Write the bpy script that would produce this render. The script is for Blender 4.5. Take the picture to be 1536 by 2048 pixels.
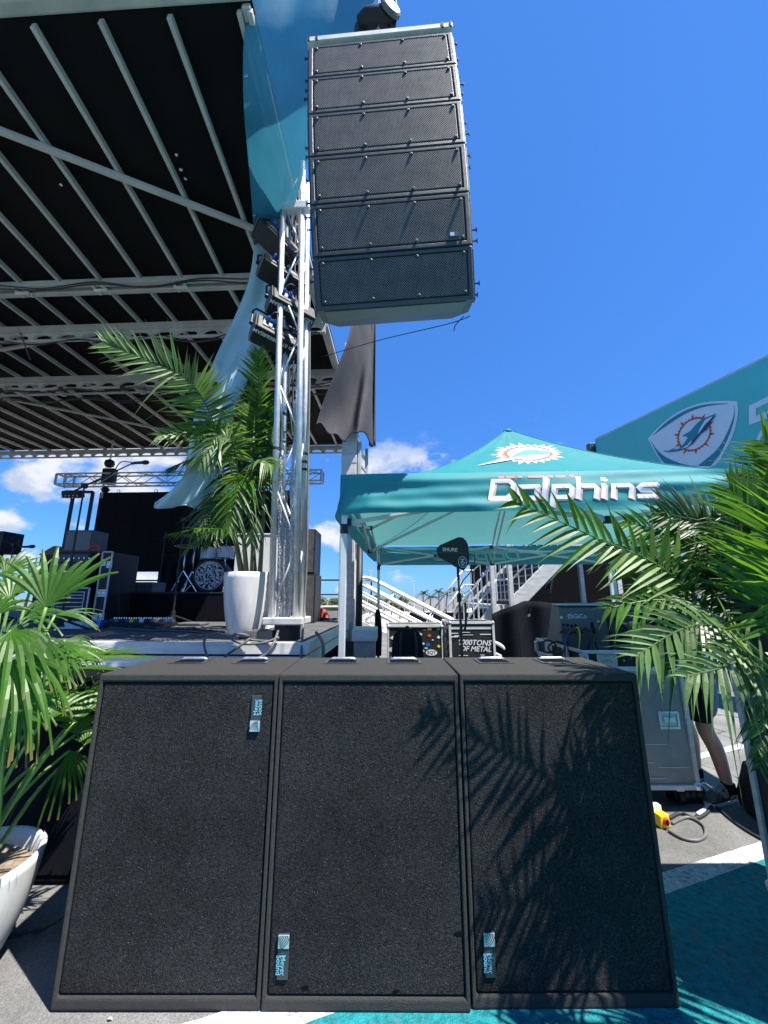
import bpy, math, random
from math import sin, cos, pi, radians, sqrt, atan2, tan
from mathutils import Vector, Matrix, Euler
V = Vector
for _o in list(bpy.data.objects): bpy.data.objects.remove(_o)
scene = bpy.context.scene
COL = scene.collection

# ---------------------------------------------------------------- camera
CAM_H, PITCH, FPX = 1.463, radians(12.5), 770.0      # metres, tilt up, focal length for a 1536 x 2048 frame
cam_data = bpy.data.cameras.new('camera')
cam_data.sensor_fit = 'VERTICAL'; cam_data.sensor_height = 24.0; cam_data.lens = 24.0*FPX/2048.0
cam_data.clip_start = 0.05; cam_data.clip_end = 3000
cam = bpy.data.objects.new('camera', cam_data); COL.objects.link(cam)
cam.location = (0, 0, CAM_H); cam.rotation_euler = (radians(90)+PITCH, 0, 0)
scene.camera = cam

# ---------------------------------------------------------------- sun, sky, exposure
TO_SUN = V((0.408, -0.265, 1.0)).normalized()
SUN_EL = math.asin(TO_SUN.z); SUN_AZ = atan2(TO_SUN.x, TO_SUN.y)
sl = bpy.data.lights.new('sun', 'SUN'); sl.energy = 5.0; sl.angle = radians(0.53); sl.color = (1.0, 0.955, 0.88)
so = bpy.data.objects.new('sun', sl); COL.objects.link(so)
so.rotation_euler = TO_SUN.to_track_quat('Z', 'Y').to_euler(); so.location = (6, -5, 14)
scene.view_settings.view_transform = 'Standard'; scene.view_settings.look = 'None'
scene.view_settings.gamma = 1.0; scene.view_settings.exposure = 1.235
scene.view_settings.use_curve_mapping = False

def ray(px, py):
    u = (px-768.0)/FPX; v = (1024.0-py)/FPX
    return V((u, cos(PITCH)-v*sin(PITCH), sin(PITCH)+v*cos(PITCH)))
CAMP = V((0, 0, CAM_H))
def P(px, py, Y=None, Z=None):
    d = ray(px, py); t = Y/d.y if Y is not None else (Z-CAM_H)/d.z
    return CAMP+d*t

world = bpy.data.worlds.new('World'); scene.world = world; world.use_nodes = True
def build_world():
    nt = world.node_tree; N = nt.nodes; L = nt.links; N.clear()
    out = N.new('ShaderNodeOutputWorld'); bg = N.new('ShaderNodeBackground'); bg.inputs[1].default_value = 0.068
    sky = N.new('ShaderNodeTexSky'); sky.sky_type = 'NISHITA'; sky.sun_disc = False
    sky.sun_elevation = SUN_EL; sky.sun_rotation = SUN_AZ
    sky.altitude = 0; sky.air_density = 1.0; sky.dust_density = 0.25; sky.ozone_density = 2.2
    hs = N.new('ShaderNodeHueSaturation'); hs.inputs['Saturation'].default_value = 1.0; hs.inputs['Hue'].default_value = 0.5
    L.new(sky.outputs[0], hs.inputs['Color'])
    tint = N.new('ShaderNodeMix'); tint.data_type = 'RGBA'; tint.blend_type = 'MULTIPLY'; tint.inputs[0].default_value = 1
    L.new(hs.outputs[0], tint.inputs[6]); tint.inputs[7].default_value = (.56, 1.04, 1.62, 1)
    even = N.new('ShaderNodeMix'); even.data_type = 'RGBA'; even.inputs[0].default_value = .55       # polarised, evenly blue subtropical sky
    L.new(tint.outputs[2], even.inputs[6]); even.inputs[7].default_value = (.38, 1.62, 5.3, 1)
    tc = N.new('ShaderNodeTexCoord'); sep = N.new('ShaderNodeSeparateXYZ'); L.new(tc.outputs['Generated'], sep.inputs[0])
    def math_(op, a, b=None, c=None, clamp=False):
        n = N.new('ShaderNodeMath'); n.operation = op; n.use_clamp = clamp
        for i, x in enumerate((a, b, c)):
            if x is None: continue
            if isinstance(x, (int, float)): n.inputs[i].default_value = x
            else: L.new(x, n.inputs[i])
        return n.outputs[0]
    def smooth(x, a, b):
        n = N.new('ShaderNodeMapRange'); n.interpolation_type = 'SMOOTHSTEP'
        L.new(x, n.inputs[0]); n.inputs[1].default_value = a; n.inputs[2].default_value = b
        n.inputs[3].default_value = 0; n.inputs[4].default_value = 1
        return n.outputs[0]
    mp = N.new('ShaderNodeMapping'); mp.inputs['Scale'].default_value = (5.2, 5.2, 8.0); mp.inputs['Location'].default_value = (1.7, 0.4, 0.3)
    L.new(tc.outputs['Generated'], mp.inputs[0])
    nz = N.new('ShaderNodeTexNoise'); nz.inputs['Scale'].default_value = 1.6; nz.inputs['Detail'].default_value = 9; nz.inputs['Roughness'].default_value = 0.58
    L.new(mp.outputs[0], nz.inputs['Vector'])
    # cumulus seen low over the horizon; (pixel x, pixel y, angular radius, gain)
    acc = None
    for (x, y, r, g) in ((815, 920, .115, .24), (770, 935, .10, .2), (655, 1075, .085, .24), (700, 1180, .06, .18), (810, 1160, .07, .16),
                         (90, 950, .15, .22), (250, 955, .14, .24), (330, 905, .12, .2), (150, 905, .15, .18), (10, 1050, .06, .16),
                         (1110, 885, .05, .15), (925, 935, .05, .14), (1000, 1160, .08, .14), (270, 1160, .10, .22), (230, 1170, .08, .2), (20, 1120, .08, .2)):
        d = ray(x, y).normalized()
        vm = N.new('ShaderNodeVectorMath'); vm.operation = 'SUBTRACT'; L.new(tc.outputs['Generated'], vm.inputs[0]); vm.inputs[1].default_value = d
        vs = N.new('ShaderNodeVectorMath'); vs.operation = 'MULTIPLY'; L.new(vm.outputs[0], vs.inputs[0]); vs.inputs[1].default_value = (1, 1, 1.5)
        ln = N.new('ShaderNodeVectorMath'); ln.operation = 'LENGTH'; L.new(vs.outputs[0], ln.inputs[0])
        f = math_('MULTIPLY', smooth(ln.outputs['Value'], r*1.15, 0.0), g*1.35)
        acc = f if acc is None else math_('MAXIMUM', acc, f)
    band = math_('MULTIPLY', smooth(sep.outputs['Z'], 0.45, 0.30), smooth(sep.outputs['Z'], -0.02, 0.02))
    dens = math_('ADD', nz.outputs['Fac'], acc)
    m = math_('MULTIPLY', smooth(dens, 0.605, 0.77), band)
    nz2 = N.new('ShaderNodeTexNoise'); nz2.inputs['Scale'].default_value = 3.1; nz2.inputs['Detail'].default_value = 6
    L.new(mp.outputs[0], nz2.inputs['Vector'])
    cr = N.new('ShaderNodeMix'); cr.data_type = 'RGBA'; cr.inputs[6].default_value = (3.6, 4.2, 5.2, 1); cr.inputs[7].default_value = (6.0, 6.15, 6.4, 1)
    L.new(smooth(math_('ADD', nz2.outputs['Fac'], math_('MULTIPLY', dens, .5)), 0.70, 0.98), cr.inputs[0])
    mx = N.new('ShaderNodeMix'); mx.data_type = 'RGBA'; L.new(math_('MULTIPLY', m, .93), mx.inputs[0])
    L.new(even.outputs[2], mx.inputs[6]); L.new(cr.outputs[2], mx.inputs[7])
    L.new(mx.outputs[2], bg.inputs[0]); L.new(bg.outputs[0], out.inputs[0])
build_world()

# ---------------------------------------------------------------- helpers
def srgb(r, g, b):
    f = lambda c: (c/255/12.92) if c <= 10 else ((c/255+.055)/1.055)**2.4
    return (f(r), f(g), f(b))
def mat(name, col, rough=.6, metal=0., var=.12, vs=7., bump=0., bs=60., spec=.5, transl=0., tcol=None, alpha=1., streak=None, coat=0.):
    m = bpy.data.materials.new(name); m.use_nodes = True
    nt = m.node_tree; N = nt.nodes; L = nt.links; b = N['Principled BSDF']; out = N['Material Output']
    b.inputs['Roughness'].default_value = rough; b.inputs['Metallic'].default_value = metal
    b.inputs['Specular IOR Level'].default_value = spec; b.inputs['Coat Weight'].default_value = coat
    tc = N.new('ShaderNodeTexCoord'); src = tc.outputs['Object']
    if streak:
        mp = N.new('ShaderNodeMapping'); mp.inputs['Scale'].default_value = streak; L.new(src, mp.inputs[0]); src = mp.outputs[0]
    nz = N.new('ShaderNodeTexNoise'); nz.inputs['Scale'].default_value = vs; nz.inputs['Detail'].default_value = 6; nz.inputs['Roughness'].default_value = .62
    L.new(src, nz.inputs['Vector'])
    mx = N.new('ShaderNodeMix'); mx.data_type = 'RGBA'
    mx.inputs[6].default_value = tuple(c*(1-var) for c in col)+(1,); mx.inputs[7].default_value = tuple(min(1, c*(1+var)) for c in col)+(1,)
    mr = N.new('ShaderNodeMapRange'); mr.inputs[1].default_value = .3; mr.inputs[2].default_value = .7
    L.new(nz.outputs['Fac'], mr.inputs[0]); L.new(mr.outputs[0], mx.inputs[0])
    L.new(mx.outputs[2], b.inputs['Base Color'])
    rr = N.new('ShaderNodeMapRange'); rr.inputs[3].default_value = max(0.02, rough*.82); rr.inputs[4].default_value = min(1, rough*1.15)
    L.new(nz.outputs['Fac'], rr.inputs[0]); L.new(rr.outputs[0], b.inputs['Roughness'])
    if bump:
        n2 = N.new('ShaderNodeTexNoise'); n2.inputs['Scale'].default_value = bs; n2.inputs['Detail'].default_value = 4
        L.new(src, n2.inputs['Vector'])
        bp = N.new('ShaderNodeBump'); bp.inputs['Strength'].default_value = bump; bp.inputs['Distance'].default_value = .01
        L.new(n2.outputs['Fac'], bp.inputs['Height']); L.new(bp.outputs[0], b.inputs['Normal'])
    if transl:
        tr = N.new('ShaderNodeBsdfTranslucent'); tr.inputs[0].default_value = tuple(tcol or col)+(1,)
        ms = N.new('ShaderNodeMixShader'); ms.inputs[0].default_value = transl
        L.new(b.outputs[0], ms.inputs[1]); L.new(tr.outputs[0], ms.inputs[2]); L.new(ms.outputs[0], out.inputs[0])
    m['p'] = 1
    return m

def perforated(name, metalcol, holecol, pitch, hole=.30):
    m = mat(name, metalcol, .45, 0, .25, 9, spec=.6)
    nt = m.node_tree; N = nt.nodes; L = nt.links; b = N['Principled BSDF']
    tc = N.new('ShaderNodeTexCoord'); sp = N.new('ShaderNodeSeparateXYZ'); L.new(tc.outputs['Object'], sp.inputs[0])
    cb = N.new('ShaderNodeCombineXYZ'); L.new(sp.outputs['X'], cb.inputs[0]); L.new(sp.outputs['Z'], cb.inputs[1])
    mp = N.new('ShaderNodeMapping'); mp.inputs['Rotation'].default_value = (0, 0, pi/4); mp.inputs['Scale'].default_value = (1/pitch,)*3
    L.new(cb.outputs[0], mp.inputs[0])
    vo = N.new('ShaderNodeTexVoronoi'); vo.voronoi_dimensions = '2D'; vo.inputs['Scale'].default_value = 1; vo.inputs['Randomness'].default_value = 0
    L.new(mp.outputs[0], vo.inputs['Vector'])
    mr = N.new('ShaderNodeMapRange'); mr.inputs[1].default_value = hole; mr.inputs[2].default_value = hole+.12; L.new(vo.outputs['Distance'], mr.inputs[0])
    old = b.inputs['Base Color'].links[0].from_socket
    mx = N.new('ShaderNodeMix'); mx.data_type = 'RGBA'; mx.inputs[6].default_value = tuple(holecol)+(1,)
    L.new(mr.outputs[0], mx.inputs[0]); L.new(old, mx.inputs[7]); L.new(mx.outputs[2], b.inputs['Base Color'])
    sm = N.new('ShaderNodeMath'); sm.operation = 'MULTIPLY'; L.new(mr.outputs[0], sm.inputs[0]); sm.inputs[1].default_value = .25
    L.new(sm.outputs[0], b.inputs['Specular IOR Level'])
    bp = N.new('ShaderNodeBump'); bp.inputs['Strength'].default_value = .18; bp.inputs['Distance'].default_value = .003
    L.new(mr.outputs[0], bp.inputs['Height']); L.new(bp.outputs[0], b.inputs['Normal'])
    return m

def foam(name):
    m = mat(name, (.0245, .0238, .0235), .92, 0, .36, 2.4, spec=.10)
    nt = m.node_tree; N = nt.nodes; L = nt.links; b = N['Principled BSDF']
    tc = N.new('ShaderNodeTexCoord')
    n = N.new('ShaderNodeTexNoise'); n.inputs['Scale'].default_value = 190; n.inputs['Detail'].default_value = 3; n.inputs['Roughness'].default_value = .7
    L.new(tc.outputs['Object'], n.inputs['Vector'])
    old = b.inputs['Base Color'].links[0].from_socket
    mr = N.new('ShaderNodeMapRange'); mr.inputs[1].default_value = .36; mr.inputs[2].default_value = .66; mr.inputs[3].default_value = .35; mr.inputs[4].default_value = 1.7
    L.new(n.outputs['Fac'], mr.inputs[0])
    mu = N.new('ShaderNodeMix'); mu.data_type = 'RGBA'; mu.blend_type = 'MULTIPLY'; mu.inputs[0].default_value = 1
    L.new(old, mu.inputs[6]); L.new(mr.outputs[0], mu.inputs[7])
    vo = N.new('ShaderNodeTexVoronoi'); vo.inputs['Scale'].default_value = 150; L.new(tc.outputs['Object'], vo.inputs['Vector'])
    sp = N.new('ShaderNodeSeparateColor'); L.new(vo.outputs['Color'], sp.inputs[0])
    a = N.new('ShaderNodeMath'); a.operation = 'GREATER_THAN'; L.new(sp.outputs[0], a.inputs[0]); a.inputs[1].default_value = .90
    c = N.new('ShaderNodeMath'); c.operation = 'LESS_THAN'; L.new(vo.outputs['Distance'], c.inputs[0]); c.inputs[1].default_value = .26
    k = N.new('ShaderNodeMath'); k.operation = 'MULTIPLY'; L.new(a.outputs[0], k.inputs[0]); L.new(c.outputs[0], k.inputs[1])
    k2 = N.new('ShaderNodeMath'); k2.operation = 'MULTIPLY'; L.new(k.outputs[0], k2.inputs[0]); L.new(sp.outputs[1], k2.inputs[1])
    fx = N.new('ShaderNodeMix'); fx.data_type = 'RGBA'; L.new(k2.outputs[0], fx.inputs[0]); L.new(mu.outputs[2], fx.inputs[6]); fx.inputs[7].default_value = (.22, .22, .24, 1)  # pale specks put into the colour as sparkles of the foam
    L.new(fx.outputs[2], b.inputs['Base Color'])
    bp = N.new('ShaderNodeBump'); bp.inputs['Strength'].default_value = .9; bp.inputs['Distance'].default_value = .006
    L.new(n.outputs['Fac'], bp.inputs['Height']); L.new(bp.outputs[0], b.inputs['Normal'])
    return m

class MB:
    def __init__(s): s.v = []; s.f = []; s.att = {}
    def add(s, vs, fs):
        o = len(s.v); s.v += [V(x) for x in vs]; s.f += [tuple(i+o for i in f) for f in fs]; return s
    def box(s, c, d, R=None):
        c = V(c); x, y, z = d[0]/2, d[1]/2, d[2]/2
        vs = [V((i*x, j*y, k*z)) for i in (-1, 1) for j in (-1, 1) for k in (-1, 1)]
        if R is not None: vs = [R @ q for q in vs]
        return s.add([q+c for q in vs], [(0, 1, 3, 2), (4, 6, 7, 5), (0, 4, 5, 1), (2, 3, 7, 6), (0, 2, 6, 4), (1, 5, 7, 3)])
    def bar(s, a, b, w, h, up=(0, 0, 1)):
        a, b, up = V(a), V(b), V(up); t = (b-a).normalized()
        if abs(t.dot(up)) > .98: up = V((0, 1, 0))
        x = t.cross(up).normalized()*(w/2); z = x.cross(t).normalized()*(h/2)
        vs = [a-x-z, a-x+z, a+x-z, a+x+z, b-x-z, b-x+z, b+x-z, b+x+z]
        return s.add(vs, [(0, 1, 3, 2), (4, 6, 7, 5), (0, 4, 5, 1), (2, 3, 7, 6), (0, 2, 6, 4), (1, 5, 7, 3)])
    def tube(s, pts, r, n=8, closed=False, caps=True):
        pts = [V(p) for p in pts]; m = len(pts); rs = r if isinstance(r, (list, tuple)) else [r]*m
        rings = []; ref = None
        for i in range(m):
            if closed: t = (pts[(i+1) % m]-pts[i-1])
            else: t = pts[min(i+1, m-1)]-pts[max(i-1, 0)]
            if t.length < 1e-9: t = V((0, 0, 1))
            t.normalize()
            if ref is None:
                ref = V((0, 0, 1)) if abs(t.z) < .9 else V((1, 0, 0))
                ref = (ref-t*ref.dot(t)).normalized()
            else:
                ref = ref-t*ref.dot(t)
                ref = ref.normalized() if ref.length > 1e-6 else t.orthogonal().normalized()
            b = t.cross(ref)
            rings.append([pts[i]+(ref*cos(2*pi*k/n)+b*sin(2*pi*k/n))*rs[i] for k in range(n)])
        vs = [q for rg in rings for q in rg]; fs = []
        for i in range(m if closed else m-1):
            j = (i+1) % m
            for k in range(n):
                k2 = (k+1) % n; fs.append((i*n+k, i*n+k2, j*n+k2, j*n+k))
        if caps and not closed:
            fs.append(tuple(range(n-1, -1, -1))); fs.append(tuple((m-1)*n+k for k in range(n)))
        return s.add(vs, fs)
    def lathe(s, prof, c=(0, 0, 0), n=24, axis=None, cap=True):
        c = V(c); R = axis.to_track_quat('Z', 'Y').to_matrix() if axis is not None else Matrix.Identity(3)
        vs = [c+R @ V((r*cos(2*pi*k/n), r*sin(2*pi*k/n), z)) for r, z in prof for k in range(n)]
        fs = [(i*n+k, i*n+(k+1) % n, (i+1)*n+(k+1) % n, (i+1)*n+k) for i in range(len(prof)-1) for k in range(n)]
        if cap:
            fs.append(tuple(range(n-1, -1, -1))); fs.append(tuple((len(prof)-1)*n+k for k in range(n)))
        return s.add(vs, fs)
    def prism(s, pts, ext):
        pts = [V(p) for p in pts]; ext = V(ext); n = len(pts)
        return s.add(pts+[p+ext for p in pts], [tuple(range(n-1, -1, -1)), tuple(range(n, 2*n))]+[(i, (i+1) % n, n+(i+1) % n, n+i) for i in range(n)])
    def grid(s, fn, nu, nv, thick=None):
        vs = [V(fn(i/nu, j/nv)) for i in range(nu+1) for j in range(nv+1)]; w = nv+1
        return s.add(vs, [(i*w+j, (i+1)*w+j, (i+1)*w+j+1, i*w+j+1) for i in range(nu) for j in range(nv)])

ROOTM = {}
def thing(name, label, cat, loc=(0, 0, 0), rot=None, group=None, M=None):
    o = bpy.data.objects.new(name, None); COL.objects.link(o); o.empty_display_size = .1
    if M is None: M = Matrix.LocRotScale(V(loc), Euler(rot or (0, 0, 0)), None)
    o.matrix_world = M; o.location, q, _ = M.decompose(); o.rotation_euler = q.to_euler()
    ROOTM[o.name] = M.copy(); o['label'] = label; o['category'] = cat
    if group: o['group'] = group
    return o
def part(mb, name, material, parent=None, local=False, smooth=False, bevel=0., label=None, cat=None, group=None, kind=None, solid=0., sub=0, base=None, seg=2):
    me = bpy.data.meshes.new(name)
    vs = mb.v; M = None
    if parent is not None:
        M = ROOTM[parent.name]
        if not local:
            I = M.inverted(); vs = [I @ q for q in vs]
    elif base is not None:
        b = V(base); vs = [q-b for q in vs]; M = Matrix.Translation(b)
    me.from_pydata([tuple(q) for q in vs], [], mb.f); me.update()
    for an, vals in mb.att.items():
        at = me.attributes.new(an, 'FLOAT', 'POINT'); vals = vals+[0.]*(len(vs)-len(vals)); at.data.foreach_set('value', vals)
    me.validate()
    if smooth: me.polygons.foreach_set('use_smooth', [True]*len(me.polygons))
    me.materials.append(material)
    o = bpy.data.objects.new(name, me); COL.objects.link(o)
    if parent is not None: o.parent = parent
    elif base is not None: o.location = base
    ROOTM[o.name] = M.copy() if M is not None else Matrix.Identity(4)
    if solid:
        md = o.modifiers.new('solid', 'SOLIDIFY'); md.thickness = solid; md.offset = 0
    if bevel:
        md = o.modifiers.new('bevel', 'BEVEL'); md.width = bevel; md.segments = seg; md.limit_method = 'ANGLE'; md.angle_limit = radians(40)
    if sub:
        md = o.modifiers.new('sub', 'SUBSURF'); md.levels = sub; md.render_levels = sub
    for k, x in (('label', label), ('category', cat), ('group', group), ('kind', kind)):
        if x: o[k] = x
    return o
def copy_tree(o, loc=None, rot=None, label=None, parent=None, M=None):
    c = o.copy(); COL.objects.link(c)
    if parent is not None: c.parent = parent
    if loc is not None: c.location = loc
    if rot is not None: c.rotation_euler = rot
    if M is not None:
        l, q, _ = M.decompose(); c.location = l; c.rotation_euler = q.to_euler(); ROOTM[c.name] = M.copy()
    elif parent is not None: ROOTM[c.name] = ROOTM[parent.name]
    else: ROOTM[c.name] = Matrix.LocRotScale(c.location, c.rotation_euler, None)
    if label: c['label'] = label
    for ch in o.children: copy_tree(ch, parent=c)
    return c
def spline(pts, n):
    pts = [V(p) for p in pts]; m = len(pts); out = []
    for i in range(n+1):
        t = i/n*(m-1); k = min(int(t), m-2); f = t-k
        p0, p1, p2, p3 = pts[max(k-1, 0)], pts[k], pts[k+1], pts[min(k+2, m-1)]
        out.append(.5*((2*p1)+(p2-p0)*f+(2*p0-5*p1+4*p2-p3)*f*f+(3*p1-p0-3*p2+p3)*f**3))
    return out
def text_geo(s, size=1., shear=0., bold=0., align='CENTER', space=1.):
    cu = bpy.data.curves.new('t', 'FONT'); cu.body = s; cu.size = size; cu.shear = shear; cu.offset = bold; cu.align_x = align
    cu.align_y = 'CENTER'; cu.space_character = space; cu.resolution_u = 3
    ob = bpy.data.objects.new('t', cu); COL.objects.link(ob)
    dg = bpy.context.evaluated_depsgraph_get(); me = bpy.data.meshes.new_from_object(ob.evaluated_get(dg))
    vs = [v.co.copy() for v in me.vertices]; fs = [tuple(p.vertices) for p in me.polygons]
    bpy.data.objects.remove(ob); bpy.data.curves.remove(cu); bpy.data.meshes.remove(me)
    return vs, fs
def text_at(mb, s, o, right, up, size, **kw):
    vs, fs = text_geo(s, size, **kw); o, right, up = V(o), V(right).normalized(), V(up).normalized()
    return mb.add([o+right*q.x+up*q.y for q in vs], fs)
rng = random.Random(7)

# ---------------------------------------------------------------- materials
def leafify(m, brown=(.16, .10, .03)):
    """per-leaflet tone and dry tips, from the leaf attributes"""
    nt = m.node_tree; N = nt.nodes; L = nt.links; b = N['Principled BSDF']
    at = N.new('ShaderNodeAttribute'); at.attribute_name = 'tone'; al = N.new('ShaderNodeAttribute'); al.attribute_name = 'along'
    mr = N.new('ShaderNodeMapRange'); L.new(at.outputs['Fac'], mr.inputs[0]); mr.inputs[3].default_value = .62; mr.inputs[4].default_value = 1.45
    src = b.inputs['Base Color'].links[0].from_socket
    mu = N.new('ShaderNodeMix'); mu.data_type = 'RGBA'; mu.blend_type = 'MULTIPLY'; mu.inputs[0].default_value = 1; L.new(src, mu.inputs[6]); L.new(mr.outputs[0], mu.inputs[7])
    ad = N.new('ShaderNodeMath'); ad.operation = 'ADD'; L.new(al.outputs['Fac'], ad.inputs[0])
    sc = N.new('ShaderNodeMath'); sc.operation = 'MULTIPLY'; L.new(at.outputs['Fac'], sc.inputs[0]); sc.inputs[1].default_value = .16; L.new(sc.outputs[0], ad.inputs[1])
    tp = N.new('ShaderNodeMapRange'); tp.interpolation_type = 'SMOOTHSTEP'; L.new(ad.outputs[0], tp.inputs[0]); tp.inputs[1].default_value = .98; tp.inputs[2].default_value = 1.12
    mx = N.new('ShaderNodeMix'); mx.data_type = 'RGBA'; L.new(tp.outputs[0], mx.inputs[0]); L.new(mu.outputs[2], mx.inputs[6]); mx.inputs[7].default_value = brown+(1,)
    L.new(mx.outputs[2], b.inputs['Base Color'])
    for n in N:
        if n.type == 'BSDF_TRANSLUCENT':
            m2 = N.new('ShaderNodeMix'); m2.data_type = 'RGBA'; m2.blend_type = 'MULTIPLY'; m2.inputs[0].default_value = 1; m2.inputs[6].default_value = n.inputs[0].default_value; L.new(mr.outputs[0], m2.inputs[7]); L.new(m2.outputs[2], n.inputs[0])
def asphalt():
    m = mat('asphalt', (.165, .163, .158), .92, 0, .14, 2.2, .5, 220, spec=.25)
    nt = m.node_tree; N = nt.nodes; L = nt.links; b = N['Principled BSDF']; tc = N.new('ShaderNodeTexCoord')
    src = b.inputs['Base Color'].links[0].from_socket
    vo = N.new('ShaderNodeTexVoronoi'); vo.inputs['Scale'].default_value = 260; L.new(tc.outputs['Object'], vo.inputs['Vector'])
    sp = N.new('ShaderNodeSeparateColor'); L.new(vo.outputs['Color'], sp.inputs[0])
    mr = N.new('ShaderNodeMapRange'); L.new(sp.outputs[0], mr.inputs[0]); mr.inputs[3].default_value = .72; mr.inputs[4].default_value = 1.30
    mu = N.new('ShaderNodeMix'); mu.data_type = 'RGBA'; mu.blend_type = 'MULTIPLY'; mu.inputs[0].default_value = 1; L.new(src, mu.inputs[6]); L.new(mr.outputs[0], mu.inputs[7])
    n1 = N.new('ShaderNodeTexNoise'); n1.inputs['Scale'].default_value = 1.3; n1.inputs['Detail'].default_value = 8; n1.inputs['Roughness'].default_value = .7; L.new(tc.outputs['Object'], n1.inputs['Vector'])
    st = N.new('ShaderNodeMapRange'); L.new(n1.outputs['Fac'], st.inputs[0]); st.inputs[1].default_value = .35; st.inputs[2].default_value = .68; st.inputs[3].default_value = .68; st.inputs[4].default_value = 1.22
    m2 = N.new('ShaderNodeMix'); m2.data_type = 'RGBA'; m2.blend_type = 'MULTIPLY'; m2.inputs[0].default_value = 1; L.new(mu.outputs[2], m2.inputs[6]); L.new(st.outputs[0], m2.inputs[7])
    wv = N.new('ShaderNodeTexVoronoi'); wv.feature = 'DISTANCE_TO_EDGE'; wv.inputs['Scale'].default_value = .55
    nd = N.new('ShaderNodeTexNoise'); nd.inputs['Scale'].default_value = 3.; nd.inputs['Detail'].default_value = 6; L.new(tc.outputs['Object'], nd.inputs['Vector'])
    mp = N.new('ShaderNodeMix'); mp.data_type = 'RGBA'; mp.blend_type = 'ADD'; mp.inputs[0].default_value = .5; L.new(tc.outputs['Object'], mp.inputs[6]); L.new(nd.outputs['Color'], mp.inputs[7]); L.new(mp.outputs[2], wv.inputs['Vector'])
    cr = N.new('ShaderNodeMapRange'); L.new(wv.outputs['Distance'], cr.inputs[0]); cr.inputs[1].default_value = .002; cr.inputs[2].default_value = .009; cr.inputs[3].default_value = .35; cr.inputs[4].default_value = 1
    m3 = N.new('ShaderNodeMix'); m3.data_type = 'RGBA'; m3.blend_type = 'MULTIPLY'; m3.inputs[0].default_value = 1; L.new(m2.outputs[2], m3.inputs[6]); L.new(cr.outputs[0], m3.inputs[7])
    L.new(m3.outputs[2], b.inputs['Base Color'])
    return m
M_ = {}
M_['asphalt'] = asphalt()
M_['teal_paint'] = mat('teal_ground_paint', (.010, .190, .210), .85, 0, .42, 30, 1., 120, spec=.3)
M_['white_paint'] = mat('white_ground_paint', (.46, .48, .49), .85, 0, .34, 40, 1., 110)
def worn(m, under=(.15, .148, .143), lo=.60, hi=.68):
    """paint rubbed through to the asphalt in patches and specks"""
    nt = m.node_tree; N = nt.nodes; L = nt.links; b = N['Principled BSDF']; tc = N.new('ShaderNodeTexCoord'); src = b.inputs['Base Color'].links[0].from_socket
    a = N.new('ShaderNodeTexNoise'); a.inputs['Scale'].default_value = 34; a.inputs['Detail'].default_value = 8; a.inputs['Roughness'].default_value = .7; L.new(tc.outputs['Object'], a.inputs['Vector'])
    c = N.new('ShaderNodeTexNoise'); c.inputs['Scale'].default_value = 2.3; c.inputs['Detail'].default_value = 5; L.new(tc.outputs['Object'], c.inputs['Vector'])
    ad = N.new('ShaderNodeMath'); ad.operation = 'MULTIPLY_ADD'; L.new(c.outputs['Fac'], ad.inputs[0]); ad.inputs[1].default_value = .35; L.new(a.outputs['Fac'], ad.inputs[2])
    mr = N.new('ShaderNodeMapRange'); L.new(ad.outputs[0], mr.inputs[0]); mr.inputs[1].default_value = lo+.16; mr.inputs[2].default_value = hi+.16; mr.inputs[4].default_value = .8
    mx = N.new('ShaderNodeMix'); mx.data_type = 'RGBA'; L.new(mr.outputs[0], mx.inputs[0]); L.new(src, mx.inputs[6]); mx.inputs[7].default_value = under+(1,); L.new(mx.outputs[2], b.inputs['Base Color'])
worn(M_['teal_paint']); worn(M_['white_paint'], lo=.57, hi=.66)
M_['cab'] = mat('textured_black_paint', (.034, .032, .029), .78, 0, .34, 120, .7, 330, spec=.4)
M_['foam'] = foam('black_foam_grille')
M_['black'] = mat('black_plastic', (.015, .015, .016), .5, 0, .2, 9, .15, 200, spec=.3)
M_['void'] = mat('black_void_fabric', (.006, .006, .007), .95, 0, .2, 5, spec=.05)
M_['satin'] = mat('satin_black_paint', (.045, .046, .048), .42, 0, .2, 12, .25, 300)
M_['perf'] = perforated('perforated_black_steel', (.158, .153, .147), (.004, .004, .005), .0132, .34)
M_['alu'] = mat('aluminium', (.62, .63, .64), .48, .6, .14, 16, .10, 90)
M_['alu_dull'] = mat('dull_aluminium', (.52, .51, .49), .55, .12, .20, 5, .12, 70, streak=(1, 1, 4))
M_['alu_roof'] = mat('weathered_roof_aluminium', (.40, .415, .39), .6, .1, .18, 3, .1, 60)
M_['rail'] = mat('pale_stage_rail', (.66, .64, .60), .6, .0, .16, 4, .12, 60, streak=(1, 1, 4))
M_['steel'] = mat('zinc_plated_steel', (.58, .60, .62), .35, .8, .2, 30, .1, 90)
M_['tarp'] = mat('black_roof_tarp', (.006, .0058, .006), .85, 0, .35, 2.2, .2, 6, spec=.12)
M_['pot'] = mat('white_glazed_pot', (.585, .565, .53), .42, 0, .17, 9, .05, 20, coat=.08, streak=(1, 1, .22))
M_['soil'] = mat('dry_potting_soil', (.20, .155, .115), .95, 0, .45, 40, .9, 60)
M_['leaf'] = mat('palm_leaf', (.052, .125, .013), .45, 0, .35, 4, transl=.38, tcol=(.18, .40, .015), spec=.35)
M_['leaf_dark'] = mat('dark_palm_leaf', (.022, .060, .011), .45, 0, .35, 4, transl=.25, tcol=(.07, .2, .015))
M_['leaf_pale'] = mat('pale_palm_leaf', (.085, .145, .045), .42, 0, .3, 5, transl=.3, tcol=(.17, .32, .04), spec=.45)
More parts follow.
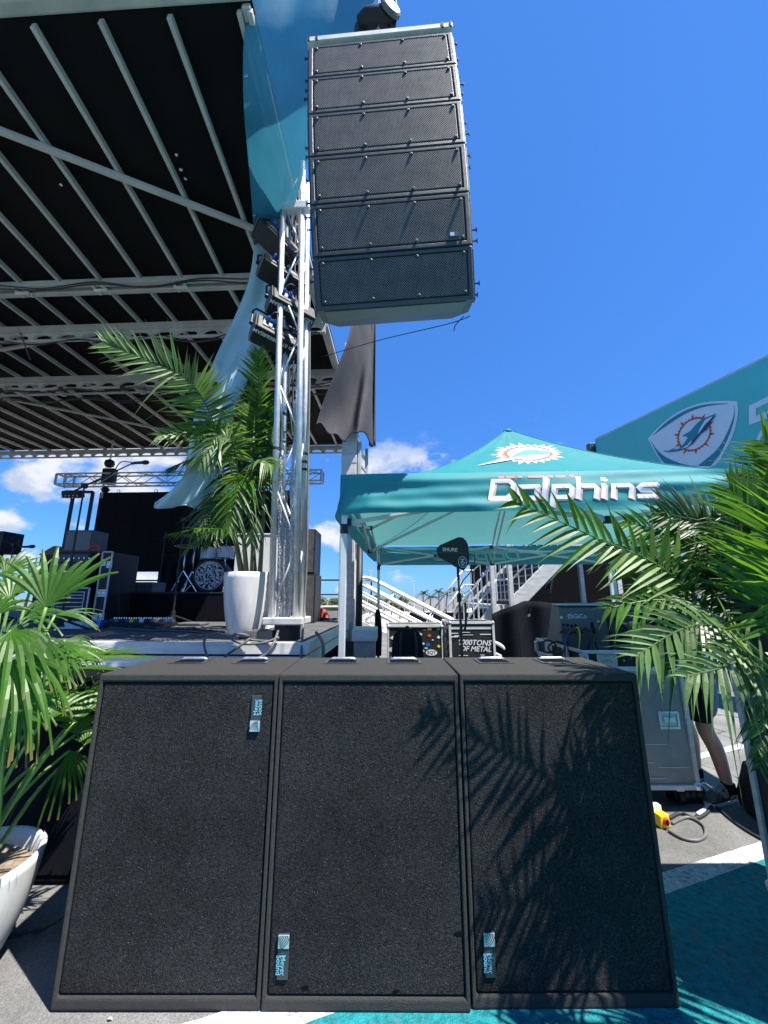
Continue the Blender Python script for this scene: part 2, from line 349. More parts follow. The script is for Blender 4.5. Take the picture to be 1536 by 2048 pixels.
M_['fan'] = mat('fan_palm_leaf', (.038, .104, .007), .42, 0, .40, 4, transl=.36, tcol=(.11, .28, .008), spec=.42)
M_['fan_dark'] = mat('dark_fan_palm_leaf', (.03, .085, .012), .38, 0, .3, 4, transl=.3, tcol=(.07, .22, .015))
for _k in ('leaf', 'leaf_dark', 'leaf_pale', 'fan', 'fan_dark'): leafify(M_[_k])
M_['stem'] = mat('green_palm_stem', (.16, .26, .05), .45, 0, .3, 8, streak=(1, 1, .2))
M_['trunk'] = mat('palm_trunk', (.17, .16, .065), .6, 0, .4, 9, .3, 40, streak=(3, 3, 1))
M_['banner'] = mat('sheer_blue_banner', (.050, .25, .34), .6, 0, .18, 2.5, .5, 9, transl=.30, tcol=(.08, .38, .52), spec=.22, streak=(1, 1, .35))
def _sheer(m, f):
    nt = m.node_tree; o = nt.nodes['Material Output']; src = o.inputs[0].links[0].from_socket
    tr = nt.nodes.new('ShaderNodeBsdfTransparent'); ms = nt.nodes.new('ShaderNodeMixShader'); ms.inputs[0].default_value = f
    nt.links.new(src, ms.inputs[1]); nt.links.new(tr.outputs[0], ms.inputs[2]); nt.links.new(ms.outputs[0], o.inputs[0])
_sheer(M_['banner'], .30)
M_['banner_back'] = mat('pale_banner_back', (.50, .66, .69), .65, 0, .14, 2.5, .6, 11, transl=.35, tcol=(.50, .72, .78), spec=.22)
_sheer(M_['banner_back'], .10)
M_['tent'] = mat('teal_tent_fabric', (.010, .265, .29), .62, 0, .10, 3, .12, 14, transl=.38, tcol=(.11, .32, .32))
M_['tentlet'] = mat('white_print', (.62, .63, .65), .6, 0, .05, 3)
M_['orange'] = mat('orange_print', (.52, .075, .035), .6, 0, .08, 3)
M_['redprint'] = mat('red_print', (.50, .030, .012), .6, 0, .08, 3)
M_['orange_soft'] = mat('faded_orange_print', (.55, .36, .33), .6, 0, .08, 3)
M_['tealprint'] = mat('deep_teal_print', (.008, .20, .28), .6, 0, .08, 3)
M_['navyprint'] = mat('navy_print', (.02, .045, .16), .6, 0, .08, 3)
M_['signteal'] = mat('teal_vinyl_sign', (.085, .46, .46), .55, 0, .08, .8)
M_['signwhite'] = mat('white_vinyl_print', (.62, .66, .74), .55, 0, .05, 2)
M_['curtain'] = mat('grey_stage_curtain', (.070, .066, .072), .8, 0, .18, 3, .3, 25, spec=.12)
M_['drape'] = mat('black_drape', (.007, .008, .011), .85, 0, .25, 3, .2, 30, spec=.08)
M_['led'] = mat('black_led_panel', (.006, .006, .006), .7, 0, .2, 60, spec=.1)
M_['carpet'] = mat('dark_deck_plywood', (.075, .075, .078), .85, 0, .35, 6, .2, 50)
M_['ply'] = mat('black_laminate', (.018, .018, .019), .5, 0, .25, 8, .1, 80, spec=.3)
M_['greyply'] = mat('grey_laminate', (.235, .23, .215), .5, 0, .16, 5, .12, 60)
M_['greypaint'] = mat('grey_powder_coat', (.115, .113, .108), .5, 0, .15, 8, .12, 200)
M_['tan'] = mat('tan_grille_cloth', (.21, .125, .065), .85, 0, .2, 60, .3, 300)
M_['rubber'] = mat('black_rubber', (.02, .02, .021), .6, 0, .2, 10)
M_['cable_grey'] = mat('grey_cable_rubber', (.11, .11, .11), .55, 0, .2, 10)
M_['yellow'] = mat('yellow_plastic', (.80, .50, .015), .4, 0, .06, 8)
M_['red'] = mat('red_plastic', (.55, .03, .015), .4, 0, .06, 8)
M_['blue'] = mat('blue_plastic', (.02, .09, .42), .4, 0, .06, 8)
M_['cyan'] = mat('pale_cyan_print', (.22, .52, .62), .5, 0, .05, 8)
M_['offwhite'] = mat('off_white_paint', (.62, .61, .58), .5, 0, .1, 4)
M_['railwhite'] = mat('bright_aluminium_tube', (.80, .81, .80), .45, .15, .08, 6)
M_['skin'] = mat('skin', (.52, .27, .17), .5, 0, .12, 14, .05, 90)
M_['cloth_black'] = mat('black_cotton', (.014, .014, .016), .9, 0, .2, 12, .3, 60, spec=.1)
M_['cloth_grey'] = mat('slate_grey_cotton', (.12, .15, .18), .85, 0, .3, 9, .3, 60)
M_['hair'] = mat('dark_hair', (.03, .018, .01), .6, 0, .3, 40)
M_['shoe'] = mat('grey_mesh_shoe', (.075, .078, .082), .7, 0, .3, 60, .3, 200)
M_['sole'] = mat('white_foam_sole', (.78, .78, .76), .6, 0, .05, 5)
M_['darkgreen'] = mat('black_green_plastic', (.008, .016, .018), .5, 0, .15, 8, .1, 120)
M_['tree'] = mat('far_tree_leaf', (.055, .085, .022), .7, 0, .5, .6)
M_['tree2'] = mat('far_palm_leaf', (.06, .09, .035), .6, 0, .4, 1)
M_['bark'] = mat('grey_bark', (.17, .14, .11), .9, 0, .3, 6)
M_['sand'] = mat('sandy_ground', (.36, .31, .24), .95, 0, .25, 1.5)
M_['concrete'] = mat('pale_concrete', (.42, .42, .40), .85, 0, .15, 3, .1, 30)
M_['chrome'] = mat('chrome', (.75, .76, .78), .15, 1, .05, 8)
M_['bronze'] = mat('cymbal_bronze', (.42, .28, .08), .3, .9, .15, 20)
M_['pebble'] = mat('drum_print', (.45, .46, .48), .6, 0, .1, 6)
# ================================================================ the setting
def ground_z(y):
    return 0. if y < 22 else (-3.*min(1, (y-22)/36.))
def build_ground():
    ys = [-60, -20, -4, 0, 2, 4, 8, 14, 22, 30, 40, 50, 58, 80, 130, 260, 800, 2400]; xs = [-2000, -300, -60, -12, -4, 0, 4, 12, 60, 300, 2000]
    m = MB(); m.add([(x, y, ground_z(y)) for y in ys for x in xs], [(j*11+i, j*11+i+1, (j+1)*11+i+1, (j+1)*11+i) for j in range(len(ys)-1) for i in range(10)])
    part(m, 'ground', M_['asphalt'], kind='structure')
    m = MB(); ys = [19, 22, 30, 40, 50, 58, 80, 130]; xs = [-80, -20, 0, 20, 80]
    m.add([(x, y, ground_z(y)+.012) for y in ys for x in xs], [(j*5+i, j*5+i+1, (j+1)*5+i+1, (j+1)*5+i) for j in range(7) for i in range(4)])
    part(m, 'dirt_lot', M_['sand'], kind='structure')
    a0, a1 = P(380, 2045, Z=0), P(1345, 1740, Z=0); b0, b1 = P(620, 2045, Z=0), P(1345, 1785, Z=0)
    def ln(p, q, x): t = (x-p.x)/(q.x-p.x); return V((x, p.y+(q.y-p.y)*t, 0))
    xs = [-5+.05*i for i in range(281)]; r = random.Random(3)
    ja = [r.uniform(-.003, .003) for _ in xs]; jb = [r.uniform(-.003, .003) for _ in xs]
    m = MB(); m.add([ln(a0, a1, x)+V((0, ja[i], .004)) for i, x in enumerate(xs)]+[ln(b0, b1, x)+V((0, jb[i], .004)) for i, x in enumerate(xs)],
                    [(281+i, 281+i+1, i+1, i) for i in range(280)])
    part(m, 'white_painted_band', M_['white_paint'], kind='structure')
    m = MB(); m.add([ln(b0, b1, x)+V((0, jb[i], .004)) for i, x in enumerate(xs)]+[V((x, -6, .004)) for x in xs], [(281+i, 281+i+1, i+1, i) for i in range(280)])
    part(m, 'teal_painted_pavement', M_['teal_paint'], kind='structure')
    m = MB(); q = [P(1380, 1512, Z=0), P(1520, 1478, Z=0), P(1540, 1484, Z=0), P(1380, 1524, Z=0)]
    m.add([V((p.x, p.y, .004)) for p in q], [(0, 1, 2, 3)]); part(m, 'parking_line', M_['white_paint'], kind='structure')
    # worn tyre and cleaning marks are in the material; a few dry leaf scraps lie by the boxes
build_ground()

# ---------------------------------------------------------------- stage
SA = radians(2.6); SO = V((-.739, 3.78, 0)); SX = V((cos(SA), -sin(SA), 0)); SY = V((sin(SA), cos(SA), 0)); DECK = 1.05
def S(x, y, z=0.): return SO+SX*x+SY*y+V((0, 0, z))
SROT = (0, 0, -SA)
def SB(m, x0, x1, y0, y1, z0, z1):   # box in stage coordinates
    R = Matrix.Rotation(-SA, 3, 'Z'); c = S((x0+x1)/2, (y0+y1)/2, (z0+z1)/2)
    return m.box(c, (x1-x0, y1-y0, z1-z0), R)
def build_stage():
    t = thing('stage_deck', 'raised stage deck with pale aluminium edge rails under the black roof', 'stage', S(0, 0, 0), SROT)
    W = 13.2; D = 8.8
    nb = 12
    for i in range(nb):                                  # deck boards, laid across the depth
        m = MB(); y0 = .02+i*(D-.04)/nb; SB(m, -W+.02, -.02, y0+.004, y0+(D-.04)/nb-.004, DECK-.04, DECK-.001*(i % 2)); part(m, 'deck_board', M_['carpet'], t, bevel=.004)
    for (z0, z1, off, nm) in ((DECK-.105, DECK+.004, -.03, 'edge_rail'), (DECK-.125, DECK-.105, .03, 'edge_groove'), (DECK-.235, DECK-.125, -.012, 'edge_rail')):
        m = MB(); SB(m, -W, -.01+(-off if nm == 'edge_rail' else 0)*0, off, .02+max(off, 0), z0, z1)
        part(m, nm, M_['rail'] if nm == 'edge_rail' else M_['black'], t, bevel=.006)
        m = MB(); SB(m, -.02-max(off, 0), -off, off, D, z0, z1)
        part(m, nm, M_['rail'] if nm == 'edge_rail' else M_['black'], t, bevel=.006)
    m = MB(); SB(m, -W, -.16, .16, .18, .0, DECK-.24); part(m, 'skirt', M_['void'], t)
    m = MB(); SB(m, -.18, -.16, .18, D, .0, DECK-.24); part(m, 'skirt', M_['void'], t)
    for x in (-.45, -3.2, -6.2):
        m = MB(); SB(m, x-.05, x+.05, .3, .4, 0, DECK-.06); part(m, 'support_leg', M_['alu_dull'], t)
    # far guard rail at the back right
    m = MB(); m.tube([S(-2.1, 8.6, DECK+.95), S(-.05, 8.6, DECK+.95)], .025); m.tube([S(-.05, 8.6, DECK), S(-.05, 8.6, DECK+.95)], .025); m.tube([S(-2.1, 8.6, DECK), S(-2.1, 8.6, DECK+.95)], .025)
    m.tube([S(-2.1, 8.6, DECK+.5), S(-.05, 8.6, DECK+.5)], .02); part(m, 'guard_rail', M_['black'], t)
    m = MB(); m.tube([S(-10.6, 8.65, DECK+.95), S(-5.6, 8.65, DECK+.95)], .025)
    for x in (-10.6, -5.6): m.tube([S(x, 8.65, DECK), S(x, 8.65, DECK+.95)], .02)
    m.tube([S(-10.6, 8.65, DECK+.5), S(-5.6, 8.65, DECK+.5)], .02); part(m, 'guard_rail', M_['black'], t)
build_stage()

RH = CAM_H+5.0; R_FRONT, R_HINGE, R_BACK = -1.40, 1.38, 8.37; RSLOPE = .131
def roof_z(y): return RH+max(0, R_HINGE-y)*RSLOPE
def roof_hit(px, py, drop=0.):
    d = ray(px, py); best = None
    for front in (True, False):
        # plane z = RH - drop + k*(R_HINGE - ys), ys = (p - SO).SY
        k = RSLOPE if front else 0.
        den = d.z+k*d.dot(SY); num = RH-drop+k*(R_HINGE-(CAMP-SO).dot(SY))-CAM_H
        p = CAMP+d*(num/den); ys = (p-SO).dot(SY)
        if (front and ys <= R_HINGE) or (not front and ys > R_HINGE): best = p
    return best
def arched_beam(m, y, z_top, xa, xb, period=.42, flange=.13, arch=.15, th=.05, pipe=.03, z_extra=0.):
    """a box flange, below it a plate with a row of arched holes, and a pipe along the bottom"""
    SB(m, xa, xb, y-.06, y+.06, z_top-flange, z_top)
    n = int((xb-xa)/period); hz = z_top-flange; lo = hz-arch
    for i in range(n):
        x0 = xb-(i+1)*period; rib = .05; pts = []
        for k in range(9):
            a = pi*k/8; pts.append((x0+period/2-cos(a)*(period/2-rib), lo+.012+sin(a)**.6*(arch-.035)))
        top = [S(x0, y-th/2, hz), S(x0+period, y-th/2, hz)]
        out = [S(x0, y-th/2, lo)]+[S(px_, y-th/2, pz) for px_, pz in pts]+[S(x0+period, y-th/2, lo)]
        # strips from the arch to the flange
        vs = []; fs = []
        cols = [(x0, lo)]+pts+[(x0+period, lo)]
        for (cx, cz) in cols:
            for yy in (-th/2, th/2): vs += [S(cx, y+yy, cz), S(cx, y+yy, hz)]
        for k in range(len(cols)-1):
            a = 4*k; b = a+4
            if k in (0, len(cols)-2):
                pass
            fs += [(a, b, b+1, a+1), (a+2, a+3, b+3, b+2), (a, a+2, b+2, b)]
        m.add(vs, fs)
    m.tube([S(xa, y, lo-pipe*.4), S(xb, y, lo-pipe*.4)], pipe, 8)
def build_roof():
    t = thing('stage_roof', 'black stage roof held by pale purlins and arched aluminium beams', 'stage roof', S(0, 3.2, 0), SROT)
    XL = -13.6; XR = -.42; A = M_['alu_roof']
    m = MB(); m.add([S(XL, R_FRONT, roof_z(R_FRONT)+.04), S(XR, R_FRONT, roof_z(R_FRONT)+.04), S(XR, R_HINGE, RH+.04), S(XL, R_HINGE, RH+.04)], [(0, 1, 2, 3)]); part(m, 'roof_skin', M_['tarp'], t, solid=.02)
    m = MB(); m.add([S(XL, R_HINGE+.01, RH+.04), S(XR, R_HINGE+.01, RH+.04), S(XR, R_BACK, RH+.04), S(XL, R_BACK, RH+.04)], [(0, 1, 2, 3)]); part(m, 'roof_skin', M_['tarp'], t, solid=.02)
    n = 20
    for i in range(n):
        x = -.547-.667*i if i < 19 else -.45
        m = MB(); m.bar(S(x, R_FRONT+.08, roof_z(R_FRONT+.08)-.03), S(x, R_HINGE-.08, RH+.01-.03), .048, .08); part(m, 'purlin', A, t, bevel=.006)
        m = MB(); m.bar(S(x, R_HINGE+.1, RH-.02), S(x, R_BACK-.06, RH-.02), .048, .08); part(m, 'purlin', A, t, bevel=.006)
    zf = roof_z(R_FRONT)
    m = MB(); SB(m, XL, XR, R_FRONT-.07, R_FRONT+.05, zf+.0, zf+.11); part(m, 'front_beam', A, t, bevel=.02)
    m = MB(); arched_beam(m, R_FRONT-.20, zf+.62, XL, XR, .55, .1, .16); part(m, 'arched_beam', A, t)
    for yy in (R_HINGE-.08, R_HINGE+.08):
        m = MB(); SB(m, XL, XR, yy-.04, yy+.04, RH-.10, RH-.005); part(m, 'hinge_rail', A, t, bevel=.006)
    for i in range(9):
        x = -1.27-i*1.33
        m = MB(); m.tube([S(x-.11, R_HINGE, RH-.12), S(x+.11, R_HINGE, RH-.12)], .03, 10); SB(m, x-.10, x-.06, R_HINGE-.1, R_HINGE+.1, RH-.125, RH-.098); SB(m, x+.06, x+.10, R_HINGE-.1, R_HINGE+.1, RH-.125, RH-.098)
        part(m, 'hinge', M_['alu_dull'], t, bevel=.004)
    for y in (2.27, 3.90):
        m = MB(); arched_beam(m, y, RH-.06, XL, XR, .46, .13, .14); part(m, 'arched_beam', A, t)
    m = MB(); m.tube([S(XL, 4.10, RH-.36), S(XR, 4.10, RH-.36)], .028, 8)
    for i in range(12):
        SB(m, -.3-i*.95-.05, -.3-i*.95+.05, 3.87, 4.14, RH-.40, RH-.30)
    part(m, 'lighting_pipe', A, t)
    m = MB(); arched_beam(m, R_BACK-.06, RH-.04, XL, XR, .42, .11, .12); part(m, 'arched_beam', A, t)
    m = MB(); m.bar(S(XR-.06, R_FRONT+.06, zf+.0), S(XR-.06, R_HINGE, RH-.01), .08, .09); part(m, 'end_beam', A, t, bevel=.01)
    m = MB(); m.bar(S(XR-.06, R_HINGE, RH-.02), S(XR-.06, R_BACK, RH-.02), .08, .11); part(m, 'end_beam', A, t, bevel=.01)
    for (a, b) in (((-40, 246), (540, 470)),):
        m = MB(); m.bar(roof_hit(*a, drop=.105), roof_hit(*b, drop=.105), .075, .055); part(m, 'diagonal_brace', A, t, bevel=.006)
    for (a, b) in (((-60, 783), (372, 868)), ((520, 815), (668, 762)), ((0, 700), (190, 668))):
        m = MB(); m.bar(roof_hit(*a, drop=.10), roof_hit(*b, drop=.10), .06, .05); part(m, 'diagonal_brace', A, t, bevel=.006)
    # pale pieces painted in for daylight showing through worn spots of the skin
    for (x, y) in ((362, 338), (371, 356), (352, 308), (122, 368)):
        c = roof_hit(x, y, drop=-.02); m = MB(); r = random.Random(x)
        pts = [c+V((cos(k*pi/4)*r.uniform(.008, .03), sin(k*pi/4)*r.uniform(.008, .025), -.012)) for k in range(8)]
        m.prism(pts, (0, 0, .004)); part(m, 'worn_daylight_patch', M_['offwhite'], t)
    # cable runs and ratchet straps under the roof
    r = random.Random(17)
    for (y, z, n) in ((2.20, RH-.36, 16), (3.84, RH-.38, 16), (R_HINGE-.14, RH-.09, 14), (4.16, RH-.42, 12)):
        for q in range(2):
            pts = [S(-12.5+12.0*k/n, y+.03*q+r.uniform(-.02, .02), z-.02*q-(r.uniform(.03, .14) if k % 2 else .0)) for k in range(n+1)]
            m = MB(); m.tube(spline(pts, n*5), .011, 5); part(m, 'cable_run', M_['rubber'], t, smooth=True)
    for x in (-1.6, -4.3, -6.2, -8.9):
        m = MB(); m.bar(S(x, 2.22, RH-.08), S(x+.35, 2.24, RH-.75), .03, .004); part(m, 'strap', M_['cable_grey'], t)
    for k in range(7):
        x = -1.0-1.45*k; m = MB(); m.box(S(x, 3.90, RH-.37), (.09, .14, .10), Matrix.Rotation(-SA, 3, 'Z')); part(m, 'clamp', M_['satin'], t, bevel=.01)
    # right-hand mast that carries the roof
    m = MB(); SB(m, -.17, .10, 2.9, 3.2, DECK-.3, RH-.1); part(m, 'mast', M_['alu_dull'], t, bevel=.012)
    m = MB(); SB(m, -.176, .106, 2.893, 3.207, RH-2.6, RH-2.45); part(m, 'mast_collar', M_['alu'], t, bevel=.006)
    m = MB(); SB(m, .12, .18, 2.95, 3.1, 2.3, 4.3); part(m, 'mast_brace', M_['alu_roof'], t, bevel=.006)
    m = MB(); SB(m, .22, .28, 3.3, 3.4, 2.3, 4.3); part(m, 'mast_brace', M_['alu_roof'], t, bevel=.006)
    for k in range(8):
        m = MB(); m.bar(S(.18, 3.02, 2.4+k*.24), S(.23, 3.35, 2.4+k*.24), .04, .04); part(m, 'mast_rung', M_['alu_roof'], t)
    m = MB(); m.tube([S(.2, 2.78, .0), S(.2, 2.78, 2.35)], .055, 12); part(m, 'hydraulic_cylinder', M_['black'], t, smooth=True)
    m = MB(); m.tube([S(.2, 2.78, 2.34), S(.2, 2.78, 3.4)], .03, 12); part(m, 'piston_rod', M_['chrome'], t, smooth=True)
    m = MB(); SB(m, -.13, .13, 2.92, 3.2, 0, DECK-.24); part(m, 'mast_foot', M_['greypaint'], t)
    m = MB(); SB(m, -13.4, -13.1, 2.9, 3.2, DECK-.3, RH-.1); part(m, 'mast', M_['alu_dull'], t, bevel=.012)
build_roof()

def build_curtain():
    t = thing('stage_curtain', 'bunched dark grey curtain hanging from the right edge of the stage roof', 'curtain', P(720, 640, Y=6.35))
    Lc = spline([P(x, y, Y=Y) for x, y, Y in ((708, 628, 6.3), (696, 690, 6.25), (672, 755, 6.2), (646, 815, 6.15), (633, 858, 6.12))], 40)
    Rc = spline([P(x, y, Y=Y) for x, y, Y in ((742, 628, 6.75), (743, 700, 6.75), (744, 770, 6.75), (745, 830, 6.75), (746, 882, 6.75))], 40)
    def fn(u, v):
        k = int(round(v*40)); a, b = Lc[k], Rc[k]; amp = .03+.08*v
        g = u+.10*sin(u*5+v*2.2); f = sin(g*9.5+v*1.2)*amp*1.3+sin(g*23+1-v*2.6)*amp*.22*(1-.5*u)+.07*sin(v*5+u*4)
        hem = (.05*sin(u*24)+.05*sin(u*9+1))*max(0, v-.8)*5
        return a.lerp(b, u)+V((0, -f, hem))
    m = MB(); m.grid(fn, 90, 40); part(m, 'curtain_panel', M_['curtain'], t, smooth=True, solid=.006)
    R2 = [P(737+17*q, 0, Y=6.9+.3*q) for q in (0, 1)]
    def fn2(u, v):
        a, b = P(738+13*u, 632, Y=6.9+.1*u), P(738+13*u, 893, Y=6.9+.1*u); return a.lerp(b, v)+V((0, .04*sin(u*9+v*4), 0))
    m = MB(); m.grid(fn2, 16, 20); part(m, 'curtain_panel', M_['curtain'], t, smooth=True, solid=.006)
    m = MB(); m.bar(P(700, 632, Y=6.3), P(752, 632, Y=7.0), .05, .06); part(m, 'curtain_rail', M_['alu_roof'], t)
build_curtain()

# ---------------------------------------------------------------- far surroundings
def leaf_cloud(m, c, rad, n, size, r):
    for _ in range(n):
        while True:
            q = V((r.uniform(-1, 1), r.uniform(-1, 1), r.uniform(-1, 1)))
            if .25 < q.length < 1: break
        p = V(c)+V((q.x*rad[0], q.y*rad[1], q.z*rad[2])); a = V((r.gauss(0, 1), r.gauss(0, 1), r.gauss(0, 1))).normalized(); b = a.orthogonal().normalized()
        s = size*r.uniform(.6, 1.4); m.add([p-a*s, p+b*s*.6, p+a*s, p-b*s*.6], [(0, 1, 2, 3)])
def far_tree(x, y, h, w, label, seed):
    r = random.Random(seed); z = ground_z(y)
    t = thing('broadleaf_tree', label, 'tree', (x, y, z), group='trees beyond the car park')
    m = MB(); m.tube([(x, y, z), (x+.1, y, z+h*.35), (x-.05, y, z+h*.7)], [.16, .12, .05], 6)
    for k in range(4): m.tube([(x, y, z+h*.35), (x+r.uniform(-w, w)*.35, y+r.uniform(-.6, .6), z+h*.75)], [.07, .02], 5)
    part(m, 'trunk', M_['bark'], t)
    m = MB()
    for k in range(7):
        leaf_cloud(m, (x+r.uniform(-w, w)*.33, y+r.uniform(-1, 1), z+h*r.uniform(.32, .86)), (w*.30, 1.2, h*.20), 130, .26, r)
    part(m, 'crown', M_['tree'], t)
def far_palm(x, y, h, label, seed):
    r = random.Random(seed); z = ground_z(y)
    t = thing('palm_tree', label, 'palm tree', (x, y, z), group='palms beyond the car park')
    m = MB(); m.tube([(x, y, z), (x+r.uniform(-.2, .2), y, z+h*.5), (x+r.uniform(-.3, .3), y, z+h)], [.2, .15, .13], 7); top = m.v[-1].copy(); part(m, 'trunk', M_['bark'], t)
    m = MB()
    for k in range(16):
        a = k/16*2*pi+r.uniform(-.2, .2); el = r.uniform(-.2, 1.1); L = r.uniform(1.6, 2.3); d = V((cos(a)*cos(el), sin(a)*cos(el), sin(el)))
        s = d.cross(V((0, 0, 1))).normalized(); pts = [V((x, y, z+h))+d*L*q+V((0, 0, -1.0*q*q*L*.55)) for q in (0, .25, .5, .75, 1)]
        for i in range(4):
            for g in (-1, 1):
                for kk in range(3):
                    b = pts[i].lerp(pts[i+1], kk/3); e = b+s*g*.42*(1-.5*(i/4))+V((0, 0, -.22))+d*.15
                    m.add([b, b+d*.13, e], [(0, 1, 2)])
    part(m, 'crown', M_['tree2'], t)
def build_far():
    r = random.Random(11); y0 = 92
    px = [600, 622, 645, 668, 690, 715, 748, 782, 806, 936, 962, 1000, 1040]
    words = ['leftmost of the row, beside the black side fill speakers', 'just right of the black side fill speakers', 'between the side fill speakers and the tent leg', 'left of the tent front leg', 'behind the tent front leg',
             'just right of the stage mast', 'behind the top bend of the handrails', 'left of the far palm clump', 'touching the far palm clump on its left', 'right of the far palm clump behind the antenna stand', 'behind the foot of the grandstand stairs', 'behind the stair landing', 'behind the upper stair railing']
    for i, x in enumerate(px):
        yy = y0+r.uniform(-6, 10); p = P(x, 1200, Y=yy); h = r.uniform(4.3, 5.6) if i < 9 else r.uniform(4.0, 4.8)
        far_tree(p.x, yy, h, r.uniform(3.2, 4.6), 'distant rounded green tree '+words[i], 100+i)
    pp = [(848, 5.9), (862, 5.0), (877, 6.2), (893, 5.6), (908, 6.4), (922, 5.2), (800, 4.4), (735, 3.6), (760, 3.9)]
    wd = ['leftmost of the tall far palm clump', 'second from left in the far palm clump', 'third from left in the far palm clump', 'fourth from left in the far palm clump', 'tall one just left of the antenna stand', 'one just right of the antenna stand',
          'short one behind the middle of the handrails', 'short one at the left end of the handrails', 'short one behind the tent rear leg']
    for i, (x, h) in enumerate(pp):
        yy = 84+r.uniform(-4, 4); p = P(x, 1200, Y=yy); far_palm(p.x, yy, h*.9, 'distant feathery palm, '+wd[i], 200+i)
    # fence
    t = thing('chain_link_fence', 'distant low mesh fence along the edge of the car park', 'fence', (-4, 55, ground_z(55)))
    z = ground_z(55)
    for i in range(25):
        m = MB(); m.tube([(-22+i*2, 55, z), (-22+i*2, 55, z+1.5)], .035, 6); part(m, 'post', M_['alu_dull'], t)
    m = MB()
    for k in range(9): m.tube([(-22, 55, z+.1+k*.17), (26, 55, z+.1+k*.17)], .012, 4)
    part(m, 'wire_mesh', M_['alu_dull'], t, kind='stuff')
    m = MB(); m.box((2, 60, ground_z(60)+.35), (60, .3, .7)); part(m, 'barrier_wall', M_['offwhite'], label='long low white barrier wall in front of the far trees', cat='barrier', base=None)
    # light poles
    for i, (x, h, w) in enumerate(((741, 9.5, 'thin one right of the stage mast'), (828, 7.6, 'thin one above the handrails'), (1008, 9., 'thin one by the stair landing'), (735, 6, 'short one beside the mast rungs'))):
        yy = 75+i*3; p = P(x, 1200, Y=yy); z = ground_z(yy)
        t = thing('light_pole', 'distant grey light pole, '+w, 'light pole', (p.x, yy, z), group='far light poles')
        m = MB(); m.tube([(p.x, yy, z), (p.x, yy, z+h)], [.10, .06], 8); part(m, 'pole', M_['alu_dull'], t)
        m = MB(); m.box((p.x, yy, z+h), (.8, .25, .12)); part(m, 'lamp_head', M_['alu_dull'], t)
    # far pale buildings seen under the screen and left of the riser
    for i, (x0, x1, y1, Y, lab) in enumerate(((205, 262, 1186, 34, 'pale flat roofed building seen below the black screen'), (640, 700, 1214, 66, 'low dark green roofed shelter between the trees'))):
        a, b = P(x0, 1210, Y=Y), P(x1, y1, Y=Y); z = ground_z(Y)
        t = thing('low_building', lab, 'building', ((a.x+b.x)/2, Y, z))
        m = MB(); m.box(((a.x+b.x)/2, Y+2, (b.z+z)/2), (b.x-a.x, 4, b.z-z)); part(m, 'wall', M_['concrete'] if i == 0 else M_['tree'], t)
        m = MB(); m.box(((a.x+b.x)/2, Y+1.9, b.z+.06), (b.x-a.x+.5, 4.6, .16)); part(m, 'roof', M_['alu_dull'], t)
        for k in range(4):
            m = MB(); m.box((a.x+(k+.5)*(b.x-a.x)/4, Y-.02, z+(b.z-z)*.62), ((b.x-a.x)/6, .04, .7)); part(m, 'window', M_['satin'], t)
    m = MB(); c = P(958, 1222, Y=48)
    t = thing('white_canopy', 'small white domed canopy beyond the foot of the stairs', 'canopy', (c.x, 48, ground_z(48)))
    m.grid(lambda u, v: (c.x+(u-.5)*4, 48+(v-.5)*3, c.z-.3+1.0*sin(pi*u)*sin(pi*v)), 14, 10); part(m, 'roof', M_['offwhite'], t, smooth=True, solid=.03)
    for sx in (-1.9, 1.9):
        for sy in (-1.4, 1.4):
            m = MB(); m.tube([(c.x+sx, 48+sy, ground_z(48)), (c.x+sx, 48+sy, c.z-.2)], .04, 6); part(m, 'leg', M_['alu_dull'], t)
    a, b = P(800, 1242, Y=9.2), P(975, 1242, Y=9.2)
    m = MB(); m.prism([P(820, 1225, Y=9.4), P(985, 1225, Y=9.4), V((b.x+.2, 9.4, .05)), V((a.x, 9.4, .05))], (0, .08, 0))
    part(m, 'black_fence_panel', M_['drape'], label='low black mesh panel behind the slanting handrails', cat='panel', base=(a.x, 9.4, .05))
    # string lights
    m = MB(); pts = spline([P(975, 1120, Y=8.), P(955, 1165, Y=8.2), P(925, 1190, Y=8.4)], 14); m.tube(pts, .006, 5)
    t = thing('string_lights', 'thin drooping string of small bulbs right of the antenna', 'string lights', pts[0]); part(m, 'wire', M_['black'], t)
    for k in (1, 4, 7, 10, 13):
        m = MB(); m.lathe([(.004, 0), (.022, -.03), (.024, -.055), (.006, -.08)], pts[k], 8); part(m, 'bulb', M_['offwhite'], t, smooth=True)
build_far()

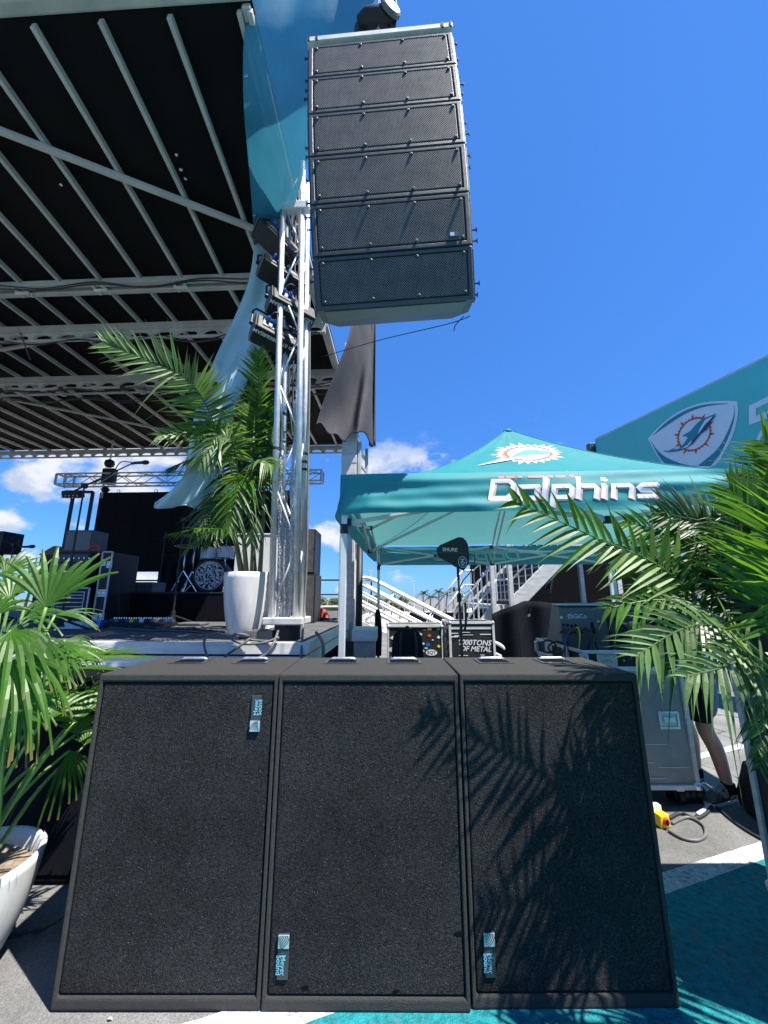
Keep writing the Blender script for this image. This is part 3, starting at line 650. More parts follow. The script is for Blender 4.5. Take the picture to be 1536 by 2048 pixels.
def build_stairs():
    Y0, Y1 = 8.6, 12.2
    t = thing('grandstand_stairs', 'steel grandstand stairs with railings and dark open treads', 'stairs', (3.6, 9, 0))
    a = P(1027, 1211, Y=Y0); b = P(1102, 1133, Y=Y0); d = (b-a); slope = d.z/d.x; L = 6.5; xb = a.x+L; zb = a.z+slope*L*.62; slope = .62*slope if False else slope
    top = V((a.x+3.4, Y0, a.z+slope*3.4))
    A = M_['alu_dull']
    for yy, nm in ((Y0, 'stringer'), (Y1, 'stringer')):
        m = MB(); m.bar((a.x, yy, a.z), (top.x, yy, top.z), .08, .30); part(m, nm, A, t, bevel=.008)
    n = 17
    for i in range(n):
        f = (i+.5)/n; x = a.x+(top.x-a.x)*f; z = a.z+(top.z-a.z)*f
        m = MB(); m.box((x, (Y0+Y1)/2, z+.02), (.27, Y1-Y0-.08, .035)); part(m, 'tread', M_['greypaint'], t)
        m = MB(); m.box((x+.12, (Y0+Y1)/2, z-.08), (.02, Y1-Y0-.08, .15)); part(m, 'riser_plate', M_['ply'], t)
    m = MB(); m.bar((a.x+.9, Y0+.3, a.z+.3), (a.x+2.6, Y1-.3, a.z+1.9), .10, .12); part(m, 'under_brace', M_['satin'], t)
    # landing and lower flight
    l0 = P(995, 1206, Y=Y0)
    m = MB(); m.box(((l0.x+a.x)/2, (Y0+Y1)/2, a.z-.05), (a.x-l0.x+.05, Y1-Y0-.1, .12)); part(m, 'landing', A, t)
    f0 = P(955, 1243, Y=Y0); lowx = l0.x-.95
    m = MB(); m.bar((l0.x, Y0, l0.z-.05), (lowx, Y0, .08), .08, .26); part(m, 'stringer', A, t, bevel=.008)
    m = MB(); m.bar((l0.x, Y1, l0.z-.05), (lowx, Y1, .08), .08, .26); part(m, 'stringer', A, t, bevel=.008)
    for i in range(5):
        f = (i+.5)/5; m = MB(); m.box((l0.x+(lowx-l0.x)*f, (Y0+Y1)/2, l0.z+(.08-l0.z)*f), (.26, Y1-Y0-.1, .04)); part(m, 'tread', M_['greypaint'], t)
    R = M_['alu']
    def rail(p, q, nb):
        m = MB(); 
        for h in (1.0, .55): m.tube([p+V((0, 0, h)), q+V((0, 0, h))], .024, 8)
        part(m, 'handrail', R, t, smooth=True)
        for k in range(nb+1):
            c = p.lerp(q, k/nb); m = MB(); m.tube([c+V((0, 0, .1)), c+V((0, 0, 1.0))], .012 if k % 5 else .022, 6); part(m, 'baluster', R, t)
    rail(V((a.x, Y0, a.z)), V(top), 22); rail(V((l0.x, Y0, a.z)), V((a.x, Y0, a.z)), 4); rail(V((lowx, Y0, .1)), V((l0.x, Y0, a.z)), 9)
    rail(V((a.x, Y1, a.z)), V((top.x, Y1, top.z)), 16); rail(V((l0.x-.1, Y1, a.z)), V((a.x, Y1, a.z)), 5); rail(V((lowx, Y1, .1)), V((l0.x, Y1, a.z)), 8)
    for (x, y2) in ((986, Y0-.1), (1022, Y0-.12), (1165, Y0+.4), (1228, Y0-.3)):
        c = P(x, 1180, Y=y2); hh = 2.6 if x < 1100 else 3.4
        m = MB(); m.box((c.x, y2, hh/2), (.09, .09, hh)); part(m, 'post', A, t, bevel=.006)
    # black drape under the stairs
    t2 = thing('black_skirt', 'black fabric wrapped under the grandstand stairs behind the mixing desk', 'drape', (3.2, 8.0, 0))
    c0, c1 = P(984, 1225, Y=8.05), P(1330, 1200, Y=7.9)
    def fn(u, v):
        x = c0.x+(c1.x-c0.x)*u; topz = c0.z-.05+.22*min(1, u*5)+.04*sin(u*9)
        return (x, 8.05-.12*u+.05*sin(u*38)+.05*v*sin(u*17+2), topz*(1-v)+.02)
    m = MB(); m.grid(fn, 110, 10); part(m, 'drape_panel', M_['drape'], t2, smooth=True, solid=.01)
    # behind: dark mass of the grandstand
    m = MB(); m.box((6.5, 13.4, 1.6), (7, .3, 3.2)); part(m, 'back_wall', M_['void'], t)
build_stairs()
# ================================================================ palms
def note(m, start, along, tone):
    for nm, vals in (('along', along), ('tone', [tone]*len(along))):
        a = m.att.setdefault(nm, []); a += [0.5 if nm == 'tone' else 0.]*(start-len(a)); a += vals
def leaflet(m, base, d, N, L, w, droop, segs=4, tone=.5):
    start_ = len(m.v)
    d = d.normalized(); wd = d.cross(N).normalized(); vs = []; fs = []
    for k in range(segs+1):
        q = k/segs; c = base+d*L*q+V((0, 0, -1))*droop*L*q*q
        hw = w*(.35+.65*sin(pi*min(1, q*1.25+.12)))*(1-q**3) if k < segs else 0
        up = N*(hw*.45)
        if k < segs: vs += [c-wd*hw+up, c-N*hw*.1, c+wd*hw+up]
        else: vs += [c]
    for k in range(segs-1):
        a = 3*k; fs += [(a, a+1, a+4, a+3), (a+1, a+2, a+5, a+4)]
    a = 3*(segs-1); fs += [(a, a+1, a+3), (a+1, a+2, a+3)]
    note(m, start_, [k/segs for k in range(segs) for _ in range(3)]+[1.], tone)
    m.add(vs, fs)
def frond(pts, n, L, w, r, up=(0, 0, 1), droop=.25, start=.22, rad=.009, lift=.25, a0=.22, a1=.95, taper=.35, sides=(-1, 1)):
    m = MB(); sp = spline(pts, 40); up = V(up)
    m.tube(sp[::2], [rad*(1-.8*i/20) for i in range(21)], 5)
    for i in range(n):
        t = start+(1-start)*i/(n-1)*.995; f = t*40; k = min(int(f), 39); c = sp[k].lerp(sp[k+1], f-k)
        T = (sp[min(k+1, 40)]-sp[max(k-1, 0)]).normalized(); side = T.cross(up)
        side = side.normalized() if side.length > 1e-4 else T.orthogonal().normalized(); N = side.cross(T).normalized()
        tt = (t-start)/(1-start); prof = (.55+.45*sin(pi*min(1, tt*1.5+.1))) if tt < .6 else (1-(tt-.6)*(1-taper)/.4)
        for s in sides:
            A = a0+(a1-a0)*tt+r.uniform(-.11, .11)
            d = side*s*cos(A)+T*sin(A)+N*(lift+r.uniform(-.16, .16))
            leaflet(m, c, d, N*s*1.0 if False else N, L*prof*r.uniform(.80, 1.08), w*r.uniform(.75, 1.12)*(.75+.25*prof), droop*r.uniform(.4, 1.7)+(r.uniform(.4, .9) if r.random() < .06 else 0), tone=r.random())
    return m
def fanleaf(hub, D, N, R, n, spread, r, droop=.25, split=.5):
    m = MB(); droop = droop*1.3+.06; D = V(D).normalized(); N = V(N); N = (N-D*N.dot(D)).normalized(); Sd = D.cross(N)
    da = spread/n
    for i in range(n):
        a = -spread/2+(i+.5)*da; d = D*cos(a)+Sd*sin(a); L = R*(.80+.20*cos(a*.9))*r.uniform(.88, 1.05); wd = d.cross(N).normalized(); vs = []
        sg = 7; dr = droop*r.uniform(.5, 1.7); bend = r.uniform(-.05, .05)
        for k in range(sg+1):
            q = k/sg; c = V(hub)+d*L*q+V((0, 0, -1))*dr*L*max(0, q-.25)**2*1.6+N*bend*L*q*q
            half = q*L*tan(da/2) if q < split else split*L*tan(da/2)*(1-((q-split)/(1-split))**2.2)
            pl = N*(half*.42)
            if k == 0: vs.append(c)
            elif k == sg: vs += [c-wd*.004, c, c+wd*.004]
            else: vs += [c-wd*half, c+pl, c+wd*half]
        fs = [(0, 2, 1), (0, 3, 2)]
        for k in range(1, sg):
            b = 1+3*(k-1); fs += [(b, b+1, b+4, b+3), (b+1, b+2, b+5, b+4)]
        tn = .35+.3*r.random()+.35*(i % 2)*r.random()
        note(m, len(m.v), [0.]+[k/sg for k in range(1, sg+1) for _ in range(3)], tn)
        m.add(vs, fs)
    return m
def pot(name, loc, h, rt, rb, label):
    t = thing(name, label, 'planter', loc); x, y, z = loc
    prof = []
    for k in range(13):
        q = k/12; prof.append((rb+(rt-rb)*(q**.6)+.012*sin(pi*q), h*q))
    prof = [(rb*.9, 0)]+prof+[(rt-.012, h+.006), (rt-.025, h-.004), (rt-.035, h-.06), (rt-.04, h-.12)]
    m = MB(); m.lathe(prof, loc, 48); part(m, 'vessel', M_['pot'], t, smooth=True)
    m = MB(); r = random.Random(5); n = 10
    m.grid(lambda u, v: (x+(rt-.036)*u*cos(v*2*pi), y+(rt-.036)*u*sin(v*2*pi), z+h-.06+.012*sin(u*9+v*14)+.015*(1-u)+.006*sin(v*50*u)), 8, 28)
    part(m, 'soil', M_['soil'], t)
    return t

def build_left_fan_palm():
    b = V((-1.745, 1.86, 0)); pot('planter_pot', b, .392, .275, .14, 'round white planter on the ground at the left holding a fan palm')
    t = thing('fan_palm', 'bright green fan palm in the white planter left of the black subwoofers', 'fan palm', (b.x, b.y, .325)); r = random.Random(21)
    # (hub pixel, depth, tip pixel, tip depth, normal, radius scale, segments, spread, droop, material)
    L = [((92, 1215), 1.70, (132, 1072), 1.75, (.3, -.8, .35), 10, 1.75, .10, 'fan'),
         ((60, 1345), 1.85, (262, 1272), 2.2, (-.1, -.45, .9), 16, 1.8, .10, 'fan'),
         ((20, 1262), 1.5, (62, 1330), 1.42, (.25, -.6, .75), 9, 2.2, .6, 'fan'),
         ((78, 1452), 1.75, (88, 1352), 1.9, (.15, -.75, .6), 15, 2.6, .18, 'fan'),
         ((150, 1445), 1.95, (165, 1345), 2.1, (.2, -.8, .5), 12, 2.2, .25, 'fan'),
         ((20, 1200), 1.9, (-10, 1100), 1.95, (.3, -.8, .4), 12, 2.5, .25, 'fan'),
         ((15, 1395), 1.6, (60, 1290), 1.5, (.4, -.85, .1), 14, 2.8, .2, 'fan_dark'),
         ((95, 1290), 1.9, (140, 1335), 1.8, (.2, -.5, .8), 10, 2.0, .25, 'fan'),
         ((140, 1500), 2.05, (158, 1578), 2.1, (.3, -.8, .4), 9, 1.5, .3, 'fan_dark'),
         ((40, 1235), 2.1, (150, 1180), 2.2, (.1, -.6, .7), 12, 2.0, .2, 'fan_dark'),
         ((0, 1330), 2.0, (-60, 1260), 2.1, (.3, -.6, .7), 12, 2.6, .3, 'fan'),
         ((165, 1420), 2.15, (230, 1330), 2.35, (.1, -.7, .6), 10, 1.7, .2, 'fan'),
         ((40, 1300), 1.62, (140, 1265), 1.55, (.1, -.5, .85), 9, 1.5, .9, 'fan'),
         ((110, 1230), 2.1, (205, 1215), 2.2, (.0, -.5, .85), 9, 1.1, .25, 'fan'),
         ((10, 1150), 2.2, (60, 1085), 2.3, (.2, -.8, .5), 10, 1.8, .2, 'fan'),
         ((-10, 1230), 1.65, (40, 1150), 1.7, (.3, -.8, .4), 11, 2.0, .35, 'fan'),
         ((110, 1400), 2.25, (190, 1350), 2.4, (.1, -.7, .7), 12, 2.2, .3, 'fan_dark'),
         ((60, 1370), 2.2, (20, 1300), 2.3, (.2, -.7, .6), 13, 2.6, .3, 'fan_dark'),
         ((10, 1440), 2.1, (90, 1400), 2.2, (.2, -.8, .5), 12, 2.4, .3, 'fan_dark'),
         ((130, 1280), 2.3, (215, 1300), 2.4, (.1, -.6, .8), 10, 1.9, .4, 'fan_dark'),
         ((20, 1320), 1.5, (80, 1400), 1.42, (.2, -.7, .6), 9, 1.7, .5, 'fan'),
         ((170, 1490), 2.2, (186, 1440), 2.25, (.1, -.8, .5), 10, 2.2, .2, 'fan'),
         ((120, 1330), 2.05, (290, 1280), 2.5, (-.1, -.5, .85), 13, 1.2, .08, 'fan'),
         ((40, 1410), 1.65, (120, 1400), 1.6, (.2, -.8, .5), 12, 2.2, .2, 'fan'),
         ((0, 1290), 1.75, (95, 1215), 1.85, (.1, -.7, .6), 12, 1.9, .2, 'fan_dark'),
         ((150, 1470), 2.0, (182, 1400), 2.05, (.1, -.8, .5), 11, 2.4, .2, 'fan'),
         ((60, 1180), 2.0, (45, 1110), 2.05, (.2, -.9, .2), 9, 1.4, .15, 'fan')]
    for (hp, hy, tp, ty, N, n, sp, dr, mt) in L:
        hub = P(*hp, Y=hy); tip = P(*tp, Y=ty); D = tip-hub
        lf = part(fanleaf(hub, D, N, D.length*1.06, n, sp, r, dr, .46), 'leaf', M_[mt], t)
        m = MB(); base = V((b.x+r.uniform(-.09, .13), b.y+r.uniform(-.09, .05), .325)); mid = base.lerp(hub, .55)+V((r.uniform(-.02, .02), -.02, .05))
        m.tube(spline([base, mid, hub], 12), [.0105-.0045*i/12 for i in range(13)], 7); part(m, 'stalk', M_['stem'], t, smooth=True)
    for k in range(4):
        p = V((b.x-.02+.06*k-.08, b.y-.05+.03*(k % 2), .315)); m = MB(); m.tube([p, p+V((.01, 0, .25)), p+V((.03, .01, .5))], [.022, .019, .012], 8); part(m, 'cane', M_['trunk'], t, smooth=True)
build_left_fan_palm()

def build_stage_palm():
    b = P(492, 1268, Z=DECK+.004); b = S(-.78, .62, DECK+.004); b = V((P(492, 1262, Y=4.18).x, 4.18, DECK+.004))
    pot('planter_pot', b, .66, .262, .15, 'tall white planter on the stage beside the aluminium truss tower')
    t = thing('feather_palm', 'tall feathery palm in the white planter on the stage', 'palm', (b.x, b.y, b.z+.6)); r = random.Random(33); z0 = b.z+.58
    for (x0, x1, y1, dy, rr) in ((486, 452, 985, .0, .034), (510, 497, 985, .05, .03), (494, 478, 980, -.05, .028), (519, 530, 940, .03, .026), (503, 505, 1010, -.03, .022)):
        p0 = P(x0, 1160, Y=b.y+dy); p0.z = z0; p1 = P(x1, y1, Y=b.y+dy*1.5); m = MB()
        m.tube(spline([p0, p0.lerp(p1, .5)+V((.006, 0, 0)), p1], 10), [rr*(1-.75*(i/10)**1.2)+.002 for i in range(11)], 8); part(m, 'stem', M_['trunk'], t, smooth=True)
    # (pixel path, depth path, leaflet pairs, leaflet length, width, droop, material, lift)
    F = [([(455, 985), (428, 850), (372, 758), (215, 688)], [4.45, 4.35, 4.2, 4.1], 38, .50, .021, .06, 'leaf_pale', .15, (.1, -1, .05)),
         ([(497, 985), (508, 880), (516, 790), (518, 705)], [4.5, 4.5, 4.5, 4.45], 30, .40, .02, .05, 'leaf', .3, (0, -1, 0)),
         ([(470, 985), (452, 900), (415, 860), (325, 872)], [4.4, 4.2, 4.1, 4.0], 26, .42, .024, .30, 'leaf', .2, (0, -.9, .45)),
         ([(475, 980), (470, 900), (440, 870), (400, 930)], [4.4, 4.15, 4.0, 3.95], 22, .40, .024, .45, 'leaf_pale', .1, (0, -.85, .5)),
         ([(490, 1000), (470, 930), (425, 905), (345, 935)], [4.5, 4.5, 4.45, 4.4], 26, .44, .022, .55, 'leaf_dark', .1, (0, -.4, .9)),
         ([(500, 1000), (480, 900), (470, 820), (440, 770)], [4.5, 4.6, 4.65, 4.7], 26, .42, .022, .2, 'leaf', .3, (0, -.8, .6)),
         ([(520, 980), (535, 900), (540, 850), (530, 800)], [4.5, 4.55, 4.6, 4.6], 26, .40, .022, .25, 'leaf_dark', .3, (0, -1, .2)),
         ([(505, 1010), (500, 950), (520, 920), (545, 930)], [4.45, 4.35, 4.25, 4.2], 20, .36, .022, .6, 'leaf_pale', .1, (0, -.6, .8)),
         ([(490, 1010), (460, 980), (430, 1000), (395, 1060)], [4.5, 4.45, 4.4, 4.35], 24, .42, .02, .5, 'leaf_dark', .05, (0, -.5, .8)),
         ([(505, 1020), (500, 960), (480, 970), (460, 1060)], [4.4, 4.25, 4.15, 4.1], 22, .40, .022, .5, 'leaf', .05, (0, -.6, .7)),
         ([(515, 1010), (530, 950), (520, 960), (505, 1080)], [4.45, 4.4, 4.3, 4.3], 22, .38, .02, .5, 'leaf_dark', .05, (0, -.7, .6)),
         ([(485, 1080), (470, 1055), (430, 1062), (375, 1100)], [4.4, 4.2, 4.05, 4.0], 15, .30, .011, .5, 'leaf_dark', .1, (0, -.4, .9)),
         ([(483, 1090), (445, 1062), (400, 1058), (345, 1068)], [4.4, 4.25, 4.1, 4.0], 14, .26, .010, .5, 'leaf', .1, (0, -.4, .9)),
         ([(500, 1000), (520, 930), (532, 870), (540, 830)], [4.55, 4.65, 4.75, 4.8], 26, .44, .022, .2, 'leaf_dark', .2, (.2, -.9, .3)),
         ([(490, 990), (475, 930), (470, 880), (455, 850)], [4.55, 4.7, 4.8, 4.85], 26, .46, .024, .3, 'leaf', .2, (0, -.8, .6)),
         ([(505, 1000), (485, 960), (450, 950), (420, 985)], [4.55, 4.6, 4.65, 4.7], 24, .46, .022, .6, 'leaf_dark', .1, (0, -.5, .9)),
         ([(515, 1000), (510, 940), (500, 930), (480, 1000)], [4.6, 4.7, 4.75, 4.8], 24, .48, .022, .6, 'leaf_dark', .1, (0, -.7, .6)),
         ([(488, 1000), (455, 960), (435, 1000), (425, 1080)], [4.6, 4.65, 4.65, 4.6], 24, .42, .02, .5, 'leaf_dark', .1, (0, -.7, .6))]
    for k, (px, ys, n, L, w, dr, mt, lift, up) in enumerate(F):
        pts = [P(*p, Y=y-.27-(.85 if k == 0 else .12)*q/3) for q, (p, y) in enumerate(zip(px, ys))]
        part(frond(pts, n, L, w, r, up, dr, .25, .010, lift), 'frond', M_[mt], t)
    m = MB(); m.grid(lambda u, v: P(548-14*sin(pi*v)*(1-u)+0*u, 845+55*v, Y=4.15+.05*u), 2, 6)
    part(m, 'frond', M_['leaf_pale'], t)
build_stage_palm()

def build_right_palm():
    b = V((1.66, 1.30, 0)); pot('planter_pot', b, .5, .27, .16, 'white planter at the right edge under the overhanging palm')
    t = thing('feather_palm', 'big feathery palm leaning in from the right over the third subwoofer', 'palm', (b.x, b.y, .44)); r = random.Random(44)
    for k in range(5):
        p = b+V((-.08+.05*k, -.05+.04*(k % 3), .43)); q = p+V((-.05*k+.02, .03*(k-2), .42+.05*k)); m = MB(); m.tube(spline([p, p.lerp(q, .5)+V((-.02, 0, 0)), q], 8), [.03-.002*i for i in range(9)], 8); part(m, 'stem', M_['trunk'], t, smooth=True)
    base = V((1.56, 1.36, .95))
    def W(*a): return [base]+[P(x, y, Y=Y+.10) for x, y, Y in a]
    F = [(W((1460, 1270, 1.38), (1330, 1140, 1.42), (1190, 1075, 1.43), (1030, 1003, 1.42)), 27, .30, .0135, .12, 'leaf', (.05, -1, .15), .12),
         (W((1545, 1180, 1.30), (1640, 1050, 1.32), (1625, 960, 1.35), (1530, 885, 1.38)), 30, .42, .0125, .03, 'leaf', (-.3, -.9, .2), .1),
         (W((1530, 1240, 1.36), (1500, 1140, 1.45), (1440, 1060, 1.52), (1330, 1010, 1.56)), 30, .36, .013, .12, 'leaf_dark', (0, -.9, .45), .15),
         (W((1500, 1290, 1.30), (1440, 1255, 1.22), (1370, 1255, 1.18), (1275, 1310, 1.16)), 24, .26, .0105, .32, 'leaf_pale', (0, -.85, .5), .05),
         (W((1530, 1330, 1.22), (1490, 1318, 1.14), (1440, 1336, 1.10), (1375, 1352, 1.08)), 17, .20, .0090, .45, 'leaf_pale', (0, -.9, .45), .0),
         (W((1480, 1260, 1.42), (1400, 1170, 1.55), (1310, 1120, 1.66), (1215, 1100, 1.72)), 28, .30, .0125, .25, 'leaf_dark', (0, -.85, .5), .1),
         (W((1510, 1230, 1.46), (1480, 1130, 1.6), (1420, 1090, 1.7), (1330, 1075, 1.78)), 28, .34, .0125, .2, 'leaf', (0, -.9, .45), .15),
         (W((1540, 1270, 1.25), (1555, 1160, 1.2), (1530, 1050, 1.2), (1460, 980, 1.22)), 28, .34, .012, .05, 'leaf', (-.2, -.9, .4), .15),
         (W((1500, 1300, 1.4), (1440, 1280, 1.5), (1380, 1270, 1.6), (1290, 1290, 1.66)), 22, .26, .012, .4, 'leaf_dark', (0, -.85, .5), .05),
         (W((1560, 1330, 1.28), (1550, 1360, 1.26), (1535, 1420, 1.24), (1520, 1500, 1.22)), 18, .13, .009, .5, 'leaf_dark', (-.7, -.5, .3), .0),
         (W((1570, 1300, 1.36), (1575, 1330, 1.4), (1550, 1420, 1.44), (1520, 1530, 1.46)), 18, .13, .009, .6, 'leaf_dark', (-.7, -.5, .3), .0),
         (W((1480, 1310, 1.34), (1420, 1240, 1.36), (1330, 1200, 1.36), (1220, 1215, 1.36)), 22, .24, .010, .45, 'leaf', (0, -.85, .5), .05),
         (W((1545, 1250, 1.45), (1560, 1150, 1.6), (1540, 1070, 1.7), (1470, 1010, 1.76)), 28, .36, .0125, .1, 'leaf_dark', (-.2, -.8, .5), .1),
         (W((1600, 1230, 1.15), (1640, 1100, 1.05), (1690, 1020, 1.0), (1700, 980, .95)), 28, .34, .012, .1, 'leaf', (-.3, -.8, .5), .1),
         (W((1610, 1280, 1.1), (1690, 1200, .95), (1760, 1180, .85), (1840, 1230, .78)), 26, .34, .012, .3, 'leaf', (0, -.85, .5), .1),
         (W((1620, 1280, 1.3), (1720, 1180, 1.35), (1800, 1150, 1.4), (1880, 1200, 1.45)), 26, .34, .012, .3, 'leaf', (0, -.85, .5), .1),
         (W((1520, 1240, 1.40), (1470, 1180, 1.42), (1400, 1150, 1.44), (1290, 1180, 1.46)), 26, .30, .012, .35, 'leaf_dark', (0, -.85, .5), .1),
         (W((1500, 1200, 1.48), (1430, 1120, 1.50), (1350, 1070, 1.52), (1255, 1045, 1.54)), 28, .26, .012, .15, 'leaf', (0, -.95, .3), .12),
         (W((1520, 1190, 1.44), (1470, 1100, 1.46), (1400, 1050, 1.48), (1320, 1030, 1.50)), 26, .28, .012, .15, 'leaf_dark', (0, -.95, .3), .12),
         (W((1500, 1230, 1.40), (1480, 1150, 1.40), (1450, 1090, 1.40), (1400, 1040, 1.40)), 24, .28, .012, .2, 'leaf_dark', (0, -.9, .45), .15),
         (W((1530, 1240, 1.34), (1520, 1160, 1.32), (1500, 1090, 1.30), (1460, 1030, 1.30)), 24, .28, .012, .2, 'leaf_dark', (-.2, -.9, .4), .15),
         (W((1560, 1230, 1.38), (1570, 1140, 1.38), (1570, 1070, 1.38), (1550, 1000, 1.38)), 24, .30, .013, .15, 'leaf_dark', (-.3, -.9, .3), .15),
         (W((1590, 1210, 1.30), (1620, 1110, 1.28), (1630, 1020, 1.26), (1620, 950, 1.26)), 24, .32, .013, .15, 'leaf', (-.3, -.9, .3), .15),
         (W((1620, 1230, 1.36), (1680, 1120, 1.38), (1720, 1040, 1.40), (1730, 960, 1.40)), 24, .34, .013, .15, 'leaf', (-.3, -.9, .3), .15),
         (W((1540, 1180, 1.34), (1570, 1060, 1.4), (1570, 1000, 1.45), (1520, 950, 1.5)), 28, .34, .012, .1, 'leaf', (-.3, -.8, .5), .1)]
    for (pts, n, L, w, dr, mt, up, lift) in F:
        part(frond(pts, n, L, w, r, up, dr, .27, .008, lift), 'frond', M_[mt], t)
build_right_palm()
# ================================================================ loudspeakers in front
def hollow_box(m, w, d, h, side, top, bot, rec, y0=None):
    """cabinet with a recessed front (front looks to -y), local origin at base centre"""
    x = w/2; yf, yb = -d/2, d/2
    o = [(-x, yf, 0), (x, yf, 0), (x, yf, h), (-x, yf, h)]; i = [(-x+side, yf, bot), (x-side, yf, bot), (x-side, yf, h-top), (-x+side, yf, h-top)]
    r = [(a, yf+rec, c) for a, _, c in i]; b = [(a, yb, c) for a, _, c in o]
    m.add(o+i+r+b, [(0, 1, 5, 4), (1, 2, 6, 5), (2, 3, 7, 6), (3, 0, 4, 7), (4, 5, 9, 8), (5, 6, 10, 9), (6, 7, 11, 10), (7, 4, 8, 11), (8, 9, 10, 11),
                    (13, 12, 15, 14), (1, 0, 12, 13), (2, 1, 13, 14), (3, 2, 14, 15), (0, 3, 15, 12)])
    return m
def badge(parent, cx, yf, cz, flip, W=.040, Hh=.138):
    """maker's plate: ribbed silver square and two lines of cyan lettering, reading along z"""
    s = -1 if flip else 1
    m = MB(); m.box((cx, yf-.003, cz), (W, .006, Hh)); pl = part(m, 'badge', M_['satin'], parent, local=True, bevel=.001)
    m = MB(); zc = cz-s*(Hh/2-W/2-.002)
    m.box((cx, yf-.0075, zc), (W, .003, W)); part(m, 'badge_square', M_['alu'], pl, local=True)
    m = MB()
    for k in range(6):
        R = .008+.0065*k; cxx, czz = cx+s*W/2, zc-s*W/2; pts = []
        for a in range(9):
            q = pi/2*a/8; px_, pz_ = cxx-s*R*cos(q), czz+s*R*sin(q)
            if abs(px_-cx) <= W/2 and abs(pz_-zc) <= W/2: pts.append(V((px_, yf-.0095, pz_)))
        if len(pts) > 1: m.tube(pts, .0013, 4)
    part(m, 'badge_ribs', M_['satin'], pl, local=True)
    m = MB(); zt = cz+s*(W/2+.004)
    text_at(m, 'Meyer', (cx-s*.000, yf-.0072, zt), (0, 0, s), (-s, 0, 0), 0.0240, bold=.0003, align='CENTER')
    text_at(m, 'Sound', (cx+s*.0165, yf-.0072, zt), (0, 0, s), (-s, 0, 0), 0.0240, bold=.0003, align='CENTER')
    part(m, 'badge_lettering', M_['cyan'], pl, local=True)
def build_subs():
    W, H_, D = .757, 1.143, .46; yf = 1.74; x0 = -1.208
    labs = ['black subwoofer cabinet at the left with its maker plate at the top right', 'middle black subwoofer cabinet with plain unshaded foam front', 'right black subwoofer cabinet with palm shadows across its front']
    first = None
    for i in range(3):
        c = V((x0+.381+.7625*i, yf+D/2+(.012 if i == 2 else (.0 if i else .004)), 0.003)); rz = (0, radians(-.3), radians(.4))[i]
        t = thing('subwoofer', labs[i], 'subwoofer', c, (0, 0, rz), group='three subwoofers in a row on the ground')
        m = MB(); hollow_box(m, W, D, H_, .016, .033, .043, .022); part(m, 'cabinet', M_['cab'], t, local=True, bevel=.009, seg=3)
        m = MB(); g = .004; m.box((0, -D/2+.014, (H_+.010)/2), (W-.032-2*g, .016, H_-.076-2*g)); part(m, 'foam_grille', M_['foam'], t, local=True, bevel=.006)
        if i == 0: badge(t, W/2-.085, -D/2+.006, H_-.155, False)
        else: badge(t, -W/2+.072, -D/2+.006, .165, True)
        if i == 1:
            for (nx, nz, nw) in ((W/2-.03, .235, .016), (.11, .062, .010), (-.22, .071, .012)):
                m = MB(); m.prism([V((nx+nw*cos(q*pi/3)*(1+.4*(q % 2)), -D/2+.0055, nz+nw*.5*sin(q*pi/3))) for q in range(6)], (0, -.001, 0)); part(m, 'torn_spot', M_['void'], t, local=True)
        for hx in (-.145, .165):
            m = MB(); x1, x2, y1, y2, z = hx-.085, hx+.085, .02, .155, H_
            fr = .014
            m.box((hx, y1+fr/2, z+.002), (.17, fr, .004)); m.box((hx, y2-fr/2, z+.002), (.17, fr, .004)); m.box((x1+fr/2, (y1+y2)/2, z+.002), (fr, y2-y1-2*fr, .004)); m.box((x2-fr/2, (y1+y2)/2, z+.002), (fr, y2-y1-2*fr, .004))
            hd = part(m, 'handle_plate', M_['satin'], t, local=True)
            m = MB(); m.box((hx, (y1+y2)/2, z+.0012), (.17-2*fr, y2-y1-2*fr, .002)); part(m, 'handle_pocket', M_['void'], hd, local=True)
            m = MB(); m.tube([(x1+.02, y2-.035, z+.004), (x1+.035, y2-.035, z+.010), (x2-.035, y2-.035, z+.010), (x2-.02, y2-.035, z+.004)], .009, 8); part(m, 'handle_bar', M_['steel'], hd, local=True, smooth=True)
build_subs()
m = MB(); c = P(219, 2043, Z=0); m.grid(lambda u, v: c+V(((u-.5)*.02, (v-.5)*.009*sin(pi*u), .006+.004*sin(pi*u))), 6, 3)
part(m, 'dry_leaf', M_['orange_soft'], label='tiny orange dry leaf on the asphalt below the left subwoofer', cat='leaf', base=c, solid=.001)

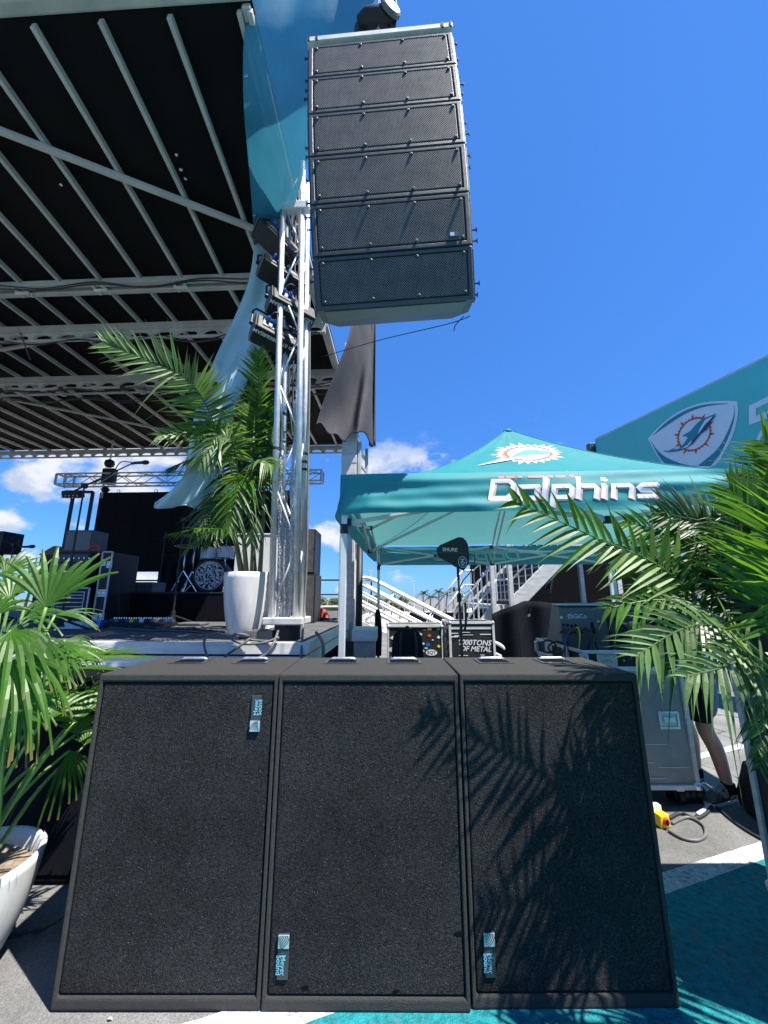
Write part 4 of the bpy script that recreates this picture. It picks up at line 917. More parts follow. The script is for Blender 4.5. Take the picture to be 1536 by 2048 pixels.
# ---------------------------------------------------------------- flown line array
def build_array():
    W, Lh, D = 1.132, .371, .40; tilts = [15.0, 11.5, 7.0, 3.0, -1.0, -3.0]; names = ['lowest', 'second lowest', 'third lowest', 'third', 'second', 'topmost']
    labs = ['lowest flown black speaker with its pale underside showing', 'second lowest flown speaker with a small plate at its lower right', 'third flown speaker up from the bottom of the hanging column',
            'third flown speaker down from the rigging frame', 'second flown speaker down from the rigging frame', 'topmost flown speaker just under the rigging frame']
    p = V((.079, 2.372, CAM_H+2.045)); pm = None
    Ry = Matrix.Rotation(radians(-2.6), 4, 'Y'); Rz = Matrix.Rotation(radians(-2.8), 4, 'Z'); r = random.Random(9)
    for i in range(6):
        Rt = Rz @ Ry @ Matrix.Rotation(radians(tilts[i]), 4, 'X'); M = Matrix.Translation(p) @ Rt
        t = thing('line_array_speaker', labs[i], 'speaker', M=M, group='six speakers hanging in a column')
        x = W/2; s = .018; tap = .055 if i else .05; rec = .016
        o = [(-x, 0, 0), (x, 0, 0), (x, 0, Lh), (-x, 0, Lh)]; a, tp, bt = .035, .026, .030
        inn = [(-x+a, 0, bt), (x-a, 0, bt), (x-a, 0, Lh-tp), (-x+a, 0, Lh-tp)]; rc = [(q[0], rec, q[2]) for q in inn]
        mid = [(-x, D*.55, .012), (x, D*.55, .012), (x, D*.55, Lh-.012), (-x, D*.55, Lh-.012)]; bk = [(-x*.82, D, tap), (x*.82, D, tap), (x*.82, D, Lh-tap), (-x*.82, D, Lh-tap)]
        f = [(0, 1, 5, 4), (1, 2, 6, 5), (2, 3, 7, 6), (3, 0, 4, 7), (4, 5, 9, 8), (5, 6, 10, 9), (6, 7, 11, 10), (7, 4, 8, 11), (8, 9, 10, 11)]
        for (A, B) in ((0, 12), (12, 16)):
            f += [(A+1, A, B, B+1), (A+2, A+1, B+1, B+2), (A+3, A+2, B+2, B+3), (A, A+3, B+3, B)]
        f.append((17, 16, 19, 18))
        m = MB(); m.add(o+inn+rc+mid+bk, f); part(m, 'cabinet', M_['satin'], t, local=True, bevel=.006)
        m = MB(); g = .010
        m.box((0, .006, (bt+Lh-tp)/2), (W-2*a-2*g, .012, Lh-bt-tp-2*g)); gr = part(m, 'grille', M_['perf'], t, local=True, bevel=.003)
        for bx in (-x+a+.028, -.155, .175, x-a-.028):
            for bz in (bt+.022, Lh-tp-.022):
                m = MB(); m.lathe([(.012, 0), (.012, .006), (.007, .010)], (bx, -.001, bz), 10, axis=V((0, -1, 0))); part(m, 'bolt', M_['satin'], gr, local=True)
        for sx in (-1, 1):
            m = MB(); m.box((sx*(x+.007), .045, Lh/2), (.010, .05, Lh*.96)); part(m, 'rigging_link', M_['satin'], t, local=True, bevel=.002)
            m = MB(); m.box((sx*(x+.007), D*.6, Lh/2), (.010, .05, Lh*.7)); part(m, 'rigging_link', M_['satin'], t, local=True, bevel=.002)
            for bz in r.sample((.05, Lh*.35, Lh*.62, Lh-.05), 2):
                m = MB(); Lq = r.choice((.02, .028, .036)); m.tube([(sx*(x+.010), .045, bz), (sx*(x+.010+Lq), .045, bz)], .006, 6); m.box((sx*(x+.012+Lq), .045, bz), (.006, .012, .03)); part(m, 'pin', M_['black'], t, local=True)
        if i == 1:
            m = MB(); m.box((x-a-.085, -.003, bt+.045), (.07, .006, .026)); bd = part(m, 'badge', M_['satin'], t, local=True)
            m = MB(); m.box((x-a-.101, -.0075, bt+.045), (.03, .003, .026)); part(m, 'badge_square', M_['alu'], bd, local=True)
        if i == 0:
            m = MB(); m.box((0, .11, -.0018+.003), (W*.90, .18, .003), Matrix.Rotation(.054, 3, 'X')); part(m, 'bottom_plate', M_['greypaint'], t, local=True)
        p = p+(Rt @ V((0, 0, Lh+.010)).to_4d()).to_3d() if False else p+Rt.to_3x3() @ V((0, 0, Lh+.012))
    # rigging frame above
    Rt = Rz @ Ry @ Matrix.Rotation(radians(-3), 4, 'X'); M = Matrix.Translation(p) @ Rt
    t = thing('rigging_frame', 'pale metal rigging frame on top of the hanging speaker column', 'rigging frame', M=M)
    m = MB(); m.box((0, .02, .075), (1.16, .05, .055)); part(m, 'front_bar', M_['alu_dull'], t, local=True, bevel=.004)
    m = MB(); m.box((0, .38, .075), (1.16, .05, .055)); part(m, 'rear_bar', M_['alu_dull'], t, local=True, bevel=.004)
    for sx in (-.555, -.2, .2, .555):
        m = MB(); m.box((sx, .20, .075), (.05, .305, .05)); part(m, 'side_bar', M_['satin'], t, local=True, bevel=.004)
    for sx in (-.50, .50, -.565, .565):
        m = MB(); m.box((sx, -.007, .075), (.014, .01, .06)); part(m, 'stop_block', M_['black'], t, local=True)
    for sx in (-.46, -.17, .02, .17, .42):
        m = MB(); m.box((sx, .06, .022), (.05 if abs(sx) > .4 else .02, .03, .052)); part(m, 'lug', M_['black'], t, local=True)
    top = M @ V((0, .20, .10))
    # hoist
    h = thing('chain_hoist', 'black electric chain hoist above the hanging speaker column', 'chain hoist', top)
    c = P(757, 42, Y=2.40)
    m = MB(); m.tube([c+V((-.17, .02, -.02)), c+V((-.11, 0, 0)), c+V((.09, 0, .03)), c+V((.14, 0, .04))], [.06, .085, .095, .07], 16); part(m, 'motor_body', M_['black'], h, smooth=True)
    m = MB(); m.lathe([(.095, 0), (.095, .03), (.08, .04)], c+V((.10, -.05, .03)), 20, axis=V((.5, -.85, .1))); part(m, 'motor_cap', M_['greypaint'], h)
    for k, x in enumerate((.13, .09)):
        m = MB(); m.tube(spline([c+V((x, -.02, .4)), c+V((x+.03, -.02, .1)), c+V((x+.01, .0, -.12)), top+V((.10+.05*k, .0, .12)), top+V((.13+.06*k, .02, -.02))], 24), .010, 6); part(m, 'cable', M_['rubber'], h, smooth=True)
    m = MB()
    for k in range(34): chain_link(m, c+V((.0, .02, .08+k*.04)), k)
    for k in range(10): chain_link(m, c+V((.0, .0, -.08-k*.028)), k)
    part(m, 'chain', M_['steel'], h, kind='stuff')
    for sx in (-.2, .2):
        m = MB(); m.tube([c+V((0, 0, -.33)), top+V((sx, -.02, 0))], .012, 6); part(m, 'sling', M_['black'], h)
    m = MB(); m.lathe([(.06, 0), (.05, -.12), (.065, -.25), (.03, -.28)], c+V((-.16, .05, .0)), 14); part(m, 'chain_bag', M_['black'], h, smooth=True)
    # outrigger beam on the roof edge carrying it
    o = thing('outrigger_beam', 'steel outrigger beam reaching out from the roof edge above the flown speakers', 'beam', c+V((0, .02, 1.35)))
    m = MB(); m.bar(S(-.6, -1.2, roof_z(-1.2)+.80), c+V((.35, .02, 1.6)), .12, .16); part(m, 'beam', M_['alu_dull'], o, bevel=.01)
    m = MB(); m.bar(S(-.62, -1.2, roof_z(-1.2)+.1), S(-.62, -1.2, roof_z(-1.2)+.7), .1, .1); part(m, 'upright', M_['alu_dull'], o)
    # loose wire under the array
    w = thing('loose_wire', 'thin loose wire drooping from the corner of the lowest flown speaker', 'wire', P(935, 640, Y=2.6))
    m = MB(); m.tube(spline([P(650, 712, Y=3.6), P(760, 680, Y=3.2), P(895, 648, Y=2.75), P(940, 632, Y=2.6)], 20), .004, 5); part(m, 'wire', M_['rubber'], w)
    m = MB(); m.tube(spline([P(928, 632, Y=2.6), P(918, 642, Y=2.6), P(910, 652, Y=2.6), P(908, 662, Y=2.6)], 10), .004, 5); part(m, 'wire_end', M_['rubber'], w)
def chain_link(m, c, k, L=.036, w=.0135, r=.0042, ax=None):
    a = V((1, 0, 0)) if k % 2 else V((0, 1, 0)); up = V((0, 0, 1)) if ax is None else ax
    pts = []
    for q in range(8):
        t = 2*pi*q/8; pts.append(c+a*w*cos(t)+up*(L*.36*(1 if sin(t) > 0 else -1 if sin(t) < 0 else 0)+L*.34*sin(t)))
    m.tube(pts, r, 4, closed=True)
build_array()

# ---------------------------------------------------------------- truss tower on the stage corner
def build_tower():
    b = P(575, 1262, Y=4.05); bx, by = b.x, 4.05; lean = -.034; top = 7.0
    t = thing('truss_tower', 'tall silver box truss tower standing on the stage corner', 'truss tower', (bx, by, DECK+.004))
    def Q(dx, dy, z): return V((bx+dx*cos(SA)+dy*sin(SA)+lean*(z-DECK), by-dx*sin(SA)+dy*cos(SA), z))
    h = .125; z0 = DECK+.20; A = M_['alu']
    for dx in (-h, h):
        for dy in (-h, h):
            m = MB(); m.tube([Q(dx, dy, z0), Q(dx, dy, top)], .033, 16); part(m, 'chord', A, t, smooth=True)
    step = .62; n = int((top-z0-.1)/step)
    for (f0, f1) in (((-h, -h), (h, -h)), ((-h, h), (h, h)), ((-h, -h), (-h, h)), ((h, -h), (h, h))):
        for i in range(n):
            za, zb = z0+.12+i*step, z0+.12+(i+1)*step; A0, B0 = (f0, f1) if i % 2 == 0 else (f1, f0)
            m = MB(); m.tube([Q(A0[0]*.9, A0[1]*.9, za), Q(B0[0]*.9, B0[1]*.9, zb-.02)], .0105, 6); part(m, 'brace', A, t, smooth=True)
    for k in range(9):
        z = 3.9+k*.3; m = MB(); m.bar(Q(-h, h, z), Q(h, h, z), .03, .035); part(m, 'cross_bar', A, t)
    m = MB(); R = Matrix.Rotation(-SA, 3, 'Z')
    m.box(Q(0, 0, z0-.015), (.40, .36, .07), R); part(m, 'base_plate', M_['alu_dull'], t, bevel=.012)
    m = MB(); m.lathe([(.13, 0), (.13, .14), (.12, .165)], Q(0, 0, DECK+.005), 20); part(m, 'foot', M_['black'], t)
    m = MB(); m.box(Q(.03, -h-.005, CAM_H+1.225*(by-h)), (.40, .10, .12), R); part(m, 'sleeve_block', A, t, bevel=.01)
    for k, (z, x) in enumerate(((5.85, -.06), (5.1, -.06), (4.35, -.06), (3.55, -.06), (3.05, h), (2.95, h), (2.86, h))):
        m = MB(); m.tube([Q(-h if x < 0 else h, h, z), Q(-h if x < 0 else h, h, z+.03)], .040, 14); part(m, 'tape_wrap', M_['black'], t)
    m = MB(); m.tube([Q(-h, -h, 3.02), Q(-h, -h, 3.05)], .040, 14); part(m, 'tape_wrap', M_['black'], t)
    for k in range(3):
        m = MB(); m.tube(spline([Q(-.04+.03*k, .05, top), Q(-.07+.05*k, .09, 5.6), Q(-.02+.03*k, .07, 4.9), Q(-.07+.05*k, .10, 4.0), Q(.0+.02*k, .08, 3.2)], 30), .011, 6); part(m, 'cable', M_['rubber'], t, smooth=True)
    m = MB(); m.tube(spline([Q(h+.04, h, 5.2), Q(h+.05, h, 4.1), Q(h+.055, h-.05, 3.0), Q(h+.07, .0, 2.0), Q(h+.06, -.05, 1.4), Q(h+.10, -.3, .98), Q(h+.10, -.32, .55), Q(h+.12, -.3, .1)], 44), .012, 7); part(m, 'cable', M_['cable_grey'], t, smooth=True)
    c = thing('hoist_chain', 'bundle of zinc chain hanging inside the truss tower', 'chain', Q(0, 0, DECK+.22))
    r = random.Random(2)
    for k, (dx, dy, zt) in enumerate(((-.075, -.07, 2.93), (-.045, -.02, 2.55), (-.01, -.08, 2.35), (.025, -.03, 2.7), (.055, -.08, 3.6), (.075, -.02, 4.1), (.0, .03, 2.2))):
        m = MB(); z = zt; i = 0
        while z > DECK+.24:
            f = 1 if z > 2.2 else .8
            m2 = Q(dx*(1.3 if z > 2.6 and k == 0 else 1)+.012*sin(z*5+k), dy, z); chain_link(m, m2, i, .045, .0155, .005); z -= .034; i += 1
        part(m, 'chain_strand', M_['steel'], c)
    return Q
TQ = build_tower()

def build_strobes():
    labs = ['topmost black strobe light clamped left of the truss tower', 'second black strobe light from the top on the truss tower', 'third black strobe light from the top with white lettering on its side', 'lowest black strobe light on the truss tower with full white lettering']
    spec = [(520, 455, 3.98, -.75, .10), (522, 530, 3.96, -.62, -.05), (540, 600, 3.95, -.60, -.15), (508, 655, 3.93, -.62, -.10)]
    for i, (x, y, Y, yaw, roll) in enumerate(spec):
        p = P(x, y, Y=Y); ang = .62 if i != 0 else .45
        M = Matrix.Translation(p) @ Matrix.Scale(1.0, 4) @ Matrix.Rotation(ang, 4, 'Z') @ Matrix.Rotation(radians((34, 8, 6, 8)[i]), 4, 'Y') @ Matrix.Rotation(radians((-28, -30, -26, -22)[i]), 4, 'X')
        t = thing('strobe_light', labs[i], 'strobe light', M=M, group='strobe lights on the truss tower')
        L, Hh, D = .54, .25, .24
        m = MB(); m.box((L/2, 0, 0), (L, D, Hh)); b = part(m, 'housing', M_['black'], t, local=True, bevel=.012)
        m = MB(); m.prism([(-.006, -D/2, -Hh/2), (-.006, D/2, -Hh/2), (-.006, D/2+.02, Hh*.3), (-.006, D*.1, Hh*.9), (-.006, -D/2, Hh*.55)], (-.012, 0, 0)); part(m, 'end_plate', M_['greypaint'], t, local=True, bevel=.006)
        m = MB(); m.lathe([(.026, 0), (.026, .03), (.014, .034)], (-.02, .02, Hh*.42), 14, axis=V((-1, 0, 0))); part(m, 'yoke_knob', M_['black'], t, local=True)
        m = MB(); m.tube([(-.035, .02, Hh*.42), (-.035, .02, Hh*1.5), (.0, .02, Hh*1.85), (L, .02, Hh*1.85), (L+.03, .02, Hh*1.5), (L+.03, .02, Hh*.42)], .013, 6); part(m, 'yoke', M_['black'], t, local=True)
        m = MB(); m.box((.16, -D/2-.006, .02), (.20, .012, .16)); part(m, 'rear_panel', M_['greypaint'], t, local=True, bevel=.003)
        for q, cx in enumerate((.11, .19)):
            m = MB(); m.tube([(cx, -D/2-.01, .03), (cx, -D/2-.075, .05)], [.022, .019], 10); part(m, 'connector', M_['blue'], t, local=True, smooth=True)
        m = MB(); m.tube(spline([(.11, -D/2-.07, .05), (.16, -D/2-.14, .08), (.30, -D/2-.08, .14), (.44, -.05, Hh/2+.02)], 14), .008, 6); part(m, 'cable', M_['rubber'], t, local=True, smooth=True)
        m = MB(); m.lathe([(.06, 0), (.06, .004)], (.38, -D/2, .01), 18, axis=V((0, -1, 0))); part(m, 'fan_guard', M_['greypaint'], t, local=True)
        if i >= 2:
            m = MB(); text_at(m, 'LED STROBE&BEAM', (L/2-.02, -D*.22, -Hh/2-.0015), (-1, 0, 0), (0, 1, 0), .062, bold=.001); part(m, 'lettering', M_['tentlet'], t, local=True)
build_strobes()

def build_banner():
    rows = [((512, -60), (790, -70), 2.52, 2.56), ((494, 60), (738, 20), 2.60, 2.62), ((490, 150), (706, 110), 2.75, 2.75), ((492, 240), (664, 200), 2.95, 2.95), ((500, 340), (628, 290), 3.3, 3.3), ((505, 430), (597, 385), 3.8, 3.75),
            ((508, 490), (580, 460), 4.25, 4.3), ((497, 555), (572, 560), 4.36, 4.36), ((472, 620), (553, 640), 4.36, 4.36), ((440, 690), (516, 718), 4.3, 4.3), ((410, 760), (478, 800), 4.22, 4.22), ((388, 825), (450, 890), 4.18, 4.18),
            ((374, 890), (440, 935), 4.15, 4.15), ((358, 950), (432, 972), 4.12, 4.12), ((306, 1002), (392, 1014), 4.1, 4.1)]
    n = len(rows); Ls = spline([P(*r[0], Y=r[2]) for r in rows], 70); Rs = spline([P(*r[1], Y=r[3]) for r in rows], 70)
    t = thing('hanging_banner', 'sheer pale blue banner twisted loose from the roof corner and trailing down', 'banner', Ls[0])
    def fn(u, v):
        k = int(round(u*70)); a, b = Ls[k], Rs[k]; w = (b-a); nrm = w.cross(V((0, 0, 1)))
        nrm = nrm.normalized() if nrm.length > 1e-5 else V((0, -1, 0))
        amp = .03 if u < .4 else .06
        late = max(0, u-.82)/.18
        off = nrm*(.007*sin(v*29+u*13)*sin(u*17)+(.006+.016*max(0, min(1, (u-.45)*6)))*sin(v*14-u*23+2*sin(u*9))+amp*sin(v*5.2+u*6)+.035*sin(v*13+u*11)*(1-v*.5)+late*.05*sin(v*9))
        return a+w*v+off+V((0, 0, -.09*late*max(0, sin(v*6.0))))
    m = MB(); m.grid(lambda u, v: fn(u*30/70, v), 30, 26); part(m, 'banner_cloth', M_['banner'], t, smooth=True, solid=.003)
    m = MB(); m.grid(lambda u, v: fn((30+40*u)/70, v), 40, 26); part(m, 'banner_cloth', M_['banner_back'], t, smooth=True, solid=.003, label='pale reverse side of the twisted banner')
    for (u, v) in ((.05, .03), (.16, .03), (.28, .03), (.36, .03), (.1, .95), (.995, .06), (.995, .93), (.02, .9)):
        c = V(fn(u, v)); m = MB(); m.tube([c+V((.014*cos(q*pi/5), -.006, .014*sin(q*pi/5))) for q in range(10)], .004, 5, closed=True); part(m, 'grommet', M_['steel'], t)
    # hem along the trailing edge
    m = MB(); m.tube([V(fn(1, j/26))+V((0, -.003, 0)) for j in range(27)], .007, 5); part(m, 'hem', M_['banner_back'], t)
build_banner()
# ================================================================ teal canopy tent
TA = radians(3.0); TO = V((-.321, 2.75, 0)); TX = V((cos(TA), -sin(TA), 0)); TY = V((sin(TA), cos(TA), 0)); TS = 3.85; ZB, ZT, ZP = 2.05, 2.345, 3.56
PU, PW = 1.80, 1.925
def T(u, w, z): return TO+TX*u+TY*w+V((0, 0, z))
def canopy_z(u, w):
    du = (u/PU if u < PU else (TS-u)/(TS-PU)); dw = (w/PW if w < PW else (TS-w)/(TS-PW)); d = max(0, min(1, min(du, dw)))
    e = max(du, dw)
    return ZT+(ZP-ZT)*(.24*d+.76*d**1.75)*(1-.05*(1-min(1, abs(du-dw)*4))*0)-.03*sin(pi*min(1, e))*(1-d)*.6
def val_out(u, t):     # t 0 bottom .. 1 top, outward bulge of the valance
    e = max(0, 1-abs(u-1.65)/.9); return .020*sin(pi*t)+(.012*sin(t*8+u*1.3)+.005*sin(t*19-u*1.7))*(1-.75*e)+.004*sin(u*7+t*5)+.002*sin(u*19+t*11)*(1-t)+.055*(1-t)
def T_hit(px, py, off=.0):
    d = ray(px, py); lo = 2.5/d.y; hi = 4.9/d.y; p = None; n = 240
    for k in range(n):
        q = CAMP+d*(lo+(hi-lo)*k/n); r = q-TO; u, w = r.dot(TX), r.dot(TY)
        if 0 <= u <= TS and 0 <= w <= TS and q.z <= canopy_z(u, w)+off:
            a_, b_ = lo+(hi-lo)*(k-1)/n, lo+(hi-lo)*k/n
            for _ in range(14):
                c_ = (a_+b_)/2; q = CAMP+d*c_; r = q-TO
                if q.z <= canopy_z(r.dot(TX), r.dot(TY))+off: b_ = c_
                else: a_ = c_
            return CAMP+d*b_
    return CAMP+d*((lo+hi)/2)
def ribbon(m, pts, w, fn, closed=False, step=.12):
    """stroke of width w along a 2d polyline, mitred, mapped through fn(x, y)"""
    pts = [V((p[0], p[1])) for p in pts]; n = len(pts); ps = []
    for i in range(n if closed else n-1):
        a, b = pts[i], pts[(i+1) % n]; k = max(1, int((b-a).length/step))
        ps += [a.lerp(b, j/k) for j in range(k)]
    if not closed: ps.append(pts[-1])
    N = len(ps); L = []
    for i in range(N):
        a = ps[i-1] if (i or closed) else ps[0]; c = ps[(i+1) % N] if (i < N-1 or closed) else ps[-1]; b = ps[i]
        d0 = (b-a).normalized() if (b-a).length > 1e-9 else (c-b).normalized(); d1 = (c-b).normalized() if (c-b).length > 1e-9 else d0
        n0, n1 = V((-d0.y, d0.x)), V((-d1.y, d1.x)); mt = (n0+n1); mt = mt.normalized() if mt.length > 1e-6 else n0
        k = 1/max(.45, mt.dot(n1)); L.append((b+mt*(w/2*k), b+mt*(w/4*k), b, b-mt*(w/4*k), b-mt*(w/2*k)))
    vs = [fn(q.x, q.y) for pr in L for q in pr]
    m.add(vs, [(5*i+j, 5*i+j+1, 5*((i+1) % N)+j+1, 5*((i+1) % N)+j) for i in range(N if closed else N-1) for j in range(4)])
GLY = {'D': (1.12, [([(.1, .1), (.1, .9), (.8, .9), (1., .72), (1., .28), (.8, .1)], True)]), 'o': (.98, [([(.1, .1), (.1, .6), (.85, .6), (.85, .1)], True)]), 'l': (.34, [([(.12, 0), (.12, 1.08)], False)]),
       'p': (.98, [([(.1, -.32), (.1, .6), (.75, .6), (.86, .5), (.86, .2), (.75, .1), (.21, .1)], False)]), 'h': (.98, [([(.1, 0), (.1, 1.08)], False), ([(.21, .6), (.75, .6), (.86, .48), (.86, 0)], False)]),
       'i': (.36, [([(.12, 0), (.12, .7)], False), ([(.12, .82), (.12, 1.02)], False)]), 'n': (.98, [([(.1, 0), (.1, .7)], False), ([(.21, .6), (.75, .6), (.86, .48), (.86, 0)], False)]),
       's': (.98, [([(.88, .6), (.25, .6), (.12, .48), (.24, .36), (.76, .34), (.87, .22), (.76, .1), (.08, .1)], False)])}
def wordmark(m, s, fn, sc, w=.2, dx=0, dy=0, shear=.22):
    x = 0
    for ch in s:
        adv, strokes = GLY[ch]
        for pts, cl in strokes: ribbon(m, [((x+p[0]+p[1]*shear)*sc+dx, p[1]*sc+dy) for p in pts], w*sc, fn, cl, .03)
        x += adv+.07
    return x*sc
def star_pts(cx, cy, rx, ry, n, inner, r=None, spread=None):
    out = []
    for k in range(2*n):
        a = pi*k/n; q = 1 if k % 2 else inner
        if k % 2 and r: q *= r.uniform(.9, 1.15)
        out.append((cx+cos(a)*rx*q, cy+sin(a)*ry*q))
    return out
def build_tent():
    t = thing('canopy_tent', 'teal pop-up canopy tent with white team lettering on its front valance', 'tent', T(TS/2, TS/2, 0), (0, 0, -TA))
    n = 44
    for nm, rngs in (('roof_panel', ((0, 1, 0, .5),)), ):
        pass
    # four roof panels meeting at the peak
    corners = [(0, 0), (TS, 0), (TS, TS), (0, TS)]
    for k in range(4):
        a, b = corners[k], corners[(k+1) % 4]
        def fn(u, v):
            e = (a[0]+(b[0]-a[0])*u, a[1]+(b[1]-a[1])*u); x, y = e[0]+(PU-e[0])*v, e[1]+(PW-e[1])*v
            return T(x, y, canopy_z(x, y)+.006*sin(u*34+v*3)*v*v*(1-v)*3+.010*sin(u*9+v*7)*v*(1-v))
        m = MB(); m.grid(fn, 30, 26); part(m, 'roof_panel', M_['tent'], t, smooth=True)
    for (a, b) in corners:
        m = MB(); m.tube([T(a+(PU-a)*q/16, b+(PW-b)*q/16, canopy_z(a+(PU-a)*q/16, b+(PW-b)*q/16)+.001) for q in range(17)], .005, 5); part(m, 'seam', M_['tent'], t, smooth=True)
    m = MB(); m.lathe([(.07, -.05), (.05, -.012), (.02, .008)], T(PU, PW, ZP-.005), 12); part(m, 'peak_cap', M_['tent'], t, smooth=True)
    sides = [(lambda u, o, z: T(u, -o, z)), (lambda u, o, z: T(-o, u, z)), (lambda u, o, z: T(TS+o, u, z)), (lambda u, o, z: T(u, TS+o, z-.05))]
    val = []
    for k, sd in enumerate(sides):
        def fn(a, b, sd=sd):
            u = a*TS; edge = min(1, min(a, 1-a)*18); return sd(u, val_out(u, b)*edge+.004, ZB+(ZT+.012-ZB)*b)
        m = MB(); m.grid(fn, 170, 30); val.append(part(m, 'valance', M_['tent'], t, smooth=True))
    def front(x, y): # x along u, y height above valance bottom
        return T(x, -(val_out(x, y/(ZT-ZB))+.004+.0060), ZB+y)
    m = MB(); wordmark(m, 'Dolphins', lambda x, y: front(x+.012, y-.009)+TY*.0026, .162, .21, 1.06, .083); part(m, 'letter_shadow', M_['orange_soft'], val[0], smooth=True)
    m = MB(); wordmark(m, 'Dolphins', front, .162, .2, 1.06, .083); part(m, 'lettering', M_['tentlet'], val[0], smooth=True)
    m = MB()
    for k, (x, w) in enumerate(((0, .035), (.05, .055), (.125, .025), (.19, .10), (.31, .04), (.37, .06), (.46, .03))):
        for q in range(2): ribbon(m, [(1.15+x*1.1, .258+.020*q), (1.15+(x+w)*1.1, .258+.020*q)], .018, front)
    part(m, 'lettering', M_['redprint'], val[0], label='cropped orange lettering at the fold of the valance')
    # mirrored lettering seen through the rear valance
    def rear(x, y): return T(x, TS-.02, ZB-.05+y)
    m = MB(); wordmark(m, 'Dolphins', lambda x, y: rear(3.0-x, y), .20, .2, .6, .07); part(m, 'lettering', M_['rearprint'], val[3], label='mirrored lettering showing through the rear valance')
    # emblem on the front roof panel: sun burst with a leaping shape
    layers = [(star_pts(1056, 907, 70, 20, 26, .78, random.Random(1)), 'tentlet', .004), (star_pts(1056, 907, 57, 16.5, 26, .80), 'orange', .007), (star_pts(1057, 907, 43, 12, 20, .98), 'tentlet', .010)]
    dol = [(1022, 914), (1034, 903), (1052, 895), (1076, 892), (1092, 893), (1082, 899), (1098, 905), (1122, 901), (1106, 909), (1086, 911), (1062, 910), (1044, 912)]
    body = [(1020, 915, 1), (1032, 910, 6), (1050, 905, 10), (1072, 904, 9), (1092, 905, 6), (1104, 904, 2)]
    m = MB(); vs = []
    for (x, y, w) in body: vs += [T_hit(x, y-w/2, .013), T_hit(x, y+w/2, .013)]
    m.add(vs, [(2*k, 2*k+1, 2*k+3, 2*k+2) for k in range(5)]); part(m, 'emblem', M_['emblemteal'], t)
    layers.append(([(953, 931), (1000, 919), (1034, 913), (1050, 911), (1044, 914), (1014, 921)], 'tentlet', .012))
    for i, (pts, mt, off) in enumerate(layers):
        cx = sum(p[0] for p in pts)/len(pts); cy = sum(p[1] for p in pts)/len(pts); m = MB()
        vs = [T_hit(cx, cy, off)]+[T_hit(*p, off) for p in pts]; k = len(pts); m.add(vs[1:] if i > 2 else vs, [tuple(range(k))] if i > 2 else [(0, 1+j, 1+(j+1) % k) for j in range(k)]); part(m, 'emblem', M_[mt], t)
    # frame
    A = M_['offalu']
    for (u, w) in ((.03, .03), (TS-.03, .03), (.03, TS-.03), (TS-.03, TS-.03)):
        m = MB(); m.box(T(u, w, ZT/2+.0), (.042, .042, ZT-.02), Matrix.Rotation(-TA, 3, 'Z')); lg = part(m, 'leg', A, t, bevel=.003)
        m = MB(); m.box(T(u, w, .006), (.09, .09, .012)); part(m, 'foot_plate', M_['steel'], lg)
        m = MB(); m.box(T(u, w, ZB-.10), (.055, .055, .07)); part(m, 'slider', M_['black'], lg, bevel=.004)
    def scissor(p, q, zt, zb):
        for k in range(2):
            a = p.lerp(q, k/2); b = p.lerp(q, (k+1)/2); z1, z2 = (zt, zb)
            m = MB(); m.bar(a+V((0, 0, z1)), b+V((0, 0, z2)), .018, .03); part(m, 'truss_bar', A, t)
            m = MB(); m.bar(a+V((0, 0, z2))+V((.012, .02, 0)), b+V((0, 0, z1))+V((.012, .02, 0)), .018, .03); part(m, 'truss_bar', A, t)
            m = MB(); c = a.lerp(b, .5)+V((0, 0, (zt+zb)/2)); m.box(c, (.04, .05, .04)); part(m, 'bracket', M_['black'], t, bevel=.003)
            for z in (z1, z2):
                m = MB(); m.box(b+V((0, 0, z)), (.055, .055, .05)); part(m, 'bracket', M_['black'], t, bevel=.003)
    i0 = .05
    cs = [T(i0, i0, 0), T(TS-i0, i0, 0), T(TS-i0, TS-i0, 0), T(i0, TS-i0, 0)]
    for k in range(4): scissor(cs[k], cs[(k+1) % 4], ZT-.05, ZT-.34)
    mid = T(PU, PW, 0)
    m = MB(); m.tube([mid+V((0, 0, ZP-.75)), mid+V((0, 0, ZP-.04))], .02, 8); part(m, 'centre_pole', A, t)
    for k in range(4):
        e = cs[k].lerp(cs[(k+1) % 4], .5)
        m = MB(); m.bar(e+V((0, 0, ZT-.34)), mid+V((0, 0, ZP-.72)), .018, .03); part(m, 'truss_bar', A, t)
        m = MB(); m.bar(e+V((.02, .01, ZT-.05)), mid+V((.02, .01, ZP-.42)), .018, .03); part(m, 'truss_bar', A, t)
    # black weight bag strapped to the rear left leg
    c = T(.03, TS-.03, 0); w = thing('weight_bag', 'black weight bag strapped round the rear tent leg', 'bag', (c.x, c.y, .55))
    m = MB(); m.tube([c+V((0, -.03, .55)), c+V((0, -.035, .9)), c+V((-.01, -.03, 1.18)), c+V((-.015, -.02, 1.26))], [.05, .06, .05, .03], 10); part(m, 'bag', M_['cloth_black'], w, smooth=True)
    m = MB(); m.tube([c+V((.045*cos(q*pi/5), -.01+.045*sin(q*pi/5), 1.1)) for q in range(10)], .008, 5, closed=True); part(m, 'strap', M_['black'], w)
M_['rearprint'] = mat('faded_rear_print', (.30, .55, .57), .6, 0, .05, 3, transl=.3, tcol=(.5, .8, .8))
M_['emblemteal'] = mat('emblem_teal_print', (.05, .42, .48), .6, 0, .05, 3)
M_['offalu'] = mat('pale_tent_frame', (.58, .60, .58), .45, .2, .1, 5)
build_tent()

